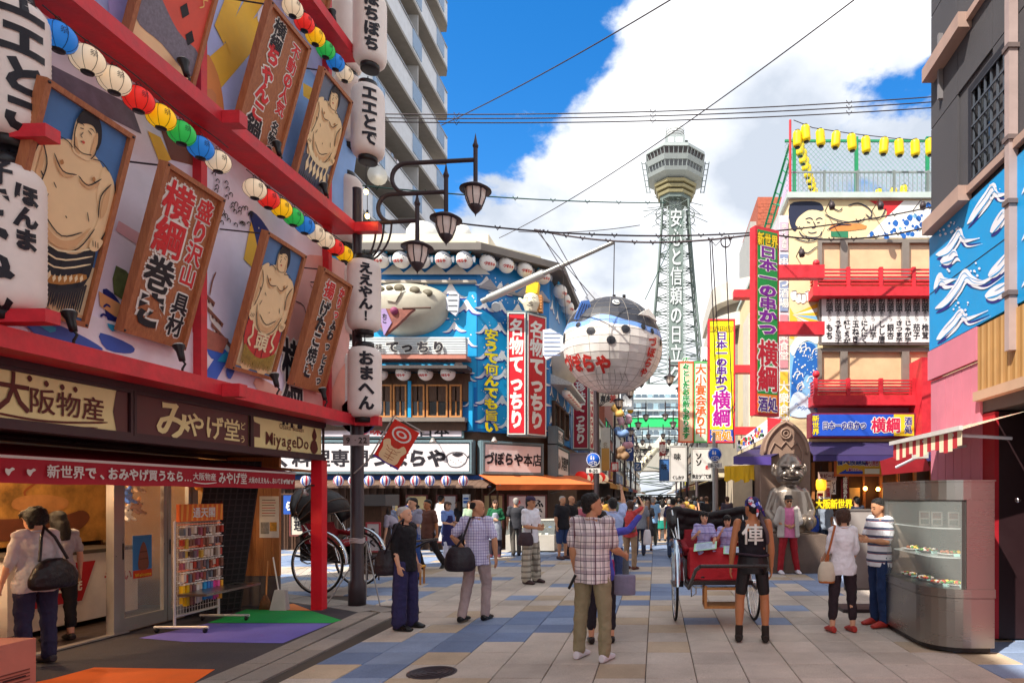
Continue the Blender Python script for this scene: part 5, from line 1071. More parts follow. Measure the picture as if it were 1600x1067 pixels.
# main sign band
def bandsign(fr,a0,a1,z0,z1,txt,label,hh,d=.25,fish=None,group='white signs of the puffer restaurant',sx=1.35,cx=None):
 t=thing('shop_sign',label,'sign',fr.pt((a0+a1)/2,z0,d),group);q=MB();q.fbox(fr,a0,a1,z0,z1,0,d,STONEB);q.build('surround',t);q=MB();q.frame(fr,a0+.03,a1-.03,z0+.03,z1-.03,.05,d+.002,d+.05,STONEB);q.build('frame',t);q=MB();q.fbox(fr,a0+.12,a1-.12,z0+.10,z1-.12,d+.002,d+.02,c('#dcd6d8',var=.03));q.build('panel',t);q=MB()
 letter(q,fr,txt,(a0+a1)/2 if cx is None else cx,(z0+z1)/2-.03,hh,INK,d+.024,.045,sx=sx)
 if fish:
  fx,fz=fish;cpts=[(fx-.32,fz),(fx-.22,fz-.24),(fx+.05,fz-.28),(fx+.26,fz-.16),(fx+.34,fz+.02),(fx+.44,fz+.14),(fx+.36,fz+.02),(fx+.2,fz+.16),(fx-.08,fz+.18),(fx-.26,fz+.12)]
  q.line(fr,curve(cpts,4)+[cpts[0]],.022,d+.03,INK);q.flat(fr,[(fx-.15,fz+.12),(fx+.05,fz+.16),(fx+.2,fz+.12),(fx+.02,fz+.04)],d+.03,INK,3)
  for k in range(6):aa,bb=fx-.2+k*.08,fz-.08-.05*(k%3);q.flat(fr,[(aa,bb),(aa+.03,bb),(aa+.015,bb+.03)],d+.03,INK)
 q.build('lettering',t);return t
x0=-12.0;x1=Z1.px(739,700,.3)[0];z0=Z1.px(600,741,.3)[1];z1=Z1.px(600,687,.3)[1]
bandsign(Z1,x0,x1,z0,z1,'ふく料理専門づぼらや','wide white sign reading ふぐ料理専門 づぼらや with a small drawn puffer fish',.56,.30,fish=(Z1.px(715,717,.3)[0]-.02,(z0+z1)/2-.03),cx=Z1.px(547,715,.3)[0],sx=1.08)
bandsign(Z2,.02,1.66+.55,z0,z1,'づぼらや本店','white sign reading づぼらや本店 on the cut corner',.42,.30,sx=.80)
bandsign(Z3,-.25,2.6,z0-.02,z1-.02,'ふく料理専門','narrow receding white sign reading ふく料理専門 round the street corner',.52,.30,sx=.8)
bandsign(Z3,-.25,1.2,z1+.02,z1+.62,'珍味てっちり','small upright white sign above the receding restaurant sign',.34,.30,sx=.7)
for u,v in((678,689),(770,688)):
 fr_=Z1 if u<740 else Z2;a,b=fr_.px(u,v,.5);t=thing('sign_lamp','small silver floodlight above the %s white sign'%('wide' if u<740 else 'corner'),'lamp',fr_.pt(a,b,.5));q=MB();q.tube([fr_.pt(a,b-.0,.3),fr_.pt(a,b+.1,.45),fr_.pt(a,b+.08,.6)],.015,IRON,6);q.build('arm',t);q=MB();q.lathe([(.03,0),(.08,.10),(.11,.15)],c('#c8c4bc',metal=.6,rough=.3),fr_.pt(a,b+.1,.6),n=12,M4=Matrix.Rotation(R(180),4,'X'));q.build('lamp_shade',t)
 # tall yellow lettering on the corner
t=thing('lettering_sign','tall yellow vertical lettering 安うて何んでも旨い on the blue corner wall','sign',Z2.pt(.45,3.9,.1));q=MB();zt=Z2.px(768,514,.15)[1];zb_=Z2.px(768,676,.15)[1];a=Z2.px(768,600,.15)[0];letter(q,Z2,'安うて何んでも旨い',a,(zt+zb_)/2,(zt-zb_)/9,c('#f0dc10',rough=.4,var=.03),.14,.075,vert=True,outline=c('#1a50a0'),ow=.04,sx=1.35);q.build('lettering',t)
# projecting red pillar sign with two faces
def pillar(label,base,e,w_,dep,z0,z1,s_,sdir=(0,1,0),bg='#c81c2c'):
 fr=Fr(base,e,(0,0,1));sdir=Vector(sdir).normalized();t=thing('pillar_sign',label,'sign',fr.pt(w_/2,z0,0));p0,p1=fr.pt(0,0,0),fr.pt(w_,0,0);p2=p1+sdir*dep;p3=p0+Vector((0,1,0))*(p2.y-p0.y)
 q=MB();q.prism(GF,[tuple(p[:2])for p in(p0,p1,p2,p3)],z0,z1,STONEB);q.build('case',t);fs_=Fr(p1,sdir,(0,0,1))
 for f2_,ww in((fr,w_),(fs_,dep)):
  q=MB();q.fbox(f2_,.07,ww-.07,z0+.10,z1-.12,.003,.02,c(bg,rough=.4,var=.04));q.build('face',t);q=MB();q.frame(f2_,.03,ww-.03,z0+.05,z1-.07,.03,.021,.04,WHITE);q.build('frame',t);q=MB();n_=len(s_);ph=(z1-z0-.5)/n_;letter(q,f2_,s_,ww/2,(z0+z1)/2,ph,WHITE,.022,.05,vert=True,sx=min(1,(ww-.16)/ph));q.build('lettering',t)
 return t
bp=Z2.pt(1.05,0,.75);zt=1.7+(775-488)/1000*20.6;zb_=1.7+(775-682)/1000*20.6
bx=Vector(((792-U0)/1000*20.4,20.4,0));pillar('square red pillar sign reading 名物てっちり on two faces, beside the yellow lettering',bx,(1,.04,0),.62,.80,zb_,zt,'名物てっちり',(.66,.75,0))
q=MB();q.box(-4.75,-3.9,21.2,21.5,zb_+.2,zb_+.5,STONEB);q.box(-4.75,-3.9,21.2,21.5,zt-.6,zt-.3,STONEB);q.build('sign_mount',zb)
bx=Vector((-3.6+.05,27.2,0));z_t=1.7+(775-585)/1000*27;z_b=1.7+(775-702)/1000*27;pillar('dark red vertical sign reading 珍味てっちり further down the street side',bx,(1,.0,0),.70,.5,z_b,z_t,'珍味てっちり',(.3,1,0),bg='#a01a34')
# small figure with a yellow hat on top of the pillar
p=Vector((-4.02,20.7,zt));t=thing('rooftop_figure','white carved figure with a square yellow hat on top of the red pillar sign','figure',p);q=MB();rings(q,[(p+Vector((0,0,.02)),.20,.20,Vector((1,0,0)),Vector((0,1,0))),(p+Vector((0,0,.3)),.30,.28,Vector((1,0,0)),Vector((0,1,0))),(p+Vector((0,0,.55)),.24,.24,Vector((1,0,0)),Vector((0,1,0))),(p+Vector((0,0,.62)),.15,.15,Vector((1,0,0)),Vector((0,1,0)))],14);limb(q,[p+Vector((-.28,0,.35)),p+Vector((-.38,0,.45))],[.07,.06]);limb(q,[p+Vector((0,-.27,.32)),p+Vector((0,-.33,.27))],[.04,.05],6)
link('figure_body',voxel(q,'figure_body',.02,c('#e0d8c0'),2),t);q=MB();q.hexa([p+Vector(k)for k in((-.17,-.15,.62),(.2,-.15,.60),(.2,.15,.60),(-.17,.15,.62),(-.12,-.15,.98),(.25,-.15,.95),(.25,.15,.95),(-.12,.15,.98))],c('#ecc010'));q.build('hat',t);q=MB()
for s_ in(-1,1):q.tube([p+Vector((s_*.12-.05,-.28,.40)),p+Vector((s_*.12,-.31,.42)),p+Vector((s_*.12+.05,-.28,.40))],.012,INK,5)
q.tube([p+Vector((-.1,-.28,.18)),p+Vector((0,-.29,.15)),p+Vector((.1,-.28,.18))],.012,INK,5);q.build('face_lines',t);q=MB()
for k in range(6):q.box(p.x+.20,p.x+.34,p.y-.1,p.y+.2,p.z+.04+k*.09,p.z+.11+k*.09,WOODL)
q.build('slat',t)
# beam that carries the giant lantern
t=thing('lantern_boom','long silver boom reaching out from the restaurant corner over the street','boom',(-5.4,20.0,6.8));pA=P(753,471,20.0);pB=P(960,378,19.0);q=MB();q.cyl(pA,pB,.085,c('#a8a8a4',rough=.4,metal=.5),r1=.06,n=12);q.build('tube',t);q=MB();pm=pA.lerp(pB,.42);q.cyl(pA.lerp(pB,.05),pA.lerp(pB,.48),.12,c('#b8b8b4',rough=.4,metal=.4),n=10);q.build('sleeve',t);q=MB();q.cyl(P(775,480,20.1),P(775,478,20.9),.14,c('#c8d0d4'),n=14);q.build('bracket',t)
# the giant puffer lantern
gc=P(957,541,19.3);RXg,RZg=1.50,1.43
def giantmat():
 m,t,b,l=mat_nodes('giant_puffer_paint');tx=N(t,'ShaderNodeTexCoord');sp=N(t,'ShaderNodeSeparateXYZ');l(tx.outputs['Object'],sp.inputs[0]);no=N(t,'ShaderNodeTexNoise',i_Scale=1.1,i_Detail=0.0);l(tx.outputs['Object'],no.inputs['Vector'])
 a=N(t,'ShaderNodeMath',operation='MULTIPLY_ADD',i_1=.8,i_2=-.40);l(no.outputs[0],a.inputs[0]);ax_=N(t,'ShaderNodeMath',operation='MULTIPLY_ADD',i_1=-.05);l(sp.outputs[0],ax_.inputs[0]);l(a.outputs[0],ax_.inputs[2]);z=N(t,'ShaderNodeMath',operation='ADD');l(sp.outputs[2],z.inputs[0]);l(ax_.outputs[0],z.inputs[1])
 cur=None
 base=N(t,'ShaderNodeTexNoise',i_Scale=2.5,i_Detail=5.0);l(tx.outputs['Object'],base.inputs['Vector']);br=N(t,'ShaderNodeMapRange',i_1=.3,i_2=.7);l(base.outputs[0],br.inputs[0]);w0=N(t,'ShaderNodeMix',data_type='RGBA');w0.inputs[6].default_value=(*lin('#c8c0b8'),1);w0.inputs[7].default_value=(*lin('#e8e2dc'),1);l(br.outputs[0],w0.inputs[0]);cur=w0.outputs[2]
 for th,h_ in((.30,'#6f9ade'),(.54,'#2c2e38')):
  g=N(t,'ShaderNodeMath',operation='GREATER_THAN',i_1=th);l(z.outputs[0],g.inputs[0]);mx_=N(t,'ShaderNodeMix',data_type='RGBA');l(g.outputs[0],mx_.inputs[0]);l(cur,mx_.inputs[6]);mx_.inputs[7].default_value=(*lin(h_),1);cur=mx_.outputs[2]
 l(cur,b.inputs['Base Color']);b.inputs['Roughness'].default_value=.5;return m
GPM=giantmat();t=thing('giant_puffer_lantern','giant round puffer fish lantern hanging over the street from the boom','lantern',gc,rz=0,local=True);q=MB();nu,nv=20,32;vs=[];fs=[]
for i in range(nu+1):
 ph=-math.pi/2+math.pi*i/nu
 for k_ in(0,):
  for j in range(nv):
   th=2*math.pi*j/nv;rr=math.cos(ph);s_=1.0;vs.append((RXg*rr*math.sin(th)*s_,-1.45*rr*math.cos(th)*s_,RZg*math.sin(ph)*s_))
for i in range(nu):
 for j in range(nv):j2=(j+1)%nv;fs.append((i*nv+j,i*nv+j2,(i+1)*nv+j2,(i+1)*nv+j))
q.add(vs,fs,GPM,False);q.build('fish_body',t)
def ong(a,b,d=.0,r0=1.006):ph=b/RZg;th=a/RXg;r_=r0+d;return Vector((RXg*r_*math.cos(ph)*math.sin(th),-1.45*r_*math.cos(ph)*math.cos(th),RZg*r_*math.sin(ph)))
RIBC=c('#9c948c',rough=.7);q=MB()
for i in range(1,nu):ph=-math.pi/2+math.pi*i/nu;q.tube([(RXg*math.cos(ph)*math.sin(a)*1.001,-1.45*math.cos(ph)*math.cos(a)*1.001,RZg*math.sin(ph)*1.001)for a in[2*math.pi*k/nv for k in range(nv)]],.006,RIBC,3,closed=True)
for j in range(0,nv,2):a=2*math.pi*j/nv;q.tube([(RXg*math.cos(ph)*math.sin(a)*1.001,-1.45*math.cos(ph)*math.cos(a)*1.001,RZg*math.sin(ph)*1.001)for ph in[-math.pi/2+math.pi*i/nu for i in range(nu+1)]],.006,RIBC,3)
q.build('rib',t)
q=MB();dk=c('#23242c')
for k in range(6):q.tube([ong(-.5+k*.22,-.98-.06*(k%3)),ong(-.7+k*.32,-1.35),ong(-1.0+k*.4,-1.75)],.004,dk,3)
q.build('net',t)
for k,(a,b,ra,rb)in enumerate(((-.53,.12,.14,.11),(.06,-.16,.13,.12),(.47,.17,.13,.12),(1.05,.30,.09,.09),(1.42,.24,.08,.09),(1.95,.02,.08,.12),(-1.0,.36,.10,.07),(-1.75,.10,.10,.16),(2.6,-.3,.15,.15),(3.4,-.4,.15,.14),(-2.6,-.4,.16,.15),(4.0,-.1,.12,.12))):
 q=MB();cp=curve([(a+ra*math.cos(x),b+rb*math.sin(x))for x in[2*math.pi*i/10 for i in range(10)]],1);q.add([ong(a,b,.012)]+[ong(x,y,.004)for x,y in cp],[(0,1+i,1+(i+1)%10)for i in range(10)],dk);q.build('spot',t)
q=MB()
for a,b,r1,m_ in((.24,1.12,.17,WHITE),(.26,1.12,.13,c('#5a6068')),(.28,1.12,.09,WHITE)):q.add([ong(a,b,.02+(.19-r1)*.2)]+[ong(a+r1*math.cos(x)*.9,b+r1*math.sin(x)*.8,.012+(.19-r1)*.2)for x in[2*math.pi*i/14 for i in range(14)]],[(0,1+i,1+(i+1)%14)for i in range(14)],m_)
q.build('eye',t);q=MB();fl=Fr((0,0,0),(1,0,0),(0,0,1))
def wr2(a,b,d):return ong(a,b,.012+d)
letter(q,fl,'づぼらや',-1.0,-.74,.56,c('#b82820'),0.0,.06,wrap=wr2,rot=-.12,sx=.95);letter(q,fl,'づぼらや',1.40,-.52,.30,c('#b82820'),0.0,.04,wrap=wr2,vert=True,sx=1.25);q.build('lettering',t)
q=MB();bl=c('#5a88d8');f3_=Fr(ong(-1.1,.35,.02),(1,-.0,0),(0,.0,1));q.prism(Fr(ong(-1.15,.52,.05),(1,.35,0),(0,-.2,1)),[(0,0),(.40,-.05),(.52,.18),(.42,.55),(.20,.50)],-.02,.03,bl);q.build('fin',t);q=MB()
for k in range(4):fz=Fr(ong(-1.15,.52,.05),(1,.35,0),(0,-.2,1));q.line(fz,[(.05+k*.1,.03+.03*k),(.24+k*.06,.44)],.02,.035,INK)
q.build('fin_ray',t);q=MB();q.prism(Fr((-.55,-.1,RZg*.93),(1,.2,0),(0,0,1)),[(-.55,-.35),(.3,.05),(-.08,.36)],-.03,.03,c('#c8ccd4'));q.build('dorsal_fin',t)
q=MB();q.prism(Fr((-RXg-.12,-.3,-.02),(1,0,0),(0,0,1)),[(.22,-.18),(-.32,-.46),(-.42,-.3),(-.42,.42),(-.2,.46),(.22,.22)],-.06,.06,c('#d8dce4'));q.build('tail',t)
for k in range(6):q=MB();z=-.36+k*.13;q.box(-RXg-.50,-RXg-.02,-.375,-.362,z,z+.02,c('#7a92c0'));q.build('tail_ray',t)
q=MB();q.prism(Fr(ong(1.35,.74,.04),(.62,.78,0),(0,.25,1)),[(-.42,-.12),(-.2,.04),(0,.16),(.22,.02),(.40,-.16),(0,-.08)],-.01,.05,WHITE);q.build('mouth',t)
q=MB()
for k in range(2):q.cyl((.05-.0+k*.30,0,RZg*.98),(.05+k*.3,0,RZg*1.08),.05,LBLK,n=10)
q.build('top_fitting',t)
t=thing('hanging_chain','thin chains between the silver boom and the giant puffer lantern','chain',gc+Vector((0,0,RZg)));q=MB();q.tube([pB,gc+Vector((.03,0,RZg*1.05))],.014,IRON,4);q.tube([pA.lerp(pB,.62),gc+Vector((-.9,0,RZg*.78))],.008,IRON,4);q.tube([pA.lerp(pB,.62),gc+Vector((-1.4,0.2,RZg*.3))],.008,IRON,4);q.build('chain',t)
# second puffer fish behind, against the street side
t=relief('greyish puffer fish model on the street side wall behind the giant lantern',Z3,1.55,6.55,1.15,.95,.9,[(-.2,.42,.12),(.25,.40,.1)],mats=c('#b8b0a8'),tailx=1)
# street side details: little roof, lanterns, windows
q=MB();q.hexa([Z3.pt(.3,5.55,.75),Z3.pt(4.5,5.55,.75),Z3.pt(4.5,5.6,0),Z3.pt(.3,5.6,0),Z3.pt(.3,5.63,.75),Z3.pt(4.5,5.63,.75),Z3.pt(4.5,5.95,0),Z3.pt(.3,5.95,0)],c('#c8ccc8',var=.3,sc=20));q.build('small_roof',zb)
for i in range(7):pufl(Z3.pt(.6+i*.55,5.30,.5),'small puffer lantern under the little street side roof, %s from the corner'%ordn(i),'puffer lanterns on the street side',R(80),.6,tail=False)
for i in range(3):a=.5+i*1.3;q=MB();q.frame(Z3,a,a+1.15,3.95,5.05,.07,.02,.12,WOODD);o=q.build('window',zb);q=MB();q.fbox(Z3,a+.07,a+1.08,4.02,4.98,.03,.04,DARKGLASS);q.build('pane',o)
# ground floor: tiled eave, striped lanterns, posters, case
GY=20.3;q=MB();zE=Z1.px(600,757,1.0)[1]
for k in range(34):a=-11.9+k*.2;q=MB();q.hexa([Z1.pt(a,zE-.10,1.0),Z1.pt(a+.19,zE-.10,1.0),Z1.pt(a+.19,zE+.12,.1),Z1.pt(a,zE+.12,.1),Z1.pt(a,zE-.05,1.0),Z1.pt(a+.19,zE-.05,1.0),Z1.pt(a+.19,zE+.18,.1),Z1.pt(a,zE+.18,.1)],c('#6a5244',rough=.8,var=.2));q.build('roof_tile',zb)
q=MB();q.fbox(Z1,-12,-5.4,z0-.42,z0-.02,.05,.09,c('#1c4a90'));q.build('blue_cloth',zb);q=MB()
for k in range(16):wave(q,Z1,-11.7+k*.42,z0-.38,.20,.10)
q.build('wave_painting',zb)
q=MB();pr=[]
for i in range(17):t_=math.pi*(.12+.76*i/16);pr.append((.15*math.sin(t_),-.16*math.cos(t_)))
segs=16;vs=[];
for r_,h_ in pr:
 for j in range(segs):a=2*math.pi*j/segs;vs.append((r_*math.cos(a),r_*math.sin(a),h_))
for j in range(segs):
 cl=[c('#d8d4dc'),c('#c03848'),c('#d8d4dc'),c('#3a60b0')][(j)%4];q.add(vs,[(i*segs+j,i*segs+(j+1)%segs,(i+1)*segs+(j+1)%segs,(i+1)*segs+j)for i in range(16)],cl,True)
SLM=cl_me(q,'paper_body');q=MB();q.lathe([(.06,-.165),(.06,-.145)],LBLK,n=12);q.lathe([(.06,.145),(.06,.165)],LBLK,n=12);q.tube([(0,0,.16),(0,0,.24)],.006,LBLK,4);SLC=cl_me(q,'collar')
for i,u in enumerate((478,529,552,577,602,625,649,672,697,724)):
 p=P(u,751,19.2);t=thing('striped_lantern','red white and blue striped lantern over the restaurant entrance, %s from the left'%ordn(i),'lantern',p,'striped lanterns under the wide white sign',R(i*23),local=True);link('paper_body',SLM,t);link('collar',SLC,t)
for i,(ua,ub,va,vb,bgc,s_)in enumerate(((592,622,775,838,'#d8c48c','ふぐ'),(637,666,775,838,'#dcc890','ふく'),(684,712,775,845,'#d4d0d0','ふぐ'),(757,785,774,822,'#c8b080','にぎり'),(795,822,775,813,'#dcc0c0','みやげ'),(832,852,775,812,'#dcd0c8','ふぐ'),(455,480,790,835,'#c8c0b0','料理'))):
 fr_=Z1 if u<10 or ub<745 else front(20.6);a0,b1=fr_.px(ua,va,.25);a1,b0=fr_.px(ub,vb,.25);t=thing('menu_poster','framed %s poster with brush writing under the eave, %s from the left'%('cream' if i in(0,1,3)else 'white' if i in(2,5)else 'pinkish' if i==4 else 'grey',ordn((1,2,3,4,5,6,0)[i])),'poster',fr_.pt(a0,b0,.25),'posters on the restaurant front');q=MB();q.fbox(fr_,a0,a1,b0,b1,.2,.25,c(bgc));q.build('sheet',t);q=MB();q.frame(fr_,a0-.05,a1+.05,b0-.05,b1+.05,.05,.2,.28,c('#6a3430'));q.build('frame',t);q=MB();hh=(b1-b0)/(len(s_)+.6);letter(q,fr_,s_,(a0+a1)/2,(b0+b1)/2,min(hh,.42),INK if i!=4 else TR,.255,.04,vert=True,sx=1);q.build('lettering',t)
q=MB()
for k in range(30):q=MB();a=-12+k*.24;q.fbox(Z1,a,a+.05,.02,2.0,.02,.08,WOODD);q.build('lattice_slat',zb)
for i,(u,v0_,v1_)in enumerate(((728,772,792),(728,794,815))):
 a,b1=Z1.px(u-5,v0_,.5);a1,b0=Z1.px(u+5,v1_,.5);t=thing('sign_light','%s small blue and white box light on the restaurant post'%('upper' if i==0 else 'lower'),'lamp',Z1.pt(a,b0,.4));q=MB();q.fbox(Z1,a,a1,b0,b1,.35,.5,c('#dce4ec',rough=.3));q.build('box',t);q=MB();q.fbox(Z1,a+.02,a1-.02,b0+.12,b0+.2,.502,.506,c('#2a60b0'));q.fbox(Z1,a+.02,a1-.02,b1-.16,b1-.1,.502,.506,c('#2a60b0'));q.build('print',t)
t=thing('shop_curtain','short blue cloth curtain with white ら や letters at the restaurant side door','curtain',P(478,800,18.6));fr_=front(18.6);a0,b1=fr_.px(443,773);a1,b0=fr_.px(484,803)
for k in range(2):q=MB();m_=(a1-a0)/2;q.fbox(fr_,a0+k*m_+.01,a0+(k+1)*m_-.01,b0,b1,0,.02,c('#1c4ca0'));o=q.build('cloth',t);q=MB();letter(q,fr_,'らや'[k],a0+(k+.5)*m_,(b0+b1)/2-.04,.28,WHITE,.024,.06);q.build('lettering',o)
q=MB();q.fbox(fr_,a0-.1,a1+.1,b1,b1+.05,0,.03,WOODD);q.build('rod',t)
# orange awning
OA=c('#d87038',rough=.7,var=.06,sc=2);t=thing('awning','orange cloth awning over the restaurant take-away counter','awning',(-4.6,19.6,2.1));zt_=2.36;zf=2.02
pts_top=[Vector((-5.7,20.28,zt_)),Vector((-3.62,21.8,zt_)),Vector((-3.45,26,zt_))];pts_bot=[Vector((-4.75,18.4,zf)),Vector((-2.2,20.2,zf)),Vector((-2.1,25.5,zf))]
pts_bot=[P(775,757,18.5),P(925,757,21.5),P(935,757,24)];pts_top=[P(748,742,20.1),P(860,742,21.8),P(905,744,25.5)]
q=MB();q.add(pts_top+pts_bot+[p+Vector((0,0,.015))for p in pts_top+pts_bot],[(3,0,1,4),(4,1,2,5),(6,9,10,7),(7,10,11,8),(9,3,4,10),(10,4,5,11)],OA);q.build('canopy',t)
q=MB()
for i in range(2):
 a,b=pts_bot[i],pts_bot[i+1]
 for k in range(12):p0,p1=a.lerp(b,k/12),a.lerp(b,(k+1)/12);w0,w1=.03*math.sin(k*1.3),.03*math.sin((k+1)*1.3);q.add([p0+Vector((0,w0,-.16)),p1+Vector((0,w1,-.16)),p1+Vector((0,0,.016)),p0+Vector((0,0,.016))],[(0,1,2,3)],c('#c85c28'))
q.build('valance',t);q=MB();q.tube([Vector((-5.3,20.2,1.75)),pts_bot[0]+Vector((.1,.1,0))],.02,STEEL,6);q.tube([Vector((-3.6,21.9,1.8)),pts_bot[1]+Vector((-.1,.1,0))],.02,STEEL,6);q.build('arm',t)
# refrigerated display case
t=thing('display_case','low refrigerated glass display case in front of the restaurant posters','display case',P(826,861,19.4));a0=(790-U0)/1000*19.4;a1=(866-U0)/1000*19.4;q=MB();q.box(a0,a1,19.4,20.1,.05,.52,c('#b8b0a4',rough=.5));q.build('base',t);q=MB();q.hexa([(a0,19.42,.521),(a1,19.42,.521),(a1,20.1,.521),(a0,20.1,.521),(a0,19.6,.95),(a1,19.6,.95),(a1,20.1,.95),(a0,20.1,.95)],GLASS);q.build('glass',t);q=MB();q.box(a0-.02,a1+.02,19.58,20.12,.951,1.0,c('#c8c4b8'));q.box(a0+.02,a1-.02,19.65,20.08,.72,.735,STEEL);q.build('shelf',t)
rr=random.Random(4)
for k in range(12):q=MB();x=a0+.08+k*(a1-a0-.2)/12;q.box(x,x+.09,19.7,19.95,.523+.213*(k%2),.57+.213*(k%2),c(rr.choice(['#e0d8c8','#c84838','#3a78b8','#e8c868','#d8e0e8'])));q.build('food_pack',t)
# skewer restaurant on the right (front at y = 18)
YY=18.0;YF=front(YY);CRMW=c('#e4cfa4',rough=.8,var=.06);yk=thing('skewer_restaurant','cream restaurant with wrestler and wave mural and red railed balconies','building',(7,20,0))
xl=(1233-U0)/1000*YY;ztop=1.7+(775-312)/1000*YY
def y(u,v,d=0.0):return YF.px(u,v,d)
q=MB();q.box(xl,14,YY,30,3.2,ztop,CRMW);q.box(xl,14,YY+1.2,30,0,3.2,c('#3a2620',rough=.7));q.build('wall',yk);q=MB();q.box(xl-.08,14,YY-.12,30,ztop+.003,ztop+.16,c('#b8c4c0'));q.build('parapet',yk)
art=MB()
def yp(m,pts,d=.006,sm=0):art.flat(YF,[y(a,b)for a,b in pts],d,m,sm)
def yl(m,pts,wd=.03,d=.02,sm=3):art.line(YF,[y(a,b)for a,b in pts],wd,d,m,sm)
BLK=c('#1c2440');SKY_=c('#e8d4a8',var=.04);WVB=c('#1c62b4',var=.1);WVL=c('#7ab4e0');FOAM=c('#eceae4',var=.03)
yp(BLK,[(1234,320),(1258,315),(1280,317),(1287,328),(1276,330),(1262,329),(1252,338),(1247,352),(1242,362),(1234,350)],.008,3)
yp(SKY_,[(1252,336),(1264,329),(1280,330),(1289,338),(1289,352),(1284,364),(1274,372),(1258,368),(1249,357),(1243,352),(1245,344)],.012,3)
for pts in([(1258,343),(1265,341),(1270,344)],[(1274,344),(1280,341),(1285,343)],[(1260,347),(1266,349)],[(1276,349),(1281,348)],[(1270,346),(1274,355),(1268,357)],[(1262,363),(1268,365),(1276,363)],[(1284,362),(1278,371),(1256,370),(1248,362)],[(1288,335),(1310,345),(1340,348),(1352,340)],[(1240,372),(1262,378),(1285,372)],[(1292,360),(1310,352),(1330,352)],[(1296,322),(1310,330),(1316,325)],[(1325,322),(1340,318),(1356,325),(1362,335),(1356,345)],[(1352,335),(1362,342),(1376,340),(1384,326)],[(1250,390),(1262,396),(1280,385),(1310,392)]):yl(BLK,pts)
yp(ORG,[(1300,352),(1345,350),(1352,358),(1300,362)],.010,2);yp(c('#2a7a58'),[(1298,362),(1325,362),(1325,372),(1298,370)],.014)
yp(c('#cc2830'),[(1358,314),(1412,314),(1398,332),(1382,345),(1386,330)],.010);yp(FOAM,[(1352,372),(1380,345),(1412,314),(1460,314),(1460,372)],.012)
for k in range(70):
 a,b=rnd.uniform(1355,1458),rnd.uniform(322,372)
 if(a<1410 and b<345)or(b<372-(a-1350)*.62):continue
 s_=rnd.uniform(1.5,5);yp(rnd.choice((WVB,WVB,WVL)),[(a-s_,b),(a,b-s_*1.2),(a+s_,b-.2*s_),(a+s_*.3,b+s_)],.016,2)
# rays, rope and the big wave left of the balconies
for k in range(6):ang=-.35+k*.16;yp(YEL if k%2==0 else WVL if k==3 else FOAM,[(1238,492),(1277,492+39*math.tan(ang-.08)),(1277,492+39*math.tan(ang+.08))],.008)
for k in range(6):a=1236+k*7.2;b=460+5*math.sin(k);art.flat(YF,[y(a,b-4),y(a+8,b-5),y(a+9,b+6),y(a+3,b+10),y(a-1,b+4)],.014,FOAM,2);yl(BLK,[(a,b-4),(a+8,b-5),(a+9,b+6)],.015,.02)
yp(YEL,[(1234,480),(1246,500),(1240,530),(1234,528)],.007)
yp(WVL,[(1234,540),(1277,530),(1277,650),(1234,650)],.010);yp(WVB,[(1236,610),(1240,560),(1252,538),(1266,536),(1276,548),(1277,600),(1262,585),(1254,600),(1250,640),(1238,640)],.014,4)
yp(FOAM,[(1234,545),(1244,528),(1262,518),(1277,522),(1277,538),(1262,532),(1248,540),(1240,556)],.018,3)
for k in range(110):a,b=rnd.uniform(1236,1276),rnd.uniform(535,645);s_=rnd.uniform(.6,1.8);yp(FOAM if k%3 else WVL,[(a-s_,b),(a,b-s_),(a+s_,b),(a,b+s_)],.020)
for k in range(14):a,b=rnd.uniform(1238,1272),rnd.uniform(545,640);yl(FOAM,[(a,b),(a+3,b-8),(a+9,b-10),(a+10,b-4)],.025,.022)
yp(c('#c4d8e8'),[(1236,650),(1236,622),(1246,612),(1258,618),(1268,634),(1275,650)],.024,3)
for k in range(16):a,b=rnd.uniform(1238,1300),rnd.uniform(628,645);yl(WVB,[(a,b),(a+3,b-3),(a+6,b)],.015,.028)
art.build('mural_painting',yk)
q=MB();q.fbox(YF,y(1277,600)[0],9.5,y(1277,645)[1],y(1277,625)[1],.0,.05,c('#b888a0'));q.build('lower_band',yk)
def balcony(v0_,v1_,vb,wv0,wv1):
 a0=y(1275,v0_,.9)[0];z0=y(1300,vb,.9)[1];z1=y(1300,v1_,.9)[1];zt=y(1300,v0_,.9)[1];q=MB();q.fbox(YF,a0,9.2,z0,z1,.02,.58,RED);q.build('balcony_beam',yk)
 q=MB()
 for k in range(5):z=z1+(zt-z1)*(k+.6)/5;q.fbox(YF,a0+.05,9.2,z,z+.045,.50,.54,RED);q.fbox(Fr((a0+.07,YY,0),(0,1,0),(0,0,1)),-.50,-.03,z,z+.04,-.02,.02,RED);
 q.build('railing',yk)
 for u in(1279,1331,1383,1435):a=y(u,v0_,.85)[0];q=MB();q.fbox(YF,a-.05,a+.05,z1,zt+.05,.46,.57,RED);q.build('railing_post',yk)
 q=MB();q.ball(YF.pt(a0+.1,zt+.16,.52),.10,RED,12,8);q.build('post_ball',yk)
 zz0=y(1300,wv1,.05)[1];zz1=y(1300,wv0,.05)[1];fr_m=c('#8a8078',rough=.5,metal=.3)
 for ua,ub in((1278,1318),(1318,1414),(1414,1462)):a,b=y(ua,400,.1)[0],y(ub,400,.1)[0];q=MB();q.frame(YF,a,b,zz0,zz1,.10,.03,.16,fr_m);o=q.build('window',yk);q=MB();q.fbox(YF,a+.1,b-.1,zz0+.1,zz1-.1,.05,.06,WINGLASS if 0 else c('#dcb890',rough=.35,var=.12,sc=2,spec=.8));q.build('blind',o)
balcony(413,441,456,376,440);balcony(590,614,630,545,612)
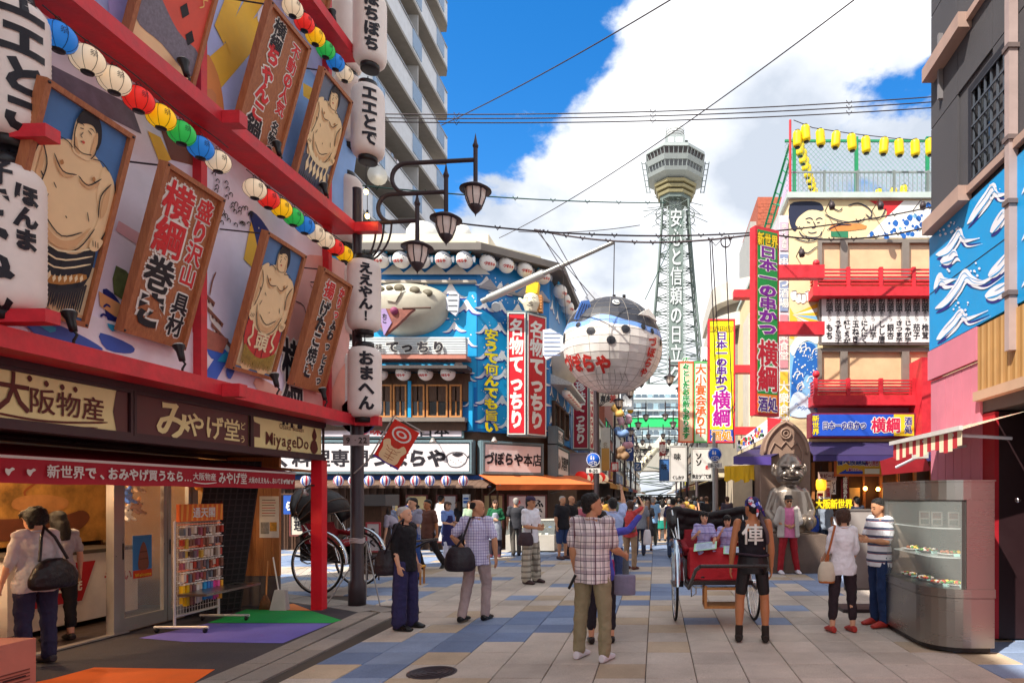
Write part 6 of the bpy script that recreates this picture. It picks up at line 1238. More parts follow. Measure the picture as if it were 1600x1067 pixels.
# menu board
t=thing('menu_board','large white menu board with rows of black vertical dish names between the balconies','sign',YF.pt(7,6,.3));a0,z1=y(1281,457,.3);a1,z0=y(1462,538,.3);q=MB();q.fbox(YF,a0,a1,z0,z1,.18,.26,c('#6a6260'));q.build('board',t);q=MB();q.fbox(YF,a0+.06,a1-.04,z0+.06,z1-.06,.262,.28,c('#dcd8d8',var=.03));q.build('face',t);q=MB()
its=['椎茸','茄子','じゃが芋','さつま芋','銀杏','しし唐','山芋','にんにく','玉ねぎ','紅しょうが','うずら玉子','もち']
for k,s_ in enumerate(its[::-1]):
 a=y(1296+k*13.6,500,.28)[0];letter(q,YF,'前頭',a,y(1300,474,.28)[1],.25,INK,.284,.035,vert=True,sx=.8,pitch=.95);letter(q,YF,'串かつ',a,y(1300,494,.28)[1],.105,INK,.284,.0,vert=True,sx=1.1,pitch=.9);n_=len(s_);hh=min(.22,.62/n_);letter(q,YF,s_,a,y(1300,518,.28)[1],hh,INK,.284,.03,vert=True,sx=.21/hh*.95)
q.build('lettering',t)
# main sign
t=thing('shop_sign','blue and yellow sign reading 新世界 日本一の串かつ 横綱 酒処 over the purple canopy','sign',YF.pt(6,3.5,.5));a0,z1=y(1267,645,.6);a1,z0=y(1431,683,.6);q=MB();q.fbox(YF,a0,a1,z0,z1,.1,.58,c('#7a1c3a'));q.build('case',t);q=MB();q.fbox(YF,a0+.05,a1-.05,z0+.04,z1-.04,.582,.60,c('#1c50c0'));q.fbox(YF,a1-.6,a1-.05,z0+.04,z1-.04,.6015,.604,c('#f0c828'));q.build('face',t);q=MB();zm=(z0+z1)/2;PUR=c('#4a2890');MAG=c('#c81c48')
letter(q,YF,'新世界',y(1274.5,660,.6)[0],zm,.18,c('#f0dc30'),.606,.03,vert=True,outline=c('#6a2a1c'),sx=1.1,ow=.04);letter(q,YF,'日本一の串かつ',y(1319,660,.6)[0],zm-.01,.165,c('#2a3890'),.606,.04,outline=WHITE,ow=.05,sx=1.0,pitch=1.0)
_m=c('#2a3890')
letter(q,YF,'日本一の串かつ',y(1319,660,.6)[0],zm-.01,.22,_m,.612,.04,outline=WHITE,ow=.06,sx=.78,pitch=1.0);letter(q,YF,'横綱',y(1384,660,.6)[0],zm,.42,MAG,.612,.06,outline=WHITE,ow=.05,sx=.95);letter(q,YF,'酒処',y(1419,660,.6)[0],zm,.23,_m,.612,.04,vert=True,outline=WHITE,ow=.05,sx=.9);q.build('lettering',t)
q=MB();a,z=y(1431,563,.6);q.box(a,a+.55,YY-1.0,YY-.1,y(1431,690,.9)[1],z,RED);q.build('red_side_panel',yk)
# purple canopy and posts, ground floor
PURC=c('#30244e',rough=.75);t=thing('canopy','purple cloth canopy along the front of the skewer restaurant','awning',YF.pt(6,2.8,.8));a0=y(1262,690,.9)[0];q=MB();zc=y(1300,690,.4)[1];zf=y(1300,712,1.5)[1];zb2=y(1300,720,1.5)[1];q.hexa([YF.pt(a0,zf,1.5),YF.pt(9,zf,1.5),YF.pt(9,zc-.03,.4),YF.pt(a0,zc-.03,.4),YF.pt(a0,zf+.03,1.5),YF.pt(9,zf+.03,1.5),YF.pt(9,zc,.4),YF.pt(a0,zc,.4)],PURC);q.build('canopy_cloth',t);q=MB();q.fbox(YF,a0,9,zb2,zf,1.49,1.52,c('#3e3268'));q.build('valance',t)
t=thing('canopy','dark purple sloping canopy round the street corner left of the statue','awning',P(1175,720,17));q=MB();pA=[P(1198,690,18.2),P(1262,690,17.6)];pB=[P(1146,713,16.2),P(1205,713,15.2)];q.add([*pA,*pB,*[p+Vector((0,0,-.03))for p in pA+pB]],[(0,1,3,2),(4,6,7,5)],PURC);q.build('canopy_cloth',t);q=MB();q.add([pB[0],pB[1],pB[1]-Vector((0,0,.2)),pB[0]-Vector((0,0,.2))],[(0,3,2,1)],c('#4a3880'));q.add([pA[0],pB[0],pB[0]-Vector((0,0,.2)),pA[0]-Vector((0,0,.2))],[(0,1,2,3)],c('#4a3880'));q.build('valance',t)
t=thing('yellow_curtain','yellow gathered cloth hanging from the corner canopy','curtain',P(1152,745,17.0));q=MB();n_=24
p0,p1=P(1132,728,18.5),P(1178,726,16.6)
vs=[]
for k in range(n_+1):f_=k/n_;p=p0.lerp(p1,f_);o_=Vector((.05*math.sin(k*1.7),.06*math.cos(k*1.7),0));vs+=[p+o_*.4,p+o_-Vector((0,0,.42+.05*math.sin(k*.8)))]
q.add(vs,[(2*k,2*k+1,2*k+3,2*k+2)for k in range(n_)],c('#e8b414',rough=.7),True);q.build('cloth',t)
# shop recess: warm lamps, boards, vertical signs
q=MB();q.box(xl,3.98+6,YY+1.0,YY+1.15,.02,3.1,WOODD);q.build('recess_wall',yk)
for k in range(9):a=4.6+k*.5;q=MB();q.box(a,a+.08,YY+.86,YY+.96,.02,2.7,WOODP);q.build('door_post',yk)
for k in range(5):a=4.75+k*.95;q=MB();q.box(a,a+.3,YY+.84,YY+.9,1.55,1.95,c('#e0c080'));q.build('wall_menu',yk)
for i,(u,v)in enumerate(((1352,771),(1372,772),(1404,770))):p=P(u,v-8,YY+.6);t=thing('hanging_bulb','warm glowing bulb inside the skewer restaurant, %s from the left'%ordn(i),'lamp',p,'bulbs in the skewer restaurant');q=MB();q.ball(p,.06,c('#ffb050',emit=6),10,8);q.build('bulb',t);q=MB();q.cyl(p+Vector((0,0,.06)),p+Vector((0,0,.5)),.01,LBLK,n=5);q.build('cord',t)
def board(label,u0,v0_,u1,v1_,Y,bgc,txts,name='sign',cat='sign',group=None,th=.06,frc=None,em=None):
 fr_=front(Y);a0,z1=fr_.px(u0,v0_);a1,z0=fr_.px(u1,v1_);t=thing(name,label,cat,fr_.pt((a0+a1)/2,z0,0),group);q=MB();q.fbox(fr_,a0,a1,z0,z1,-th,0,c(bgc,rough=.45,var=.05));q.build('board',t)
 if frc:q=MB();q.frame(fr_,a0-.03,a1+.03,z0-.03,z1+.03,.05,-th-.01,.015,c(frc));q.build('frame',t)
 q=MB();bh=z1-z0;bw=a1-a0
 for s_,x,yy_,hh,mc,vert,sx,oc in txts:letter(q,fr_,s_,a0+x*bw,z0+yy_*bh,hh*(bw if vert else bh),c(mc,rough=.45,var=.03),.006,.045,vert=vert,sx=sx,outline=c(oc)if oc else None,ow=.05,pitch=.97)
 if txts:q.build('lettering',t)
 return t
board('yellow and orange sign 食べ放題は別館 with a blue arrow above the restaurant door',1306,713,1378,742,16.9,'#f0b430',[('食べ放題は',.36,.70,.36,'#2a3890',False,.95,'#ffffff'),('別館',.78,.70,.42,'#c82838',False,.95,'#ffffff'),('約50m',.42,.25,.28,'#c82838',False,.95,'#ffffff')],frc='#d86830')
fr_=front(16.88);q=MB();q.flat(fr_,[fr_.px(1311,739),fr_.px(1322,733),fr_.px(1322,736),fr_.px(1348,736),fr_.px(1348,740),fr_.px(1311,740)],.01,c('#2848b0'));q.flat(fr_,[fr_.px(1351,732),fr_.px(1374,732),fr_.px(1374,740),fr_.px(1351,740)],.01,c('#e8dcc0'));q.build('arrow',bpy.data.objects[USED['yellow and orange sign 食べ放題は別館 with a blue arrow above the restaurant door'][0]])
board('yellow lettered sign reading 大阪新世界 behind the people at the restaurant',1276,779,1330,795,15.5,'#28301c',[('大阪新世界',.5,.5,.95,'#f8e020',False,.78,'#b08010')])
for i,(u0,u1,v0_,v1_,s_,bg_,fg)in enumerate(((1278,1286,770,792,'麺類','#8a2028','#f0e8d8'),(1289,1298,752,779,'一度漬','#d8d0c8','#a02030'),(1299,1306,750,772,'ソース','#e0d8d0','#3a2a28'),(1315,1326,748,778,'座敷あり','#7a1c24','#f0e8d8'))):board(['narrow dark red sign 麺類','white sign with red 一度漬','white sign with black ソース','dark red vertical sign 座敷あり'][i]+' beside the restaurant door',u0,v0_,u1,v1_,17.2,bg_,[(s_,.5,.5,.85,fg,True,1/len(s_)*3 if len(s_)>3 else 1,None)],group='small vertical signs at the restaurant door')
board('small pinkish wooden signboard hanging over the restaurant entrance',1279,737,1307,750,17.0,'#c8a898',[('生ビール',.5,.5,.55,'#7a3028',False,.9,None)])
t=thing('paper_lantern','glowing orange yellow lantern beside the small wooden signboard','lantern',P(1283,766,17.1));q=MB();p=P(1283,757,17.1);q.lathe([(.08,-.16),(.13,-.12),(.14,0),(.13,.12),(.08,.16)],c('#f0a020',emit=.5),p,n=16);q.build('paper_body',t);q=MB();q.cyl(p+Vector((0,0,.16)),p+Vector((0,0,.5)),.01,LBLK,n=5);q.build('cord',t)
# green vertical sign in a red case
pN=P(1180,352,14.0);pFx,pFy=2.75,14.3;e_=Vector((pFx-pN.x,pFy-14.0,0));wd=e_.length;e_.normalize();GFr=Fr((pN.x,14.0,0),e_,(0,0,1));zt=pN.z;zb_=P(1180,648,14).z
t=thing('vertical_sign','tall green vertical sign reading 日本一の串かつ横綱 in a bright red case','sign',(pN.x,14.0,zb_));q=MB();q.fbox(GFr,0,wd,zb_,zt,-.20,0,RED);q.build('case',t);q=MB();z_s=zb_+(zt-zb_)*.115;q.fbox(GFr,.06,wd-.06,z_s,zt-.08,.003,.018,c('#1c8a3c',rough=.4));q.build('face',t);q=MB();q.fbox(GFr,.06,wd-.06,zb_+.06,z_s-.006,.003,.018,c('#d87828'));q.build('lower_face',t);q=MB();hT=zt-zb_
letter(q,GFr,'新世界',wd/2,zt-.28,.30,c('#f0d020'),.022,.05,outline=c('#6a4010'),sx=.62,ow=.05);letter(q,GFr,'日本一の串かつ',wd/2,zb_+hT*.665,hT*.068,c('#7a1c90'),.022,.05,vert=True,outline=WHITE,sx=1.75,ow=.055,pitch=1.0);letter(q,GFr,'横綱',wd/2,zb_+hT*.265,hT*.14,c('#b81c30'),.022,.05,vert=True,outline=WHITE,sx=.95,ow=.045,pitch=.98);letter(q,GFr,'酒処',wd/2,zb_+hT*.06,.34,c('#4a2878'),.022,.05,outline=WHITE,sx=.78);q.build('lettering',t)
for v in(418,508):p=P(1217,v,15.3);q=MB();q.box(2.75,4.1,15.55,15.75,p.z-.16,p.z+.16,RED);q.build('mounting_arm',t)
# building side, between it and the street
q=MB();q.box(3.46,3.735,18.02,19.5,2.9,9.6,c('#d4ccd4',var=.15));q.build('side_wing',yk);wf=front(18.015)
for z0_,z1_,h_ in((8.6,9.4,'#c8b0c0'),(6.9,8.5,'#8a98b8'),(5.3,6.8,'#c88890'),(3.4,5.2,'#e0b838')):q=MB();q.fbox(wf,3.49,3.71,z0_,z1_,.003,.02,c(h_));o=q.build('sign_panel',yk);q=MB();letter(q,wf,'串かつ酒場' if z1_>8 else '大衆食堂',3.6,(z0_+z1_)/2,(z1_-z0_)/5.6,WHITE,.022,.03,vert=True);q.build('lettering',o)
# rooftop: railing, green fence, yellow lanterns
RFY=18.2;RF=front(RFY);zr=ztop+.16
t=thing('roof_railing','grey metal railing along the restaurant roof edge','railing',(6,RFY,zr));ra=1.7+(775-268)/1000*RFY;q=MB();q.box(xl,9.5,RFY-.02,RFY+.02,ra-.05,ra,c('#8c9494',metal=.3));q.box(xl,9.5,RFY-.02,RFY+.02,zr+.08,zr+.12,c('#8c9494',metal=.3));q.build('rail',t)
for k in range(46):x=xl+.06+k*.125;q=MB();q.box(x-.008,x+.008,RFY-.008,RFY+.008,zr+.001,ra-.05,c('#8c9494',metal=.3));q.build('baluster',t)
for u in(1288,1340,1397,1450):x=(u-U0)/1000*RFY;q=MB();q.box(x-.03,x+.03,RFY-.03,RFY+.03,zr,ra+.02,c('#7a8280',metal=.3));q.build('post',t)
t=thing('roof_fence','tall green framed wire mesh fence on the restaurant roof','fence',(6,RFY+.5,zr));GRN=c('#1c8a5c',rough=.5);fy=RFY+.4;ft=1.7+(775-219)/1000*fy;q=MB();q.box(xl,10,fy-.03,fy+.03,ft-.06,ft,GRN);q.build('rail',t)
for u in(1241,1338,1449):x=(u-U0)/1000*fy;q=MB();q.box(x-.045,x+.045,fy-.045,fy+.045,zr,ft+.08,GRN);q.build('post',t)
q=MB();nw=46
for k in range(-18,nw):
 for s_ in(1,-1):
  xA=xl+k*.14 if s_>0 else xl+k*.14+(ft-zr)*.9;a=Vector((xA,fy,zr));b=Vector((xA+s_*(ft-zr)*.9,fy,ft-.05))
  if max(a.x,b.x)<xl or min(a.x,b.x)>10:continue
  for pp,qq in((a,b),(b,a)):
   if pp.x<xl:f_=(xl-pp.x)/(qq.x-pp.x);pp.x,pp.z=xl,pp.z+(qq.z-pp.z)*f_
  q.tube([a,b],.005,c('#4a9478'),3,cap=False)
q.build('wire_mesh',t)
YL=c('#f4d010',rough=.45,var=.03,emit=.0);q=MB();pr=[]
for i in range(25):t_=i/24;e=min(t_,1-t_)/.2;pr.append(((.155 if e>=1 else .155*(.6+.4*math.sqrt(1-(1-e)**2)))*(1 if i%2 else .97),-.27+.54*t_))
q.lathe(pr,YL,n=18);YLM=cl_me(q,'paper_body');q=MB()
for z in(-.285,.285):q.lathe([(.09,z-.02),(.09,z+.02)],LBLK,n=12)
YLC=cl_me(q,'collar')
lp=[(1259,209),(1282,216),(1306,219),(1331,223),(1353,227),(1381,229),(1405,231),(1430,232),(1453,230)]
for i,(u,v)in enumerate(lp):t=thing('yellow_lantern','bright yellow lantern strung along the roof fence, %s from the left'%ordn(i),'lantern',P(u,v,RFY-.2),'yellow lanterns on the roof',rnd.uniform(-.3,.3),local=True);t.rotation_euler[1]=rnd.uniform(-.12,.12);link('paper_body',YLM,t);link('collar',YLC,t);t.scale=(.82,)*3
for i in range(9):f_=i/8;p=P(1246,218,RFY-.2).lerp(P(1273,303,26),f_);t=thing('yellow_lantern','yellow lantern in the string going down the roof side, %s from the top'%ordn(i),'lantern',p,'yellow lanterns on the roof',rnd.uniform(-.3,.3),local=True);link('paper_body',YLM,t);link('collar',YLC,t);t.scale=(.82,)*3
for i,(u,v)in enumerate(((1373,306),(1396,304),(1412,300))):t=thing('yellow_lantern','yellow lantern low behind the roof railing, %s from the left'%ordn(i),'lantern',P(u,v,23),'yellow lanterns on the roof',local=True);link('paper_body',YLM,t);link('collar',YLC,t);t.scale=(.82,)*3
t=thing('red_pole','thin red pole at the left corner of the restaurant roof','pole',(xl,RFY-.2,zr));q=MB();q.cyl((xl+.03,RFY-.2,zr),(xl+.03,RFY-.2,1.7+(775-188)/1000*18),.035,RED,n=8);q.build('pole_tube',t);q=MB();q.tube([P(1240,188,18),P(1270,200,18),P(1330,209,18),P(1400,217,18),P(1470,221,18)],.012,IRON,5);q.build('string',t)
t=thing('roof_shrub','round clipped shrub seen through the roof railing','shrub',(5.6,22,zr));q=MB();LEAF=c('#3c4a2c',rough=.8,var=.4,sc=20)
for k in range(260):d=Vector((rnd.gauss(0,1),rnd.gauss(0,1),rnd.gauss(0,1))).normalized()*rnd.uniform(.7,1);p=Vector((6.45,22,zr+.55))+Vector((d.x*.45,d.y*.4,d.z*.55));a=d.orthogonal().normalized()*.07;b=d.cross(a).normalized()*.07;q.add([p-a,p+b,p+a,p-b],[(0,1,2,3)],LEAF)
q.build('foliage',t);q=MB();q.lathe([(.18,zr),(.22,zr+.25)],c('#8a5a3c'),(6.45,22,0),n=12);q.build('pot',t)
t=thing('roof_light','dark spotlight on a bracket in front of the wrestler mural, left one','lamp',P(1300,320,17.4));
for i,(u,v)in enumerate(((1300,318),(1376,318),(1442,318),(1253,392))):
 if i:t=thing('roof_light',['','dark spotlight on a bracket above the red sun of the mural','dark spotlight on a bracket above the blue wave mural, right end','dark spotlight hanging on the cream wall beside the upper balcony'][i],'lamp',P(u,v,17.4))
 p=P(u,v,17.3);q=MB();q.tube([p+Vector((0,.8,.1)),p+Vector((0,.1,.15)),p],.015,IRON,5);q.build('arm',t);q=MB();q.lathe([(.07,0),(.09,.1),(.05,.2)],IRON,p-Vector((0,0,.16)),n=10);q.build('housing',t)
 # brick block and rounded cream building behind
t=thing('brick_building','red brick tower block corner behind the restaurant roof','building',(5.2,34,0));BR=c('#a85a44',rough=.85,var=.2,sc=6);x0=(1184-U0)/1000*34;x1=(1234-U0)/1000*34;q=MB();q.box(x0,x1+3,34,40,0,1.7+(775-308)/1000*34,BR);q.build('wall',t);q=MB();q.box((1172-U0)/1000*34.5,x0,34.5,39,0,1.7+(775-340)/1000*34,c('#a8a8a4'));q.build('side_block',t)
frb=front(34);q=MB()
for k in range(46):
 z=10+k*.16
 for j in range(6):a=x0+.02+j*.28+(.14 if k%2 else 0);q.fbox(frb,a,a+.265,z,z+.145,.002,.02,BR)
q.build('brickwork',t);stuff(q_:=bpy.data.objects[[o.name for o in t.children if o.name.startswith('brickwork')][0]])
t=thing('green_frame','green steel lattice leaning on the roof side beside the brick block','frame',P(1225,320,26));q=MB()
for a,b in((P(1192,365,24),P(1234,225,20)),(P(1200,372,24),P(1236,245,20)),(P(1215,320,22),P(1240,330,20))):q.tube([a,b],.04,GRN,5)
for k in range(9):a=P(1192,365,24).lerp(P(1234,225,20),k/8);b=P(1200,372,24).lerp(P(1236,245,20),min(1,(k+.6)/8));q.tube([a,b],.02,GRN,4)
q.build('bar',t);q=MB();q.add([P(1205,372,21),P(1234,372,18.9),P(1234,268,18.9),P(1228,285,21)],[(0,1,2,3)],c('#d0b8d8'));q.build('printed_sheet',t)
t=thing('round_building','cream building with curved balconies behind the yellow vertical sign','building',(4.6,30,0));
for k,(v0_,v1_)in enumerate(((452,480),(500,520))):
 q=MB();zt_=1.7+(775-v0_)/1000*30;zb3=1.7+(775-v1_)/1000*30;pl=[(2.6+3.2-3.2*math.cos(a),27.5+3.0-2.6*math.sin(a))for a in[math.pi/2*i/10 for i in range(11)]]+[(9,27.9),(9,36),(2.6,36)];q.prism(GF,pl,zb3,zt_,c('#cfc8bc'));q.build('balcony_band',t)
pl2=[(2.9+3-3*math.cos(a),28+3.0-2.5*math.sin(a))for a in[math.pi/2*i/10 for i in range(11)]]+[(9,28.5),(9,35.8),(2.9,35.8)];q=MB();q.prism(GF,pl2,3.0,1.7+.325*30,c('#8c8478'));q.build('wall',t)
q=MB();q.box(3.7,8,25.5,27.2,0.02,9.0,c('#d8cdbc'));q.box(2.95,3.69,24.5,27,.02,2.9,c('#c8b8a0'));q.build('side_wall',t);q=MB()
for z in(9.1,6.3,4.0):q.box(2.9,4.0,23.8,24.2,z,z+.28,RED)
q.build('red_arm',t)
t=thing('menu_sign','slanting colourful menu board over the dark purple corner canopy','sign',P(1175,690,16.8));q=MB();pts=[P(1151,706,17.4),P(1199,681,16.4),P(1199,655,16.4),P(1151,691,17.4)];q.hexa([pts[0],pts[1],pts[1]+Vector((.02,.1,0)),pts[0]+Vector((.02,.1,0)),pts[3],pts[2],pts[2]+Vector((.02,.1,0)),pts[3]+Vector((.02,.1,0))],c('#e0dce0'));q.build('board',t);q=MB()
for k in range(46):f_,g_=rnd.uniform(.05,.9),rnd.uniform(.1,.85);p=pts[0].lerp(pts[1],f_).lerp(pts[3].lerp(pts[2],f_),g_)+Vector((0,-.012-.0004*k,0));s_=rnd.uniform(.02,.05);q.add([p+Vector((-s_,0,-s_)),p+Vector((s_,0,-s_)),p+Vector((s_,0,s_)),p+Vector((-s_,0,s_))],[(0,1,2,3)],c(rnd.choice(['#c83848','#3a58b0','#e0b030','#3a9058','#28242c'])))
q.build('print',t);q=MB();q.add([P(1199,652,16.35),P(1222,655,15.9),P(1199,690,16.35)],[(0,2,1)],RED);q.build('red_gable',t)
# dark building on the right (x = 4)
RX4=4.0;RW=Fr((RX4,0,0),(0,-1,0),(0,0,1));GRW=c('#48464a',rough=.75,var=.10,sc=1.2,bump=.15,bsc=60)
def ry(Y):return-Y
rb=thing('dark_corner_building','dark grey panelled building with blue wave mural over a pink ground floor','building',(7,6,0));YC=9.26
q=MB();q.box(RX4,16,-3,YC,3.78,10.2,GRW);q.build('upper_wall',rb)
q=MB();q.box(RX4+.0,16,-3,6.2,0,3.77,c('#c07078',rough=.6));q.box(5.2,16,6.2,YC-.3,0,3.77,c('#2a1c20',rough=.7));q.build('lower_wall',rb)
# panel joints and cladding sheets proud of the wall
zz=[5.55,6.98,8.6,10.15];ys=[9.24,8.42,7.55,6.6,5.0,3.0]
for i in range(len(zz)-1):
 for j in range(len(ys)-1):
  if i in(0,)and j in(1,):continue
  q=MB();q.fbox(RW,-ys[j]+.006,-ys[j+1]-.006,zz[i]+.008,zz[i+1]-.008,.002,.03,GRW);q.build('cladding_panel',rb)
q=MB();q.fbox(RW,-8.42+.006,-7.55+.35,5.56,6.97,-.25,-.2,GRW)if 0 else None
# recessed barred window
a0,b1=RW.px(1530,185,.0);a1,b0=RW.px(1586,262,.0);WBK=c('#1e1c22');a0,a1,b0,b1=-7.94,-7.10,5.62,6.72
t=MB();t.frame(RW,a0-.08,a1+.08,b0-.08,b1+.08,.08,.0,.09,WBK);wo_=t.build('window',rb);q=MB();q.fbox(RW,a0,a1,b0,b1,.004,.012,DARKGLASS);q.build('pane',wo_)
for k in range(7):a=a0+(a1-a0)*k/6;q=MB();q.fbox(RW,a-.012,a+.012,b0,b1,.05,.07,c('#4a505a'));q.build('window_bar',wo_)
for k in range(6):z=b0+(b1-b0)*k/5;q=MB();q.fbox(RW,a0,a1,z-.012,z+.012,.072,.088,c('#4a505a'));q.build('window_bar',wo_)
q=MB();q.frame(RW,-9.0,-7.9,8.8,10.1,.06,.03,.08,c('#2c3c54'));o=q.build('window',rb);q=MB();q.fbox(RW,-8.94,-7.96,8.86,10.04,.032,.04,DARKGLASS);q.build('pane',o)
# slanting cover strips (cable trays) in pinkish beige
BG=c('#a88c80',rough=.6)
for z in(5.44,7.62):q=MB();q.fbox(RW,-9.15,-8.05,z-.02,z+.17,.03,.20,BG);q.build('cable_tray',rb);q=MB();q.fbox(RW,-8.05,-6.4,z+.06,z+.15,.03,.10,BG);q.build('cable_conduit',rb)
# blue mural board
t=thing('wave_mural_board','bright blue board with brushed white waves on the dark building','mural',(RX4,8.2,3.8));q=MB();q.fbox(RW,-YC+.01,-7.10,3.80,5.42,.003,.05,c('#1490d0',rough=.45,var=.06));q.build('board',t);q=MB();q.fbox(RW,-7.0,-5.0,3.80,5.42,.003,.05,c('#1490d0',rough=.45));q.build('board',t);q=MB()
def brush(pts,w_,m,d):q.line(RW,[RW.px(a,b,.05)for a,b in pts],w_,d,m,5,tp=True)
WVS=[[(1462,482),(1480,470),(1497,448),(1508,430),(1520,438),(1540,440),(1578,412)],[(1512,350),(1525,332),(1540,312),(1552,295),(1560,305),(1584,300)],[(1548,362),(1560,348),(1570,334),(1578,342)],[(1463,398),(1480,392),(1492,376),(1500,364),(1508,376),(1532,372)],[(1470,408),(1484,404),(1492,396),(1498,400)],[(1545,430),(1560,420),(1575,400),(1586,375)],[(1460,452),(1468,436),(1476,440),(1496,436)],[(1464,530),(1475,520),(1490,505),(1502,490),(1512,498),(1545,485)],[(1540,462),(1556,458),(1572,448),(1586,432)]]
for pts in WVS:
 brush([(a+1,b+7)for a,b in pts],.12,c('#2c2c80'),.054)
 brush(pts,.17,c('#dcdce4'),.058)
 brush([(a+4,b+9)for a,b in pts[1:]],.05,c('#dcdce4'),.056)
 brush([(a+3,b+4)for a,b in pts[:-1]],.02,c('#1490d0'),.061);brush([(a-1,b-3)for a,b in pts[1:]],.012,c('#1490d0'),.061)
for k in range(9):
 a,b=-6.9+(k%3)*.6,3.95+(k//3)*.5;q.line(RW,[(a,b),(a+.18,b+.12),(a+.30,b+.30),(a+.36,b+.16),(a+.6,b+.14)],.09,.058,c('#dcdce4'),5,tp=True)
for k in range(60):
 a,b=rnd.choice([(1487,357),(1520,425),(1578,345),(1470,430),(1550,300),(1500,480)]);a+=rnd.gauss(0,6);b+=rnd.gauss(0,8);s_=rnd.uniform(.8,2.4)
 if 1460<a<1584:q.flat(RW,[RW.px(a-s_,b,.05),RW.px(a,b-s_,.05),RW.px(a+s_,b,.05),RW.px(a,b+s_,.05)],.06,c('#dcdce4'),2)
q.build('wave_painting',t);q=MB();q.fbox(RW,-YC+.02,-7.1,4.60,4.612,.051,.053,INK);q.build('joint',t)
# drain pipe and steel column right of the mural
for x_,z_ in((8.9,7.2),(7.75,7.9),(8.6,9.2)):q=MB();q.fbox(RW,-x_,-x_+.05,z_,z_+.9,.03,.09,c('#7a7678'));q.build('wall_pipe',rb)
t=thing('drain_pipe','pinkish grey pipe running up the dark building beside the mural','pipe',(RX4-.1,7.05,0));q=MB();q.box(3.86,3.96,7.0,7.09,3.3,10.2,c('#a89490',rough=.5));q.build('tube',t);[MB().box(3.84,3.98,6.98,7.11,z,z+.05,c('#6a5c5a')).build('clamp',t)for z in(3.9,4.9,5.6,6.6,7.6)]
# pink boarded pier, bamboo panel, canopy, entrance
PK=c('#c8788a',rough=.55,var=.06)
for k in range(6):a=-YC+.03+k*.235;q=MB();q.fbox(RW,a,a+.222,.02 if k<3 else 0.02,3.35,.002,.035,PK);q.build('pink_board',rb)
q=MB();q.fbox(RW,-YC,-7.86,3.37,3.78,.0,.07,PK);q.box(RX4+.001,5.2,7.85,YC,0,3.36,c('#b06070'));q.build('pink_pier',rb)
q=MB();q.box(RX4+.0,5.2,6.2,7.84,2.72,3.36,c('#5a5452'));q.box(4.6,4.7,6.2,7.84,0,2.7,c('#14080c',rough=.3));q.build('entrance_wall',rb)
for k in range(34):a=-7.84+k*.048;q=MB();q.fbox(RW,a,a+.044,2.98+0*k,3.76,.03,.06,c(['#b08450','#9c7440','#bc9460'][k%3],rough=.5));q.build('bamboo_slat',rb)
q=MB();q.fbox(RW,-7.86,-6.2,2.86,2.97,.0,.11,c('#b89880'));q.build('bamboo_rail',rb)
q=MB();q.box(4.0,4.05,7.56,7.84,.02,2.7,c('#a81c28'));q.build('red_reveal',rb);q=MB();q.box(4.052,4.6,7.56,7.84,.02,2.7,c('#2a1418'));q.build('dark_reveal',rb)
for k in range(5):q=MB();q.box(4.55,4.58,6.3+k*.3,6.33+k*.3,.02,2.7,c('#2c1a20'));q.build('door_slat',rb)
for k in range(9):q=MB();q.box(4.54,4.57,6.2,7.5,.2+k*.28,.22+k*.28,c('#3a2830'));q.build('door_slat',rb)
q=MB();q.box(4.25,4.32,7.0,7.03,1.5,1.62,c('#c8b8b0'));q.ball((3.97,7.02,1.66),.03,CHROME);q.build('hook',rb)
# striped retractable awning
t=thing('awning','small red and white striped retractable awning above the steel display case','awning',(3.4,8,2.3));pa=[P(1500,668,8.6),P(1592,645,6.85)];
qf=[Vector((4.0,8.9,2.62)),Vector((4.0,6.9,2.62))];qb=[Vector((3.30,8.9,2.42)),Vector((3.30,6.9,2.42))];q=MB();n_=18
for k in range(n_):
 f0,f1=k/n_,(k+1)/n_;a,b=qf[0].lerp(qf[1],f0),qf[0].lerp(qf[1],f1);c0_,d0_=qb[0].lerp(qb[1],f0),qb[0].lerp(qb[1],f1);m_=c('#b83038',rough=.8)if k%2==0 else c('#e8d8b8',rough=.8);q.add([a,b,d0_,c0_],[(0,1,2,3)],m_);w0=Vector((0,0,-.20-.03*math.sin(k)));q.add([c0_,d0_,d0_+w0,c0_+w0],[(0,1,2,3)],m_)
q.build('striped_cloth',t);q=MB();q.box(3.26,3.30,6.88,8.95,2.41,2.46,c('#c8c4c0'));q.build('front_bar',t);q=MB();q.tube([(4.0,8.2,2.35),(3.6,8.0,2.28),(3.30,7.9,2.38)],.02,c('#c8c8d0'),6);q.tube([(4.0,7.2,2.35),(3.3,7.1,2.38)],.02,c('#c8c8d0'),6);q.build('arm',t)
t=thing('parasol_awning','dark red awning with pale arm in front of the yellow sign','awning',P(1420,740,12));q=MB();q.add([P(1375,720,13.5),P(1440,700,11.5),P(1455,735,11.2),P(1378,742,13.5)],[(0,1,2,3)],c('#a01c28'));q.add([P(1375,720,13.5),P(1440,700,11.5),P(1470,702,13),P(1400,712,15)],[(0,1,2,3)],c('#b02430'));q.build('cloth',t);q=MB();q.tube([P(1400,730,11.6),P(1455,703,11)],.025,c('#c8c8d0'),6);q.box(P(1432,0,11).x,P(1447,0,11).x,10.9,11.2,P(0,716,11).z,P(0,686,11).z,c('#c8c4bc'));q.build('arm',t)
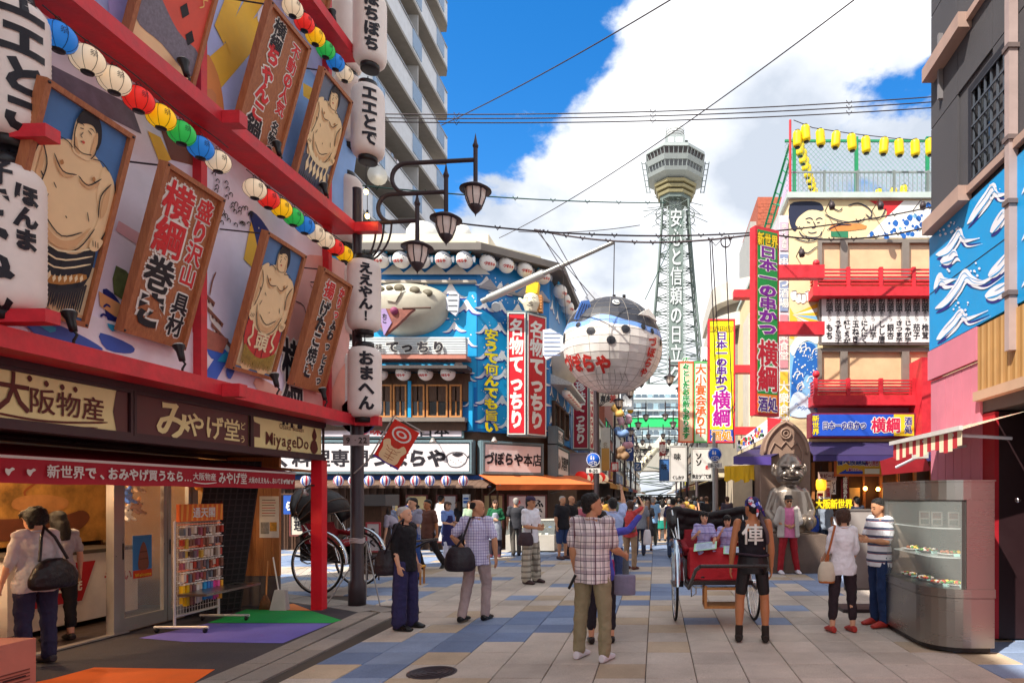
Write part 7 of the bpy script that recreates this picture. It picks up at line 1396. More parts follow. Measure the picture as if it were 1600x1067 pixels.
# steel and glass display cabinet with rounded corner
t=thing('food_display_cabinet','brushed steel and glass food display cabinet with rounded corner','display cabinet',(3.4,7.6,0));x0,x1,y0,y1=2.96,3.63,6.86,8.35
def outline(off=0.0,n=8,r_=.42):
 p=[(x0+off,y1-off)]
 for i in range(n+1):a=math.pi/2*i/n;p.append((x0+r_-(r_-off)*math.cos(a),y0+r_-(r_-off)*math.sin(a)))
 return p+[(x1-off,y0+off),(x1-off,y1-off)]
ol=outline();q=MB();q.prism(GF,outline(.03),.02,.07,LBLK);q.prism(GF,ol,.071,.60,STEEL);q.build('base',t);q=MB();q.prism(GF,outline(-.008),.606,.70,STEEL);q.build('ledge',t);q=MB();q.prism(GF,ol,1.66,1.86,STEEL);q.build('top',t);q=MB();q.prism(GF,outline(-.01),1.86,1.875,STEEL);q.build('lid',t)
q=MB();q.box(x1-.30,x1,y0,y0+.05,.701,1.659,STEEL);q.box(x1-.05,x1,y0+.05,y1,.701,1.659,STEEL);q.box(x0,x0+.05,y1-.05,y1,.701,1.659,STEEL);q.box(x0+.05,x1-.05,y1-.02,y1,.701,1.659,c('#7a6c60'));q.build('side_panel',t)
gl=[(x0+.015,y1-.05)]+outline(.015)[1:-2]+[(x1-.30,y0+.015)];q=MB()
q.add([Vector((a,b,.701))for a,b in gl]+[Vector((a,b,1.659))for a,b in gl],[(i,i+1,len(gl)+i+1,len(gl)+i)for i in range(len(gl)-1)],GLASS,True);q.build('glass',t)
q=MB();q.box(x1-.34,x1-.301,y0+.02,y0+.05,.701,1.659,c('#3a3634'));q.build('glass_edge',t)
for z in(1.02,1.34):q=MB();q.prism(GF,outline(.10),z,z+.012,glass_mat('shelf_glass',alpha=.4)if z<1.1 else bpy.data.materials['shelf_glass']);q.build('shelf',t)
rr=random.Random(8)
def plate(x,y_,z,lab,r_=.145,cols=('#c84020','#e8c040','#4a8a30','#e8e0d0','#8a4a20')):
 tt=thing('food_plate',lab,'plate',(x,y_,z));q=MB();q.lathe([(.0001,.004),(r_*.6,.004),(r_,.022),(r_*1.02,.028),(r_*.6,.010),(.0001,.008)],c(rr.choice(['#1c1a1c','#3a4858','#c8c8c4']),rough=.3),(x,y_,z),n=20);q.build('dish',tt);q=MB()
 for k in range(34):a=rr.uniform(0,6.28);d=rr.uniform(0,r_*.65);q.ball((x+d*math.cos(a),y_+d*math.sin(a),z+.025+rr.uniform(0,.02)),rr.uniform(.014,.028),c(rr.choice(cols),rough=.4),8,5,sz=.7)
 q.build('food',tt);q=MB();q.hexa([(x-.04,y_-r_-.02,z+.001),(x+.03,y_-r_-.02,z+.001),(x+.03,y_-r_-.017,z+.001),(x-.04,y_-r_-.017,z+.001),(x-.04,y_-r_-.0,z+.03),(x+.03,y_-r_,z+.03),(x+.03,y_-r_+.003,z+.03),(x-.04,y_-r_+.003,z+.03)],c('#88b0a8'));q.build('price_card',tt)
for x,y_,z,lab in((3.22,7.25,.701,'food plate with salad at the front corner of the cabinet floor'),(3.36,7.15,.701,'food plate with pale price card beside the cabinet glass edge'),(3.2,7.62,.701,'dark plate of fried skewers in the middle of the cabinet floor'),(3.17,8.0,.701,'blue grey bowl at the back of the cabinet floor'),(3.34,7.25,1.032,'tray of orange fried food on the middle glass shelf'),(3.25,7.62,1.032,'second dish of food further back on the middle glass shelf'),(3.2,7.95,1.032,'small dish at the back of the middle glass shelf')):plate(x,y_,z,lab)
for i,(x,y_)in enumerate(((3.2,7.62),(3.25,7.4),(3.36,7.22))):tt=thing('menu_card','upright menu card on the top shelf of the cabinet, %s from the left'%ordn(i),'card',(x,y_,1.352),'menu cards in the cabinet');fz=Fr((x,y_,1.353),(.9,-.43,0),(0,.05,1));q=MB();q.fbox(fz,-.06,.06,0,.17,-.006,0,c('#c8c0b4'));q.build('card',tt);q=MB();q.fbox(fz,-.045,.045,.09,.155,.0005,.002,c('#7a4a38',var=.5,sc=60));q.fbox(fz,-.045,.045,.02,.075,.0005,.002,c('#6a6a5a',var=.5,sc=60));q.build('print',tt)
# apartment tower, left background
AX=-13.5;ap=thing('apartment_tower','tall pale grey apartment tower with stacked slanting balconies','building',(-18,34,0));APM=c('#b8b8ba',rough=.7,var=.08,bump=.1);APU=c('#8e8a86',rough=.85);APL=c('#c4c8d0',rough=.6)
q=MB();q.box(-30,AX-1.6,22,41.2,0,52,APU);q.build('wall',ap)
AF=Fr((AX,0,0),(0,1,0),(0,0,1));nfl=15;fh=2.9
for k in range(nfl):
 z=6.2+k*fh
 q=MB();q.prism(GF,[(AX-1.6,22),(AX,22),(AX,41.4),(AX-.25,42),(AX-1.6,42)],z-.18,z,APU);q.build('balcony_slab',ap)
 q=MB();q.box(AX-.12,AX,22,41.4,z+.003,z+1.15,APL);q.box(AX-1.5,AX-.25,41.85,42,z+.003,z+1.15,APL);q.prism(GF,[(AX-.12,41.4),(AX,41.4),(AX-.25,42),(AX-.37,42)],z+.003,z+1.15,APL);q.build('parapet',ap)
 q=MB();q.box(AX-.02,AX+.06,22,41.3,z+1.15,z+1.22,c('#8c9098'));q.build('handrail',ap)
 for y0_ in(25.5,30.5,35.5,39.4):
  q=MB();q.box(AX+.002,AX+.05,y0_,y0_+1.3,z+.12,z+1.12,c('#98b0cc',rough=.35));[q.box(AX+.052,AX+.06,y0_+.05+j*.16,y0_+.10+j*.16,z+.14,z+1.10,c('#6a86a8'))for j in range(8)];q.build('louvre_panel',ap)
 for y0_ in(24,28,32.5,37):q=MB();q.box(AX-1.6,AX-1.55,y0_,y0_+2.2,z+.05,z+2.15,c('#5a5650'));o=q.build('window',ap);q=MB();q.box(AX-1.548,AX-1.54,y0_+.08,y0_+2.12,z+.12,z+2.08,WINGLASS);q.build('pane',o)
 if k%2:q=MB();q.box(AX-1.2,AX-.75,29.6,30.4,z+.003,z+.6,c('#c8c8c4'));q.box(AX-1.2,AX-.75,38.6,39.3,z+.003,z+.6,c('#c8c8c4'));q.build('air_conditioner',ap)
 if k%3==1:q=MB();[q.box(AX-.3,AX-.28,33+j*.35,33.25+j*.35,z+.9,z+1.7+.1*(j%2),c(['#d8d4e0','#8098b8','#c8a8a8'][j%3]))for j in range(5)];q.tube([(AX-.29,32.8,z+1.75),(AX-.29,34.9,z+1.75)],.015,STEEL,4);q.build('washing',ap)
 for y0_ in(27.2,36.6):q=MB();q.box(AX-1.55,AX-.12,y0_,y0_+.08,z+.003,z+fh-.19,APM);q.build('partition',ap)
t=thing('satellite_dish','small white satellite dish on the apartment balconies behind the lanterns','dish',P(587,278,26));q=MB();q.lathe([(.0001,0),(.2,.03),(.38,.12)],WHITE,P(590,276,26),n=16,M4=Matrix.Rotation(R(100),4,'X')@Matrix.Rotation(R(20),4,'Y'));q.build('reflector',t);q=MB();q.tube([P(590,276,26),P(588,285,26)],.03,IRON,5);q.build('mount',t)
# observation tower
TWX,TWY=5.1,170.0;tw=thing('observation_tower','steel lattice observation tower with octagonal deck above the street','tower',(TWX,TWY,0));TS=c('#66726e',rough=.5,metal=.2,var=.1,sc=.2);TL_=c('#949c9c',rough=.5,var=.05,sc=.3)
def tz(v):return 1.7+(775-v)/1000*TWY
def hw(z):return 3.7+3.6*max(0,(79-z)/41)**1.25+(max(0,30-z)/30)**1.5*4
q=MB();zs=[2+3.85*i for i in range(21)]
cor=[[Vector((TWX+sx*hw(z)*.9,TWY+sy*hw(z)*.9,z))for z in zs]for sx,sy in((-1,-1),(1,-1),(1,1),(-1,1))]
for cc_ in cor:q.tube(cc_,.32,TS,6)
for i in range(len(zs)-1):
 for k in range(4):
  a,b=cor[k],cor[(k+1)%4];q.tube([a[i],b[i]],.15,TS,4,cap=False);m0=a[i].lerp(a[i+1],.5);m1=b[i].lerp(b[i+1],.5);q.tube([a[i],b[i+1]],.13,TS,4,cap=False);q.tube([b[i],a[i+1]],.13,TS,4,cap=False)
  for f_ in(.33,.66):q.tube([a[i].lerp(b[i],f_),a[i+1].lerp(b[i+1],1-f_)],.06,TS,4,cap=False)
q.build('lattice',tw)
TF=front(TWY-8.2);q=MB();zA,zB=tz(318),tz(700);a0,a1=(1041-U0)/1000*TWY,(1069-U0)/1000*TWY
q.fbox(TF,a0+.5,a1-.5,zB,tz(350),-.3,0,c('#6e7c78',var=.15,sc=.4));q.build('sign_panel',tw);q=MB()
for a in(a0,a1-.3):q.fbox(TF,a,a+.3,zB,tz(345),-.5,.2,TL_)
q.box(TWX-1.6,TWX+1.6,TWY-1.6,TWY+1.6,tz(420),tz(318),TL_);q.build('white_column',tw)
t=MB();hT=(tz(345)-tz(690));letter(t,TF,'安心と信頼の日立グループ',(a0+a1)/2,(tz(350)+tz(690))/2,hT/12,c('#c0c6c6',rough=.4),.2,.02,vert=True,sx=.64,outline=c('#4a5450'),ow=.02);t.build('lettering',tw)
def oct_(r_,z0,z1,m,name,r2=None):
 q=MB();r2=r2 or r_;n_=8;of=math.pi/8;q.lathe([(r_*1.04,z0),(r2*1.04,z1)],m,(TWX,TWY,0),n=8,smooth=False,M4=Matrix.Rotation(of,4,'Z'));return q.build(name,tw)
oct_(4.2,tz(318),tz(312),TS,'collar')
for k,(vv,r_)in enumerate(((311,4.6),(304,5.1),(297,5.6))):oct_(r_,tz(vv+1),tz(vv-3),c('#8e8664',rough=.5),'deck_band',r_+.2);oct_(r_-.5,tz(vv-3),tz(vv-6),c('#4a4640'),'deck_wall')
oct_(5.2,tz(291),tz(286),TL_,'deck_skirt',7.2);oct_(7.2,tz(286),tz(281),TL_,'deck_rim',7.6);oct_(6.6,tz(282),tz(269),DARKGLASS,'glass_band',7.1);oct_(7.4,tz(270),tz(263),TL_,'deck_rim',7.9);oct_(7.0,tz(264),tz(250),c('#3a3434',rough=.3),'glass_band',7.7);oct_(8.0,tz(252),tz(247),TL_,'deck_rim',7.8);oct_(7.7,tz(247),tz(237),c('#9aa4ac'),'deck_roof',4.5)
for r_,v0_,v1_,r2 in((6.6,281,270,7.1),(7.0,263,252,7.7)):
 for k in range(40):
  s_=k%5;seg=k//5;aa=math.pi/8+seg*math.pi/4;bb=aa+math.pi/4
  def pt_(r__,z):a_=Vector((math.cos(aa),math.sin(aa),0))*r__*1.05;b_=Vector((math.cos(bb),math.sin(bb),0))*r__*1.05;v_=a_.lerp(b_,s_/5);return Vector((TWX,TWY,z))+v_
  q=MB();q.tube([pt_(r_,tz(v0_)),pt_(r2,tz(v1_))],.12,TL_,4);q.build('mullion',tw)
q=MB();q.box(TWX-2.7,TWX+2.5,TWY-2.5,TWY+2.5,tz(236),tz(219),TL_);q.box(TWX-1.9,TWX-.4,TWY-2.56,TWY-2.501,tz(230),tz(223),c('#e8ecec'));q.box(TWX+.1,TWX+1.9,TWY-2.56,TWY-2.501,tz(230),tz(223),c('#e8ecec'));q.box(TWX+2.5,TWX+3.4,TWY-1.5,TWY+1,tz(234),tz(224),c('#6a6e6c'));q.build('roof_cabin',tw);q=MB();q.lathe([(2.3,tz(218)),(2.35,tz(206)),(1.9,tz(202)),(.01,tz(200))],c('#e8eaea'),(TWX,TWY,0),n=20);q.build('dome',tw);q=MB();[q.tube([Vector((TWX+2.4*math.cos(a),TWY+2.4*math.sin(a),z))for a in[2*math.pi*i/20 for i in range(20)]],.07,TS,4,closed=True)for z in(tz(216),tz(212),tz(208),tz(204))];q.build('dome_ring',tw)
q=MB()
for k in range(28):
 a=2*math.pi*k/28+.1;r1=rnd.uniform(5.5,9.5);z=rnd.uniform(tz(355),tz(322));q.tube([Vector((TWX+3.2*math.cos(a),TWY+3.2*math.sin(a),z+1)),Vector((TWX+r1*math.cos(a),TWY+r1*math.sin(a),z+rnd.uniform(-3,2)))],.09,TS,4)
for z in(tz(335),tz(345)):q.tube([Vector((TWX+5.2*math.cos(a),TWY+5.2*math.sin(a),z))for a in[2*math.pi*i/16 for i in range(16)]],.12,TS,4,closed=True)
q.tube([Vector((TWX+7.3,TWY-4,tz(348))),Vector((TWX+7.3,TWY-4,tz(315)))],.14,c('#d8e0dc'),5);q.build('antenna_frame',tw)
for k,s_ in enumerate((-1,1)):
 q=MB()
 for j in range(6):z=tz(305)+j*1.5;q.tube([Vector((TWX+s_*(6.7+j*.22),TWY-1.5,z)),Vector((TWX+s_*(7.6+j*.22),TWY-1.5,z))],.10,TS,4)
 q.tube([Vector((TWX+s_*6.6,TWY-1.5,tz(306))),Vector((TWX+s_*7.9,TWY-1.5,tz(258)))],.12,TS,4);q.tube([Vector((TWX+s_*7.5,TWY-1.5,tz(306))),Vector((TWX+s_*8.9,TWY-1.5,tz(258)))],.12,TS,4);q.build('stair_cage',tw)
# tower legs building across the end of the street
t=thing('tower_base_building','white glazed building at the foot of the tower with a green strip','building',(4,160,0));EB=front(158);
def ez(v):return 1.7+(775-v)/1000*158
a0,a1=(975-U0)/1000*158,(1120-U0)/1000*158;WB=c('#c8d4d8',rough=.5,var=.06,sc=.3);q=MB();q.box(a0-3,a1+5,158.2,170,ez(700),ez(600),WB);q.box(a0,a1,158.2,168,ez(735),ez(704),c('#a8a49c'));q.build('wall',t);q=MB();q.fbox(EB,a0,a1,ez(667),ez(653),.0,.3,c('#28b868',rough=.4));q.build('green_strip',t)
for j,(v0_,v1_)in enumerate(((650,643),(640,630),(622,616),(680,672),(696,686))):
 q=MB();q.fbox(EB,a0,a1,ez(v0_)-.35,ez(v0_),-.05,.6,WB);q.build('ledge',t)
 for k in range(16):a=a0+(a1-a0)*k/16;q=MB();q.fbox(EB,a+.12,a+(a1-a0)/16-.12,ez(v0_)+.02,ez(v1_),-.03,.04,WINGLASS if(k+j)%3 else c('#8aa4b0',rough=.2));q.build('window',t)
for sx in(-1,1):q=MB();xx=5.1-.5;q.tube([Vector((xx+sx*3.0,150,ez(690))),Vector((xx+sx*13.0,150,ez(770)))],1.0,c('#d8d0b8'),6);q.build('leg_brace',t)
q=MB();q.box(a0,a1,149,151,ez(704),ez(697),c('#c8c4b8'));q.build('cross_beam',t)
# shops down the street
rs=random.Random(21)
def shop(side,y0,y1,hgt,wallc,awc,label,txt,tcol_,signc,nw=3,over=None):
 xs=-3.7 if side<0 else 3.8;fr=Fr((xs,0,0),(0,1,0),(0,0,1))if side<0 else Fr((xs,0,0),(0,-1,0),(0,0,1));A0,A1=(y0,y1)if side<0 else(-y1,-y0)
 t=thing('street_shop',label,'building',(xs+side*3,(y0+y1)/2,0),'shops lining the street to the tower');m=c(wallc,rough=.75,var=.15)
 q=MB();xa,xb=(xs-7,xs)if side<0 else(xs,xs+7);q.box(xa,xb,y0+.03,y1-.03,2.9,hgt,m);q.box(xa+(0 if side<0 else .9),xb-(.9 if side<0 else 0),y0+.03,y1-.03,0,2.9,c('#4a342a',var=.3));q.build('wall',t)
 q=MB();q.fbox(fr,A0+.05,A1-.05,2.9,3.7,.01,.28,c(signc,rough=.4));o=q.build('sign_board',t);q=MB();letter(q,fr,txt,(A0+A1)/2,3.3,.62,c(tcol_),.285,.05,sx=min(1.6,(y1-y0-.6)/(.64*len(txt))));q.build('lettering',o)
 q=MB();q.hexa([fr.pt(A0+.1,2.35,1.35),fr.pt(A1-.1,2.35,1.35),fr.pt(A1-.1,2.82,.0),fr.pt(A0+.1,2.82,.0),fr.pt(A0+.1,2.38,1.35),fr.pt(A1-.1,2.38,1.35),fr.pt(A1-.1,2.86,0),fr.pt(A0+.1,2.86,0)],c(awc,rough=.7));q.fbox(fr,A0+.1,A1-.1,2.12,2.349,1.32,1.34,c(awc,rough=.7));q.build('awning',t)
 nn=int((hgt-3.9)//2.0)
 for r_ in range(nn):
  for k in range(nw):
   a=A0+.4+(A1-A0-.8)*k/nw;b=a+(A1-A0-.8)/nw-.35;z=4.2+r_*2.0;q=MB();q.frame(fr,a,b,z,z+1.2,.07,.0,.08,c('#6a6460'));o=q.build('window',t);q=MB();q.fbox(fr,a+.07,b-.07,z+.07,z+1.13,.01,.02,WINGLASS);q.build('pane',o)
 q=MB();q.fbox(fr,A0,A1,hgt,hgt+.18,-.1,.15,c('#8a847c'));q.build('cornice',t);q=MB()
 for k in range(int((y1-y0)/.8)):a=A0+.4+k*.8;q.fbox(fr,a,a+.5,.02,1.0,-.88,-.3,c(rs.choice(['#c89848','#a84030','#d8c8a0','#5a7890','#8a5a38']),rough=.6))
 stuff(q.build('goods_on_display',t));return t
LSH=[(33,39,8.2,'#5a7098','#c88838','first shop past the puffer restaurant with a blue tiled upper wall','串かつ','#f0e8d8','#7a2028'),(39,46,6.4,'#d8d0c0','#c8a878','pale low shop beyond the blue one on the left of the street','お好み焼','#2a2020','#e8e0d0'),(46,55,9.5,'#8a4a38','#e0a030','brown shop with orange awning on the left of the street','元祖どて焼','#f0d020','#a82028'),(55,66,7.5,'#c8c4bc','#4a6a90','grey shop with blue awning further left down the street','すし','#f0f0f0','#2a4a80'),(66,82,10.5,'#a89880','#c04838','tan shop with red awning far down the left side','めし処','#a02020','#e8d8a0'),(82,105,9,'#b8c0c8','#d8d0c0','pale blue grey shop far down the left side','酒場','#202020','#e8e8e8'),(105,145,12,'#c8b8a8','#a87848','last block on the left before the tower','串','#c02020','#f0e8d8')]
for a in LSH:shop(-1,*a)
RSH=[(40,47,6.0,'#d8c8a8','#d8c080','cream shop behind the yellow vertical sign on the right','ジャンジャン','#a02028','#f0e0a0'),(47,56,8.6,'#b8b4b0','#b84838','grey shop with red awning on the right of the street','喫茶','#f0f0f0','#5a3828'),(56,68,7.0,'#d8d4c8','#c89038','white shop with ochre awning on the right of the street','うどん','#202020','#e8d8b0'),(68,85,10,'#9a8878','#506890','brownish shop with blue awning far down the right side','大衆酒場','#f0e020','#3a3838'),(85,145,11,'#c8c8c8','#a8a098','last block on the right before the tower','土産','#c02020','#f0f0e8')]
for a in RSH:shop(1,*a)
# vertical banners and signs
def vboard(label,u0,v0_,u1,v1_,Y,bgc,txts,**k):return board(label,u0,v0_,u1,v1_,Y,bgc,txts,**k)
vboard('tall yellow vertical sign reading 新世界 日本一の串かつ横綱 with a red frame',1108,500,1147,690,19.5,'#f8ec10',[('新世界',.5,.925,.050,'#e8c800',False,1.35,'#3a3a10'),('日本一の串かつ',.5,.655,.36,'#5a2090',True,1.25,'#ffffff'),('横綱',.5,.27,.72,'#b01890',True,1.0,'#ffffff')],frc='#d02838',th=.3)
fr_=front(19.5);q=MB();a0,z1=fr_.px(1108.5,671);a1,z0=fr_.px(1146.5,689.5);q.fbox(fr_,a0,a1,z0,z1,.002,.01,c('#2040a8'));letter(q,fr_,'酒処',(a0+a1)/2,(z0+z1)/2,.32,c('#f09020'),.014,.05,outline=WHITE);q.build('lower_face',bpy.data.objects[USED['tall yellow vertical sign reading 新世界 日本一の串かつ横綱 with a red frame'][0]])
vboard('red bordered banner with green writing 広々としたお座敷もあります',1061,566,1083,690,22,'#f0c8a8',[('広々としたお座敷もあります',.5,.55,.46,'#1a9048',True,1.2,'#ffffff')],frc='#e05830')
vboard('green bordered banner with orange writing 大小宴会承り中',1085,566,1105,690,22,'#d8ead0',[('大小宴会承り中',.5,.52,.84,'#e86020',True,1.05,'#ffffff')],frc='#58b868')
vboard('white signboard with black writing behind the yellow sign',1095,542,1109,660,26,'#e4e4e0',[('牛すじホルモン',.5,.5,.85,'#2a2828',True,1,None)])
vboard('hanging white banner with a framed sketch on the right side of the street',1047,697,1072,751,24,'#ccc8c4',[('くしカツ',.5,.10,.11,'#303030',False,.8,None),('味',.45,.70,.45,'#303030',True,1,None)],frc='#a8a8a4')
vboard('white sign with black strokes and a red mark hanging beside the round sign',1081,700,1112,750,24,'#d4d0cc',[('ソソ',.35,.65,.34,'#202020',True,1,None),('赤',.78,.40,.22,'#d02828',True,1,None),('串カツどて焼',.5,.12,.15,'#303030',False,.7,None)],frc='#a0a09c')
vboard('blue vertical sign reading 味 hanging over the middle of the street',1031,718,1045,750,30,'#3a6aa8',[('味',.5,.65,.75,'#1c2438',True,1,None)],frc='#2a4a80')
vboard('grey white signboard beyond the red restaurant pillar sign',893-4,708,918,741,27.5,'#b0a8b8',[],frc='#c8c4cc')
vboard('tan hanging panel of flowers over the shops on the left of the street',936,612,966,634,35,'#d8c8b8',[('喜多',.35,.5,.5,'#303030',False,.8,None),('美',.72,.5,.6,'#c03020',False,.8,None)])
vboard('dark white lettered board beside the tan panel on the left',970,612,990,640,36,'#7a8088',[('鶴',.5,.5,.7,'#e8e8e8',False,.8,None)])
vboard('tall white plain board on the left side of the street',922,650,936,740,33,'#d8d4cc',[])
vboard('long cream board behind the first left lamp post',939,668,953,732,36,'#e0dcd0',[('名代',.5,.5,.7,'#b8a890',True,.8,None)])
vboard('dark blue tall banner on the left side of the street',978,668,990,720,42,'#28407c',[('串かつ',.5,.5,.8,'#d8d8e0',True,.8,None)])
vboard('small red and white round fish sign on the left of the street',955,722,966,736,34,'#c83838',[('鯛',.5,.5,.8,'#f0e8e0',False,.8,None)])
vboard('brown wooden shop panel leaning under the left signs',940,700,952,735,35,'#c89850',[])
vboard('small blue square sign further down the left side',991,722,1002,735,42,'#3a5a8c',[('乙',.5,.5,.7,'#d8d8e0',False,.8,None)])
vboard('second small banner far down the right side',1030,690,1040,712,60,'#a84038',[('寿',.5,.5,.7,'#f0e0d0',False,.8,None)])
for i,(u,v,cl,Y)in enumerate(((967,640,'#d8a858',35),(976,655,'#d8b0c0',36),(972,672,'#7090c0',35),(980,690,'#d8a0b0',37),(972,708,'#8a6a4c',35),(978,640,'#e8b030',38))):
 p=P(u,v,Y);t=thing('shop_ornament',['ochre','pink','blue','rose','brown','yellow'][i]+' bulging carved ornament over the left shops, %s from the top'%ordn(i),'ornament',p,'carved ornaments over the left shops');q=MB()
 for k in range(5):a=rs.uniform(0,6.3);rings(q,[(p+Vector((.25*math.cos(a),0,.22*math.sin(a)-.18)),.13,.13,Vector((1,0,0)),Vector((0,1,0))),(p+Vector((.28*math.cos(a),0,.25*math.sin(a))),.20,.2,Vector((1,0,0)),Vector((0,1,0))),(p+Vector((.22*math.cos(a),0,.22*math.sin(a)+.18)),.12,.12,Vector((1,0,0)),Vector((0,1,0)))],8)
 link('ornament_body',voxel(q,'ornament_body',.05,c(cl,var=.2),2),t)
for i in range(8):
 p=P(908+i*5,745+(i%2)*3,27+i);t=thing('round_lantern','pinkish round lantern over the left shop awning, %s from the left'%ordn(i),'lantern',p,'pink lanterns over the left awnings',local=True);link('paper_body',lmesh('white')[0]if i%2 else lmesh('red')[0],t);t.scale=(2.2,)*3
 # street lamps
FROST=c('#e8dcd4',rough=.3,var=.04);LMB={}
def lamp_head(px_,pz,y_,par,top=None):
 """cap, six-sided frosted glass, finial; the hanging rod ends in a spike above"""
 q=MB();q.cyl((px_,y_,pz+.02),(px_,y_,pz+.58),.035,IRON,n=8);q.lathe([(.035,pz+.56),(.048,pz+.60),(.03,pz+.64),(.001,pz+.80)],IRON,(px_,y_,0),n=10);q.build('lamp_rod',par)
 q=MB();q.lathe([(.245,pz-.10),(.245,pz-.085),(.15,pz-.03),(.06,pz+.0),(.035,pz+.03)],IRON,(px_,y_,0),n=24);q.build('lamp_cap',par)
 q=MB();q.lathe([(.165,pz-.10),(.15,pz-.22),(.10,pz-.34)],FROST,(px_,y_,0),n=12,smooth=False);q.build('lamp_glass',par);q=MB()
 for k in range(8):a=math.pi/4*k;ca,sa=math.cos(a),math.sin(a);q.tube([(px_+.168*ca,y_+.168*sa,pz-.10),(px_+.155*ca,y_+.155*sa,pz-.22),(px_+.103*ca,y_+.103*sa,pz-.345)],.009,IRON,4)
 q.lathe([(.10,pz-.33),(.105,pz-.36),(.06,pz-.42),(.012,pz-.47),(.001,pz-.51)],IRON,(px_,y_,0),n=12);q.build('lamp_cage',par)
def street_lamp(x,y_,sgn,label,mesh_src=None):
 t=thing('street_lamp',label,'street lamp',(x,y_,0),'triple lantern street lamps');q=MB();q.lathe([(.13,.0),(.13,.35),(.098,.40),(.098,3.55),(.075,3.6),(.065,6.45),(.068,6.5),(.001,6.52)],IRON,(x,y_,0),n=16);q.build('pole',t);q=MB()
 z0=5.95;q.tube([(x,y_,z0),(x+sgn*.94,y_,z0+.05)],.034,IRON,8)
 def arc(cx,cz,r_,ext,zt):return[(x+sgn*(cx-r_*math.sin(a)),y_,cz-r_*math.cos(a))for a in[math.pi*k/12 for k in range(13)]]+[(x+sgn*ext,y_,zt)]
 q.tube(arc(.55,z0+.24,.22,1.39,z0+.50),.034,IRON,8);q.tube(arc(.78,z0+.71,.235,1.85,z0+1.0),.034,IRON,8)
 for k in range(3):q.tube([(x+sgn*(.02+(.28+k*.12)*math.sin(a)),y_,z0-.75-k*.02+(.75)*(1-math.cos(a))if 0 else z0-.62*math.cos(a)-.0*k)for a in[math.pi/2*j/8 for j in range(9)]],.016,IRON,5)
 q.build('arm',t)
 for k,(ox,oz)in enumerate(((.94,z0-.28),(1.39,z0+.16),(1.85,z0+.62))):lamp_head(x+sgn*ox,oz,y_,t)
 return t
sl=street_lamp(-4.67,10.0,1,'nearest street lamp with three hanging lanterns beside the white lantern column')
for i,(yy_,nm)in enumerate(((26,'second'),(38,'third'),(50,'fourth'),(62,'fifth'),(76,'sixth'))):
 street_lamp(-2.45,yy_,1,'street lamp on the left of the street, %s counting from the camera'%nm);street_lamp(2.4,yy_-.3,-1,'street lamp on the right of the street, %s row counting from the camera'%nm)
# things fixed to the near pole
t=thing('road_sign','blue and red round parking sign behind the lowest white lanterns','sign',P(562,650,10.25));fr_=front(10.22);a,b=fr_.px(560,649);q=MB();q.lathe([(.30,0),(.30,.02)],c('#1c48a8'),fr_.pt(a,b,0),axis='Y',n=32);q.build('disc',t);q=MB();q.lathe([(.295,-.012),(.255,-.012)],c('#d02030'),fr_.pt(a,b,0),axis='Y',n=32);q.fbox(fr_,a-.20,a+.2,b-.09,b+.03,.012,.02,c('#d02030'));q.build('marking',t)
board('small pale plate reading 9-22 on the lamp post',536,679,577,696,9.86,'#a89898',[('9',.2,.5,.75,'#302828',False,1,None),('-',.48,.55,.5,'#302828',False,1,None),('22',.76,.5,.75,'#302828',False,1,None)],th=.01)
t=thing('cable_tie','band of twisted cord wound round the lamp post at waist height','cord',(-4.67,9.98,1.0));q=MB()
for k in range(4):q.tube([(-4.67+.104*math.cos(a),10+.104*math.sin(a),.98+.02*k+.008*math.sin(3*a))for a in[2*math.pi*i/20 for i in range(20)]],.009,c('#b8a8a8'),5,closed=True)
q.tube([(-4.67,9.89,1.02),(-4.80,9.88,1.0),(-4.83,9.9,.98)],.007,c('#b8a8a8'),5);q.build('cord',t)
# tilted red banner with emblem and muscular torso
p0=P(622,648,9.8);t=thing('banner','small tilted red banner with a round emblem and a drawn muscular torso','banner',p0);an=R(-31);ex=Vector((math.cos(an),0,math.sin(an)));ey=Vector((-math.sin(an),0,math.cos(an)));ex=Vector((.86,0,-.5));ey=Vector((.5,0,.86));BFr=Fr(P(583,712,9.8),ex,ey);q=MB();q.fbox(BFr,0,.44,0,.66,-.006,0,c('#d83020',rough=.45));q.build('cloth',t);q=MB()
q.flat(BFr,[(.0,.0),(.44,.0),(.44,.03),(0,.03)],.003,c('#5a3a98'));q.flat(BFr,[(.22+.16*math.cos(a),.50+.12*math.sin(a))for a in[2*math.pi*k/20 for k in range(20)]],.003,WHITE);q.flat(BFr,[(.22+.13*math.cos(a),.50+.095*math.sin(a))for a in[2*math.pi*k/20 for k in range(20)]],.005,c('#d83020'));q.flat(BFr,[(.22+.09*math.cos(a),.50+.05*math.sin(a))for a in[2*math.pi*k/16 for k in range(16)]],.007,WHITE);q.flat(BFr,[(.22+.05*math.cos(a),.50+.03*math.sin(a))for a in[2*math.pi*k/16 for k in range(16)]],.009,c('#d83020'))
q.flat(BFr,[(.08,.04),(.06,.2),(.02,.3),(.1,.36),(.16,.28),(.22,.30),(.28,.28),(.34,.36),(.42,.3),(.38,.2),(.36,.04)],.004,c('#f0d0a0'),3);q.flat(BFr,[(.18,.28),(.18,.36),(.22,.39),(.26,.36),(.26,.28)],.006,c('#c83828'),3)
for pts in([(.22,.06),(.22,.24)],[(.12,.2),(.22,.18),(.32,.2)],[(.14,.13),(.3,.13)],[(.14,.09),(.3,.09)],[(.1,.26),(.16,.22),(.21,.24)],[(.34,.26),(.28,.22),(.23,.24)]):q.line(BFr,pts,.008,.009,c('#a85028'))
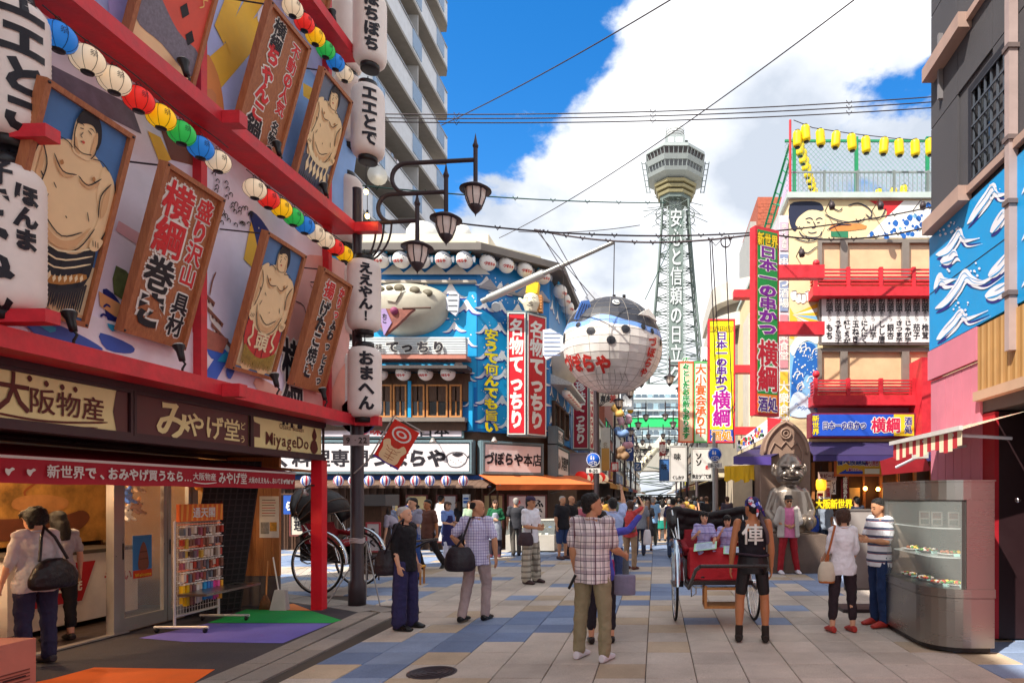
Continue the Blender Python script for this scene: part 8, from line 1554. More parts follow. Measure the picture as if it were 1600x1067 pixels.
q.build('print',t);q=MB();q.tube([BFr.pt(-.03,-.1,.0),BFr.pt(-.03,.70,0),BFr.pt(.50,.70,0)],.012,c('#b8b0a8',metal=.5),6);q.tube([BFr.pt(-.03,-.1,0),(-4.67,9.9,2.05)],.01,c('#b8b0a8',metal=.5),6);q.build('pole',t)
# bulbs hanging on a wire by the lantern column
for i,(u,v)in enumerate(((572,300),(574,338))):p=P(u,v,9.7);t=thing('bare_bulb','%s glowing bare bulb hanging beside the lamp post top'%('upper' if i==0 else 'lower'),'bulb',p,'bare bulbs by the lamp post');q=MB();q.ball(p,.032,c('#ffd070',emit=5),10,8,sz=1.25);q.build('bulb',t);q=MB();q.cyl(p+Vector((0,0,.035)),p+Vector((0,0,.09)),.018,LBLK,n=8);q.cyl(p+Vector((0,0,.09)),p+Vector((0,0,.42)),.005,LBLK,n=4);q.build('socket',t)
# round blue pedestrian signs
for i,(u,v,Y,x)in enumerate(((927,718,20.8,0),(1117,710,17.5,0))):
 p=P(u,v,Y);t=thing('road_sign','round blue pedestrian and bicycle sign on the %s side of the street'%('left' if i==0 else 'right'),'sign',p,'round blue signs');r_=11*Y/1000;q=MB();q.lathe([(r_,-.01),(r_,.01)],c('#1058c0'),p,axis='Y',n=28);q.build('disc',t);fr_=front(Y-.012);q=MB();a,b=p.x,p.z;s_=r_
 q.line(fr_,[(a+s_*.93*math.cos(k),b+s_*.93*math.sin(k))for k in[2*math.pi*j/24 for j in range(25)]],.015,.006,WHITE);
 for ox,hh in((-.28,.6),(.05,.42)):q.flat(fr_,[(a+(ox-.09)*s_,b-.0*s_),(a+(ox+.09)*s_,b),(a+(ox+.12)*s_,b+hh*.6*s_),(a+(ox-.12)*s_,b+hh*.6*s_)],.006,WHITE);q.flat(fr_,[(a+ox*s_+.09*s_*math.cos(k),b+(hh*.6+.14)*s_+.09*s_*math.sin(k))for k in[2*math.pi*j/8 for j in range(8)]],.006,WHITE)
 for ox in(-.3,.3):q.line(fr_,[(a+ox*s_+.2*s_*math.cos(k),b-.5*s_+.2*s_*math.sin(k))for k in[2*math.pi*j/12 for j in range(13)]],.012,.007,WHITE)
 q.line(fr_,[(a-.3*s_,b-.5*s_),(a-.1*s_,b-.2*s_),(a+.2*s_,b-.25*s_),(a+.3*s_,b-.5*s_)],.012,.007,WHITE);q.build('symbol',t)
 if i:q=MB();q.cyl((p.x-.02,Y+.05,0),(p.x-.02,Y+.05,p.z+.6),.045,c('#9a9c9c',metal=.5,rough=.45),n=10);q.build('pole',t)
 else:q=MB();q.cyl((p.x+.1,Y+.08,0),(p.x+.1,Y+.08,p.z+2.6),.09,IRON,n=10);q.build('pole',t)
 q=MB();q.box(p.x-r_,p.x+r_,Y-.01,Y+.01,p.z-r_*1.9,p.z-r_*1.2,c('#c8c4bc'));letter(q,fr_,'8-20',p.x,p.z-r_*1.55,r_*.6,INK,.005,.03);q.build('plate',t)
 # overhead wires: real sagging cables between the buildings
def wire(label,a,b,sag,r_,m=IRON,n=24,knots=0):
 t=thing('overhead_wire',label,'cable',a);q=MB();pts=[a.lerp(b,k/n)-Vector((0,0,sag*4*(k/n)*(1-k/n)))for k in range(n+1)];q.tube(pts,r_,m,5);q.build('cable',t)
 if knots:
  q=MB()
  for k in range(knots):p=pts[int((k+.5)*n/knots)];q.tube([p+Vector((-.06,0,.05)),p+Vector((0,0,-.05)),p+Vector((.06,0,.04))],r_*.7,m,4)
  q.build('clip',t)
for i,(va,vb)in enumerate(((178,150),(184,158),(190,167))):wire('one of three parallel power cables crossing high over the street, %s'%('topmost','middle','lowest')[i],P(560,va,14),P(1480,vb,14),.15,.012,knots=3)
wire('cable sloping from the top centre down to the apartment tower',P(1048,0,13),P(690,196,20),.1,.014)
wire('long thin wire sloping from the top right down past the tower',P(1335,0,11),P(780,372,24),.3,.012)
GC=c('#1c4a40',rough=.5);wire('green cord crossing at the height of the near lamp heads',P(560,290,13),P(1040,317,19),.1,.016,GC,knots=8)
wire('knotted dark cable from the lamps towards the right restaurant roof',P(700,347,14),P(1480,318,17),.55,.020,IRON,knots=14)
wire('lowest dark cable meeting the top of the green vertical sign',P(835,359,17),P(1175,367,14.5),.25,.024,IRON,knots=9);wire('dark cable from the vertical sign along the restaurant mural',P(1180,362,14.5),P(1460,352,15),.25,.020,IRON,knots=8)
wire('thin sloping wire over the restaurant roof',P(810,362,19),P(1000,352,19),.1,.012)
for i,(a,b)in enumerate((((838,360),(930,468)),((843,362),(900,455)),((861,362),(918,462)),((1068,338),(1008,468)))):wire('guy wire of the giant puffer lantern, %s from the left'%ordn(i),P(a[0],a[1],18.8),P(b[0],b[1],18.8),.02,.013,IRON if i<3 else GC)
for i,(u,d_)in enumerate(((1109,10),(1112,14),(1133,14))):wire('looping dark cable hanging beside the yellow sign, %s from the left'%ordn(i),P(u,372,17.5),P(u+d_,700 if i==2 else 600,19),.0,.016)
t=thing('cable_loop','coiled black cable loop on the wire above the yellow sign','cable',P(1134,378,17.4));q=MB();pc=P(1134,378,17.4);q.tube([pc+Vector((.13*math.cos(a),.02*k,.14*math.sin(a)))for k in range(3)for a in[2*math.pi*j/12 for j in range(12)]],.014,IRON,5);q.tube([P(1109,373,17.4),P(1118,384,17.4),P(1128,374,17.4)],.014,IRON,5);q.build('cable',t)
# the far crowd, too small and too many to tell apart
q=MB();rc=random.Random(5)
for k in range(150):
 y_=rc.uniform(30,125)if k%3 else rc.uniform(26,60);x=rc.uniform(-2.6,2.3);h_=rc.uniform(1.5,1.78);s_=h_/1.7;tcl=c(rc.choice(['#e4e0dc','#28283c','#7c8ca8','#b83040','#d8c8a0','#4a5a48','#c890a0','#38404c','#a8b8c8','#1c1c20','#d0a040','#508090']));bcl=c(rc.choice(['#2c3048','#1c1c20','#8a8070','#485064','#c8c0b0']))
 q.lathe([(.10,.05),(.12,.45),(.15,.85),(.13,.95)],bcl,(x,y_,0),n=8,sy=.7,M4=Matrix.Scale(s_,4));q.lathe([(.15,.88),(.155,1.05),(.20,1.32),(.17,1.42),(.05,1.47)],tcl,(x,y_,0),n=8,sy=.65,M4=Matrix.Scale(s_,4));q.ball((x,y_,1.58*s_),.10,HAIR if k%4 else BROWNHAIR,8,6,sz=1.2)
 for sd2 in(-1,1):q.tube([(x+sd2*.2*s_,y_,1.36*s_),(x+sd2*.25*s_,y_-.05,1.1*s_),(x+sd2*.22*s_,y_-.1,.85*s_)],[.05,.04,.03],tcl if k%2 else SKIN[0],5)
o=q.build('crowd');tag(o,'distant crowd filling the street towards the tower','crowd',kind='stuff')
# statue in its arched back
SIL=c('#8c8076',rough=.36,metal=.8,var=.15,sc=4);sp=P(1236,858,15.2);sp.z=0;SY=15.4;sx0=(1231-U0)/1000*SY
def sz(v):return 1.7+(775-v)/1000*SY
t=thing('statue','shining silver seated statue with a wide smile in front of a pointed arch','statue',(sx0,SY,0));BACK=c('#8e7464',rough=.6,var=.15,bump=.2);fr_=front(SY+.25);hwid=.60
pts=[(sx0-hwid,0.0),(sx0+hwid,0.0),(sx0+hwid,sz(705))]+[(sx0+hwid*(1-a**2.6),sz(712)+(sz(652)-sz(712))*a)for a in[k/9 for k in range(1,9)]]+[(sx0,sz(654))]+[(sx0-hwid*(1-a**2.6),sz(712)+(sz(652)-sz(712))*a)for a in[k/9 for k in range(8,0,-1)]]+[(sx0-hwid,sz(705))]
q=MB();q.prism(fr_,pts,-.22,0,BACK);q.build('arch',t);q=MB();ins=[((x-sx0)*.86+sx0,z*.985-.0)for x,z in pts[2:]];q.tube([fr_.pt(x,z,.02)for x,z in ins],.035,BACK,6);q.tube([fr_.pt(sx0+.12*math.cos(a),sz(676)+.12*math.sin(a),.03)for a in[2*math.pi*k/18 for k in range(18)]],.025,BACK,6,closed=True);q.tube([fr_.pt(sx0+.06*math.cos(a),sz(676)+.06*math.sin(a),.03)for a in[2*math.pi*k/14 for k in range(14)]],.02,BACK,6,closed=True)
for s_ in(-1,1):q.tube([fr_.pt(sx0,sz(688),.02),fr_.pt(sx0+s_*.12,sz(698),.02),fr_.pt(sx0+s_*.28,sz(690),.02),fr_.pt(sx0+s_*.40,sz(706),.02),fr_.pt(sx0+s_*.38,sz(722),.02)],.022,BACK,6)
q.build('arch_tracery',t)
X_,Y_=Vector((1,0,0)),Vector((0,1,0));C0=Vector((sx0-.02,SY-.25,0));q=MB()
def st(x,y_,z):return C0+Vector((x,y_,z))
hz=sz(738)
rings(q,[(st(0,0,hz-.32),.16,.15,X_,Y_),(st(0,-.02,hz-.24),.27,.25,X_,Y_),(st(0,-.02,hz-.10),.34,.31,X_,Y_),(st(0,0,hz+.08),.33,.31,X_,Y_),(st(0,.0,hz+.24),.28,.28,X_,Y_),(st(0,0,hz+.36),.20,.21,X_,Y_),(st(0,0,hz+.44),.10,.1,X_,Y_)],22)
for s_ in(-1,1):
 rings(q,[(st(s_*.36,.02,hz-.08),.03,.05,X_,Y_),(st(s_*.385,.02,hz+.02),.05,.07,X_,Y_),(st(s_*.375,.02,hz+.14),.04,.08,X_,Y_),(st(s_*.36,.02,hz+.20),.02,.05,X_,Y_)],12)
 limb(q,[st(s_*.22,-.24,hz-.09),st(s_*.15,-.28,hz-.05)],[.075,.07],10);limb(q,[st(s_*.06,-.30,hz+.12),st(s_*.24,-.24,hz+.14)],[.035,.03],8)
 limb(q,[st(s_*.33,.0,hz-.50),st(s_*.50,-.05,hz-.95),st(s_*.40,-.35,hz-1.15)],[.15,.12,.09],12);limb(q,[st(s_*.22,-.1,hz-1.2),st(s_*.38,-.55,hz-1.15),st(s_*.26,-.85,hz-1.25)],[.20,.15,.10],12)
 limb(q,[st(s_*.26,-.85,hz-1.25),st(s_*.26,-.98,hz-1.1)],[.10,.09],10)
limb(q,[st(0,-.30,hz+.07),st(0,-.35,hz-.0)],[.04,.06],8);limb(q,[st(-.16,-.26,hz-.20),st(0,-.285,hz-.22),st(.16,-.26,hz-.20)],[.04,.05,.04],8)
rings(q,[(st(0,0,hz-1.42),.50,.40,X_,Y_),(st(0,-.03,hz-1.1),.48,.38,X_,Y_),(st(0,0,hz-.7),.44,.32,X_,Y_),(st(0,0,hz-.45),.38,.26,X_,Y_),(st(0,0,hz-.30),.16,.16,X_,Y_)],20)
link('statue_body',voxel(q,'statue_body',.018,SIL,2),t);q=MB();q.tube([st(-.22,-.27,hz-.13),st(-.12,-.325,hz-.17),st(0,-.34,hz-.18),st(.12,-.325,hz-.17),st(.22,-.27,hz-.13)],[.018,.034,.040,.034,.018],c('#3a322e',rough=.3,metal=.8),8);q.build('mouth',t);q=MB()
for s_ in(-1,1):q.tube([st(s_*.07,-.31,hz+.075),st(s_*.15,-.305,hz+.10),st(s_*.23,-.265,hz+.06)],.020,c('#3a322e',rough=.3,metal=.8),6)
q.build('eye',t);q=MB();q.box(sx0-.6,sx0+.6,SY-1.3,SY+.3,0.0,sz(738)-1.42,c('#6a5a50',var=.2,bump=.3));q.build('pedestal',t)
# rickshaws
def rickshaw(label,loc,rz,hood=True):
 t=thing('rickshaw',label,'rickshaw',loc,'rickshaws in the square',rz,local=True);W_=.52;TR_=.54;zc=W_+.0;BLU=c('#b4c0cc',rough=.15,metal=1.0,var=.03)
 for s_ in(-1,1):
  x=s_*TR_;w_=MB();w_.tube([(x,math.cos(a)*(W_-.016),zc+math.sin(a)*(W_-.016))for a in[2*math.pi*k/40 for k in range(40)]],.018,c('#1c1614',rough=.7),8,closed=True);wh=w_.build('wheel',t)
  q=MB();q.tube([(x,math.cos(a)*(W_-.042),zc+math.sin(a)*(W_-.042))for a in[2*math.pi*k/40 for k in range(40)]],.013,CHROME,6,closed=True);q.build('rim',wh);q=MB();q.cyl((x-.06,0,zc),(x+.06,0,zc),.035,CHROME,n=10);q.build('hub',wh)
  q=MB()
  for k in range(26):a=2*math.pi*k/26;q.tube([(x+(.045 if k%2 else-.045),.03*math.cos(a+.8),zc+.03*math.sin(a+.8)),(x,math.cos(a)*(W_-.05),zc+math.sin(a)*(W_-.05))],.0028,CHROME,3,cap=False)
  q.build('spokes',wh)
  vs=[];fs=[];n_=16
  for k in range(n_+1):a=R(-8)+R(125)*k/n_;a=R(170)-a;vs+=[(x-.07,-math.cos(a)*-(W_+.07),zc+math.sin(a)*(W_+.07)),(x+.07,-math.cos(a)*-(W_+.07),zc+math.sin(a)*(W_+.07)),(x,-math.cos(a)*-(W_+.095),zc+math.sin(a)*(W_+.095))]
  for k in range(n_):b=3*k;fs+=[(b,b+2,b+5,b+3),(b+2,b+1,b+4,b+5),(b+3,b+4,b+1,b)]
  q=MB();q.add(vs,fs,BLU,True);q.build('mudguard',t)
  q=MB();q.tube([(s_*.46,.55,.66),(s_*.44,-.3,.56),(s_*.42,-.85,.56),(s_*.40,-1.5,.86),(s_*.37,-1.75,.93)],.022,c('#2c2020',rough=.3),8);q.build('shaft',t)
  q=MB();q.tube([(s_*.44,.10,.62),(s_*.45,.18,.95),(s_*.47,.28,1.15),(s_*.48,.48,1.42)],.016,CHROME,6);q.tube([(s_*.44,-.35,.58),(s_*.46,-.28,.82),(s_*.47,.05,1.0),(s_*.47,.28,1.0)],.014,CHROME,6);q.build('side_rail',t)
  q=MB();q.tube([(s_*.30,-.5,.54),(s_*.30,-.5,.44),(s_*.36,-.5,.40),(s_*.36,-.5,.52)],.010,CHROME,6);q.build('lamp_hook',t)
 q=MB();q.cyl((-TR_,0,zc),(TR_,0,zc),.020,CHROME,n=8);q.build('axle',t);q=MB();q.tube([(-.37,-1.75,.93),(.37,-1.75,.93)],.020,c('#2c2020',rough=.3),8);q.build('crossbar',t)
 q=MB()
 for y_ in(-.35,.05,.4):q.tube([(-.44,y_,.56),(-.3,y_,.50),(.3,y_,.50),(.44,y_,.56)],.014,CHROME,6)
 q.build('leaf_spring',t)
 q=MB();q.box(-.42,.42,-.62,.45,.565,.62,c('#241a1c',rough=.3));q.box(-.42,-.40,-.30,.45,.621,.86,c('#241a1c',rough=.3));q.box(.40,.42,-.30,.45,.621,.86,c('#241a1c',rough=.3));q.box(-.42,.42,.40,.45,.621,1.0,c('#241a1c',rough=.3));q.build('body_tub',t)
 RF_=c('#8e1420',rough=.75,bump=.3,bsc=30);q=MB();rings(q,[(Vector((0,.05,.80)),.37,.26,X_,Y_),(Vector((0,.05,.86)),.38,.27,X_,Y_),(Vector((0,.05,.90)),.34,.24,X_,Y_)],24);link('seat',voxel(q,'seat',.02,RF_,3),t)
 q=MB();q.hexa([(-.40,.28,.86),(.40,.28,.86),(.40,.38,.86),(-.40,.38,.86),(-.38,.40,1.22),(.38,.40,1.22),(.38,.48,1.22),(-.38,.48,1.22)],RF_);limb(q,[(-.40,-.1,.98),(-.42,.35,1.04)],[.05,.05]);limb(q,[(.40,-.1,.98),(.42,.35,1.04)],[.05,.05]);link('backrest',voxel(q,'backrest',.02,RF_,3),t)
 HM=c('#1c1618',rough=.55,bump=.5,bsc=18)
 if hood:
  vs=[];fs=[];nh=5
  for i in range(nh):
   a=R(20)+R(88)*i/(nh-1)
   for j in range(9):b=math.pi*j/8;rr=.66;x=-.50*math.cos(b)/max(.0001,1);zz_=1.22+rr*math.sin(a)*(.35+.65*math.sin(b));y_=.38-.75*math.cos(a)*(.2+.8*math.sin(b))+.0;vs.append((x,y_+.12,zz_-.1*(1-math.sin(b))))
  for i in range(nh-1):
   for j in range(8):k=i*9+j;fs.append((k,k+1,k+10,k+9))
  q=MB();q.add(vs,fs,HM,True);o=q.build('hood',t);sm_=o.modifiers.new('thick','SOLIDIFY');sm_.thickness=.012;q=MB()
  for i in range(nh):q.tube(vs[i*9:i*9+9],.012,WOODD,5)
  q.build('hood_rib',t)
 else:
  q=MB()
  for k,(zz_,yy_,rr)in enumerate(((1.12,.62,.10),(1.24,.66,.11),(1.36,.62,.09))):limb(q,[(-.52,yy_-.12,zz_+.02),(-.3,yy_,zz_-.02),(0,yy_+.02,zz_-.04),(.3,yy_,zz_-.02),(.52,yy_-.12,zz_+.02)],[rr*.8,rr,rr,rr,rr*.8],10)
  limb(q,[(-.56,.30,1.30),(-.56,.55,1.46)],[.07,.09]);limb(q,[(.56,.30,1.30),(.56,.55,1.46)],[.07,.09]);limb(q,[(-.50,.5,1.50),(0,.6,1.42),(.50,.5,1.50)],[.06,.05,.06]);link('folded_hood',voxel(q,'folded_hood',.018,HM,2,.03),t)
  q=MB()
  for s_ in(-1,1):q.tube([(s_*.47,.15,.95),(s_*.56,.40,1.50)],.013,CHROME,6);q.tube([(s_*.50,.10,1.0),(s_*.62,.5,1.42)],.010,CHROME,6)
  q.build('hood_strut',t)
  q=MB();rings(q,[(Vector((0,-.36,.60)),.40,.16,X_,Y_),(Vector((0,-.30,.75)),.40,.17,X_,Y_),(Vector((0,-.20,.93)),.38,.20,X_,Y_),(Vector((0,-.10,1.0)),.34,.20,X_,Y_)],20);q.hexa([(-.39,-.50,.62),(.39,-.50,.62),(.39,-.05,.62),(-.39,-.05,.62),(-.36,-.30,1.0),(.36,-.30,1.0),(.36,.0,1.0),(-.36,.0,1.0)],None);link('blanket',voxel(q,'blanket',.014,c('#b01c26',rough=.8,var=.06),3,.03),t)
 return t
rk=rickshaw('rickshaw carrying two children under a red blanket, beside the puller',(.80,8.80,0),R(2),hood=False)
rk2=rickshaw('empty rickshaw with raised black hood and red seat behind the lamp post',(-5.75,11.6,0),R(78),hood=True)
t=thing('step_stool','orange wooden step frame hanging under the rickshaw with the children','stool',(.86,8.6,.2));q=MB()
for x in(.62,1.06):q.box(x,x+.035,8.2,8.235,.26,.55,WOODL);q.box(x,x+.035,8.55,8.585,.26,.55,WOODL);q.box(x,x+.035,8.236,8.549,.26,.295,WOODL)
q.build('leg',t);q=MB();q.box(.656,1.059,8.2,8.585,.26,.29,WOODL);q.build('tread',t);q=MB();q.box(.656,1.059,8.2,8.235,.50,.53,WOODL);q.build('rail',t)
t=thing('wooden_stool','small yellow wooden folding stool behind the man in black','stool',G(650,912));g_=G(650,912);q=MB()
for sx in(-.12,.12):
 for sy in(-.1,.1):q.box(g_.x+sx-.015,g_.x+sx+.015,g_.y+sy-.015,g_.y+sy+.015,0,.33,WOODL)
q.build('leg',t);q=MB();q.box(g_.x-.15,g_.x+.15,g_.y-.13,g_.y+.13,.331,.36,c('#d89830'));q.build('seat',t)
t=thing('tripod_stand','thin steel tripod legs of a stand beside the lamp post','stand',G(600,940));q=MB();a=Vector((-4.75,10.5,.95));[q.tube([a,G(u,v)],.011,c('#9a9694',metal=.6),6)for u,v in((508,948),(594,946),(572,936))];q.build('leg',t)
t=thing('signboard','upright white A board with brush writing between the rickshaw and the crowd','sign',P(583,860,13));fr_=front(13);a0,b1=fr_.px(574,818);a1,b0=fr_.px(592,860);q=MB();q.fbox(fr_,a0,a1,b0,b1,-.03,0,c('#d8d0d0'));q.build('board',t);q=MB();q.frame(fr_,a0-.03,a1+.03,b0-.03,b1+.03,.03,-.03,.01,c('#b84850'));q.tube([(a0,13,b0),(a0,13,0)],.015,IRON,5);q.tube([(a1,13,b0),(a1,13,0)],.015,IRON,5);q.build('frame',t);q=MB();letter(q,fr_,'ふぐ',(a0+a1)/2,(b0+b1)/2,.2,INK,.012,.03,vert=True);q.build('lettering',t)
t=thing('kiosk','small roofed wooden kiosk standing behind the black rickshaw','kiosk',P(583,860,14));fr_=front(14);a0,b1=fr_.px(566,790);a1,b0=fr_.px(596,862);q=MB();q.fbox(fr_,a0,a1,0,b1,-.5,0,WOODD);q.build('cabin',t);q=MB();q.fbox(fr_,a0-.15,a1+.15,b1+.001,b1+.25,-.6,.15,c('#5a5858'));q.build('roof',t);q=MB();q.fbox(fr_,a0-.10,a0-.06,.02,b1+.5,.16,.2,c('#c8a868'));q.build('pole',t)
t=thing('menu_stand','grey white display panel on a stand beside the striped polo man','stand',P(1350,950,9.6));fr_=front(9.55);a0,b1=fr_.px(1322,797);a1,b0=fr_.px(1392,905);q=MB();q.fbox(fr_,a0,a1,.32,b1,-.04,0,c('#a8a09c',rough=.4));q.build('panel',t);q=MB();q.frame(fr_,a0-.02,a1+.02,.30,b1+.02,.03,-.045,.01,c('#8a8480',metal=.5));q.fbox(fr_,a0-.1,a1+.1,.0,.05,-.3,.2,IRON);q.fbox(fr_,a0+.1,a0+.14,.05,.3,-.1,-.06,IRON);q.fbox(fr_,a1-.14,a1-.10,.05,.3,-.1,-.06,IRON);q.build('frame',t)
# cloth patterns
def pattern(name,base,lines,sx=28,sz=28,wid=.14,col2=None,rough=.8,solid=False):
 """woven check or stripes in object space"""
 m,t,b,l=mat_nodes(name);tx=N(t,'ShaderNodeTexCoord');sp=N(t,'ShaderNodeSeparateXYZ');l(tx.outputs['Object'],sp.inputs[0]);xy=N(t,'ShaderNodeMath',operation='MULTIPLY_ADD',i_1=.8);l(sp.outputs[1],xy.inputs[0]);l(sp.outputs[0],xy.inputs[2]);cur=None
 rgb=N(t,'ShaderNodeRGB');rgb.outputs[0].default_value=(*lin(base),1);cur=rgb.outputs[0]
 for src,s_,w_,h_,fac in lines:
  o_={'x':xy.outputs[0],'z':sp.outputs[2]}[src];mu=N(t,'ShaderNodeMath',operation='MULTIPLY',i_1=s_);l(o_,mu.inputs[0]);fr=N(t,'ShaderNodeMath',operation='FRACT');l(mu.outputs[0],fr.inputs[0]);lt=N(t,'ShaderNodeMath',operation='LESS_THAN',i_1=w_);l(fr.outputs[0],lt.inputs[0]);fm=N(t,'ShaderNodeMath',operation='MULTIPLY',i_1=fac);l(lt.outputs[0],fm.inputs[0])
  mx_=N(t,'ShaderNodeMix',data_type='RGBA');l(fm.outputs[0],mx_.inputs[0]);l(cur,mx_.inputs[6]);mx_.inputs[7].default_value=(*lin(h_),1);cur=mx_.outputs[2]
 l(cur,b.inputs['Base Color']);b.inputs['Roughness'].default_value=rough;no=N(t,'ShaderNodeTexNoise',i_Scale=14.0,i_Detail=4.0);l(tx.outputs['Object'],no.inputs['Vector']);bp=N(t,'ShaderNodeBump',i_Strength=.4,i_Distance=.02);l(no.outputs[0],bp.inputs['Height']);l(bp.outputs[0],b.inputs['Normal']);return m
def cloth(h_,rough=.85,var=.12):return c(h_,rough=rough,var=var,sc=5,bump=.7,bsc=12)
PLAID=pattern('plaid_shirt','#e4d8d8',[('x',9,.30,'#8a7888',.55),('z',8,.30,'#8a7888',.55),('x',18,.10,'#2c2434',.85),('z',16,.10,'#2c2434',.85),('x',4.5,.06,'#5a2c3c',.9)])
CHECK=pattern('purple_check_shirt','#d8d4ec',[('x',26,.20,'#6a5ca8',.7),('z',26,.20,'#6a5ca8',.7)])
PANTCHK=pattern('checked_trousers','#b8b0a0',[('x',11,.35,'#5a5048',.6),('z',9,.35,'#5a5048',.6),('z',9,.08,'#1c1818',.8)])
STRIPE=pattern('striped_polo','#e4e4ea',[('z',9.5,.34,'#2c3a5c',.95),('z',9.5,.06,'#a84048',.9)])
KIMO=pattern('lilac_kimono','#b4b0e0',[('x',9,.30,'#9a94d0',.7),('z',7,.14,'#2c2c70',.55)])
def bandmat():
 m,t,b,l=mat_nodes('bandana_print');tx=N(t,'ShaderNodeTexCoord');vo=N(t,'ShaderNodeTexVoronoi',i_Scale=26.0);l(tx.outputs['Object'],vo.inputs['Vector']);cr=N(t,'ShaderNodeValToRGB');cr.color_ramp.interpolation='CONSTANT';e=cr.color_ramp.elements;e[0].color=(*lin('#1c1450'),1);e[1].position=.55;e[1].color=(*lin('#3c50c8'),1);n_=e.new(.72);n_.color=(*lin('#d85868'),1);n_=e.new(.82);n_.color=(*lin('#d0d8f0'),1);n_=e.new(.90);n_.color=(*lin('#2a1870'),1);sp=N(t,'ShaderNodeSeparateColor');l(vo.outputs['Color'],sp.inputs[0]);l(sp.outputs[0],cr.inputs[0]);l(cr.outputs[0],b.inputs['Base Color']);b.inputs['Roughness'].default_value=.7;return m
 # the people in the square
def at(u,v):return G(u,v)
LEATH=c('#241c24',rough=.5,bump=.4,bsc=30);WSHOE=c('#d8d4dc',rough=.5);BSHOE=c('#141214',rough=.3);RSHOE=c('#a83028',rough=.5)
p_plaid=person('man in a plaid short sleeved shirt and khaki trousers, nearest, seen from behind',at(926,1031),R(160),1.76,arms=[((-.10,-.30,-1),(-.10,-.95,-.35),(0,-1,-.3)),((.12,.10,-1),(.05,-.35,-.9))],legs=[((-.10,-.02,-1),(-.02,.06,-1)),((.12,-.05,-1),(.06,.0,-1))],head=(R(-50),R(-4)),skin=1,top=('short',PLAID),bottom=('long',cloth('#8f8468')),hair='short',shoe=WSHOE,girth=1.06,vox=.0075)
p_bald=person('elderly man with cropped white hair, black shirt and dark purple trousers, in profile',at(633,982),R(78),1.60,arms=[((-.06,.12,-1),(-.04,-.30,-1)),((.06,.10,-1),(.0,-.42,-1))],legs=[((-.08,.0,-1),(-.03,.02,-1)),((.06,-.06,-1),(.02,.02,-1))],head=(R(5),R(-6)),skin=0,top=('three',cloth('#161318')),bottom=('wide',cloth('#2c2850')),hair='cropped',hairmat=c('#b8b4b0',rough=.7,bump=.5,bsc=150),shoe=BSHOE,vox=.008)
p_bag=person('balding man in a purple checked shirt walking away with a duffel bag',at(745,969),R(168),1.70,arms=[((-.35,.05,-.9),(-.10,.05,-1)),((.55,.25,-.8),(-.55,-.35,-.75))],legs=[((-.02,-.25,-1),(.0,.12,-1)),((.06,.12,-1),(.03,.35,-1))],head=(R(-65),R(3)),skin=1,top=('short',CHECK),bottom=('long',cloth('#a89490')),hair='bald',shoe=BSHOE,vox=.008)
p_pull=person('rickshaw puller in a black sleeveless top, black shorts and patterned bandana, seen from behind',at(1176,1001),R(172),1.72,arms=[((-.14,.0,-1),(-.02,-.12,-1)),((.20,.10,-1),(.10,-.10,-1))],legs=[((-.12,-.05,-1),(-.02,.14,-1)),((.14,.0,-1),(.03,.10,-1))],head=(R(38),R(4)),skin=2,top=('tank',cloth('#1a1620')),bottom=('tight',c('#1c181c',rough=.5)),hair='short',shoe=c('#2c2420',rough=.9,bump=.5),shoes='boot',hat=('bandana',bandmat()),girth=1.02,vox=.007)
p_pink=person('man in a pink T-shirt, open pale shirt, red trousers and black hat',at(1232,896),R(6),1.74,arms=[((-.30,.05,-1),(.65,-.55,-.30)),((.30,.05,-1),(-.65,-.55,-.30))],legs=[((-.14,0,-1),(-.08,.02,-1)),((.10,0,-1),(.16,.02,-1))],head=(0,0),skin=1,top=('short',cloth('#e084b0')),bottom=('long',cloth('#9c1c26')),hair='short',shoe=WSHOE,hat=('fedora',c('#1c181a',rough=.8)),vox=.010)
p_blouse=person('woman in a white blouse and cropped dark trousers with red shoes, seen from behind',at(1317,987),R(188),1.57,arms=[((-.16,-.05,-1),(.05,-.50,-.7)),((.18,-.02,-1),(.0,-.75,-.5))],legs=[((-.09,0,-1),(-.03,.02,-1)),((.10,-.02,-1),(.05,.02,-1))],head=(R(18),R(6)),skin=0,top=('three',cloth('#e6e4ec')),bottom=('cropped',cloth('#2e2028')),hair='fluffy',hairmat=BROWNHAIR,shoe=RSHOE,female=True,girth=1.02,vox=.0085)
p_polo=person('man in a navy and white striped polo shirt and blue jeans eating, facing left',at(1374,977),R(-72),1.70,arms=[((-.10,-.25,-1),(.25,-.85,.35)),((.12,-.15,-1),(-.15,-.95,.10))],legs=[((-.06,.03,-1),(-.02,.02,-1)),((.07,-.10,-1),(.04,.05,-1))],head=(R(-4),R(8)),skin=1,top=('short',STRIPE),bottom=('long',cloth('#1c3058')),hair='short',shoe=RSHOE,girth=1.04,vox=.0085)
p_cap=person('man with a purple cap, white shirt, shoulder bag and checked trousers, looking right',at(829,911),R(62),1.72,arms=[((-.10,-.1,-1),(.25,-.75,-.1)),((.10,-.1,-1),(-.5,-.8,.0))],legs=[((-.05,.02,-1),(-.03,0,-1)),((.10,-.04,-1),(.08,.02,-1))],head=(R(5),R(2)),skin=1,top=('short',cloth('#e4e4ec')),bottom=('wide',PANTCHK),hair='short',shoe=c('#3a2628'),hat=('cap',c('#3a2c48',rough=.8)),vox=.010)
p_blk1=person('stout man in a black T-shirt and long blue shorts by the display case',at(879,873),R(52),1.74,skin=1,top=('short',cloth('#1c1a20')),bottom=('shorts',cloth('#2c4068')),hair='cropped',hairmat=GREYHAIR,shoe=c('#4a2c28'),girth=1.16,vox=.012,head=(R(-10),0))
p_blk2=person('bald headed man in black just behind the man in blue shorts',at(893,870),R(60),1.74,skin=1,top=('short',cloth('#1a181c')),bottom=('long',cloth('#1c1a22')),hair='none',vox=.012)
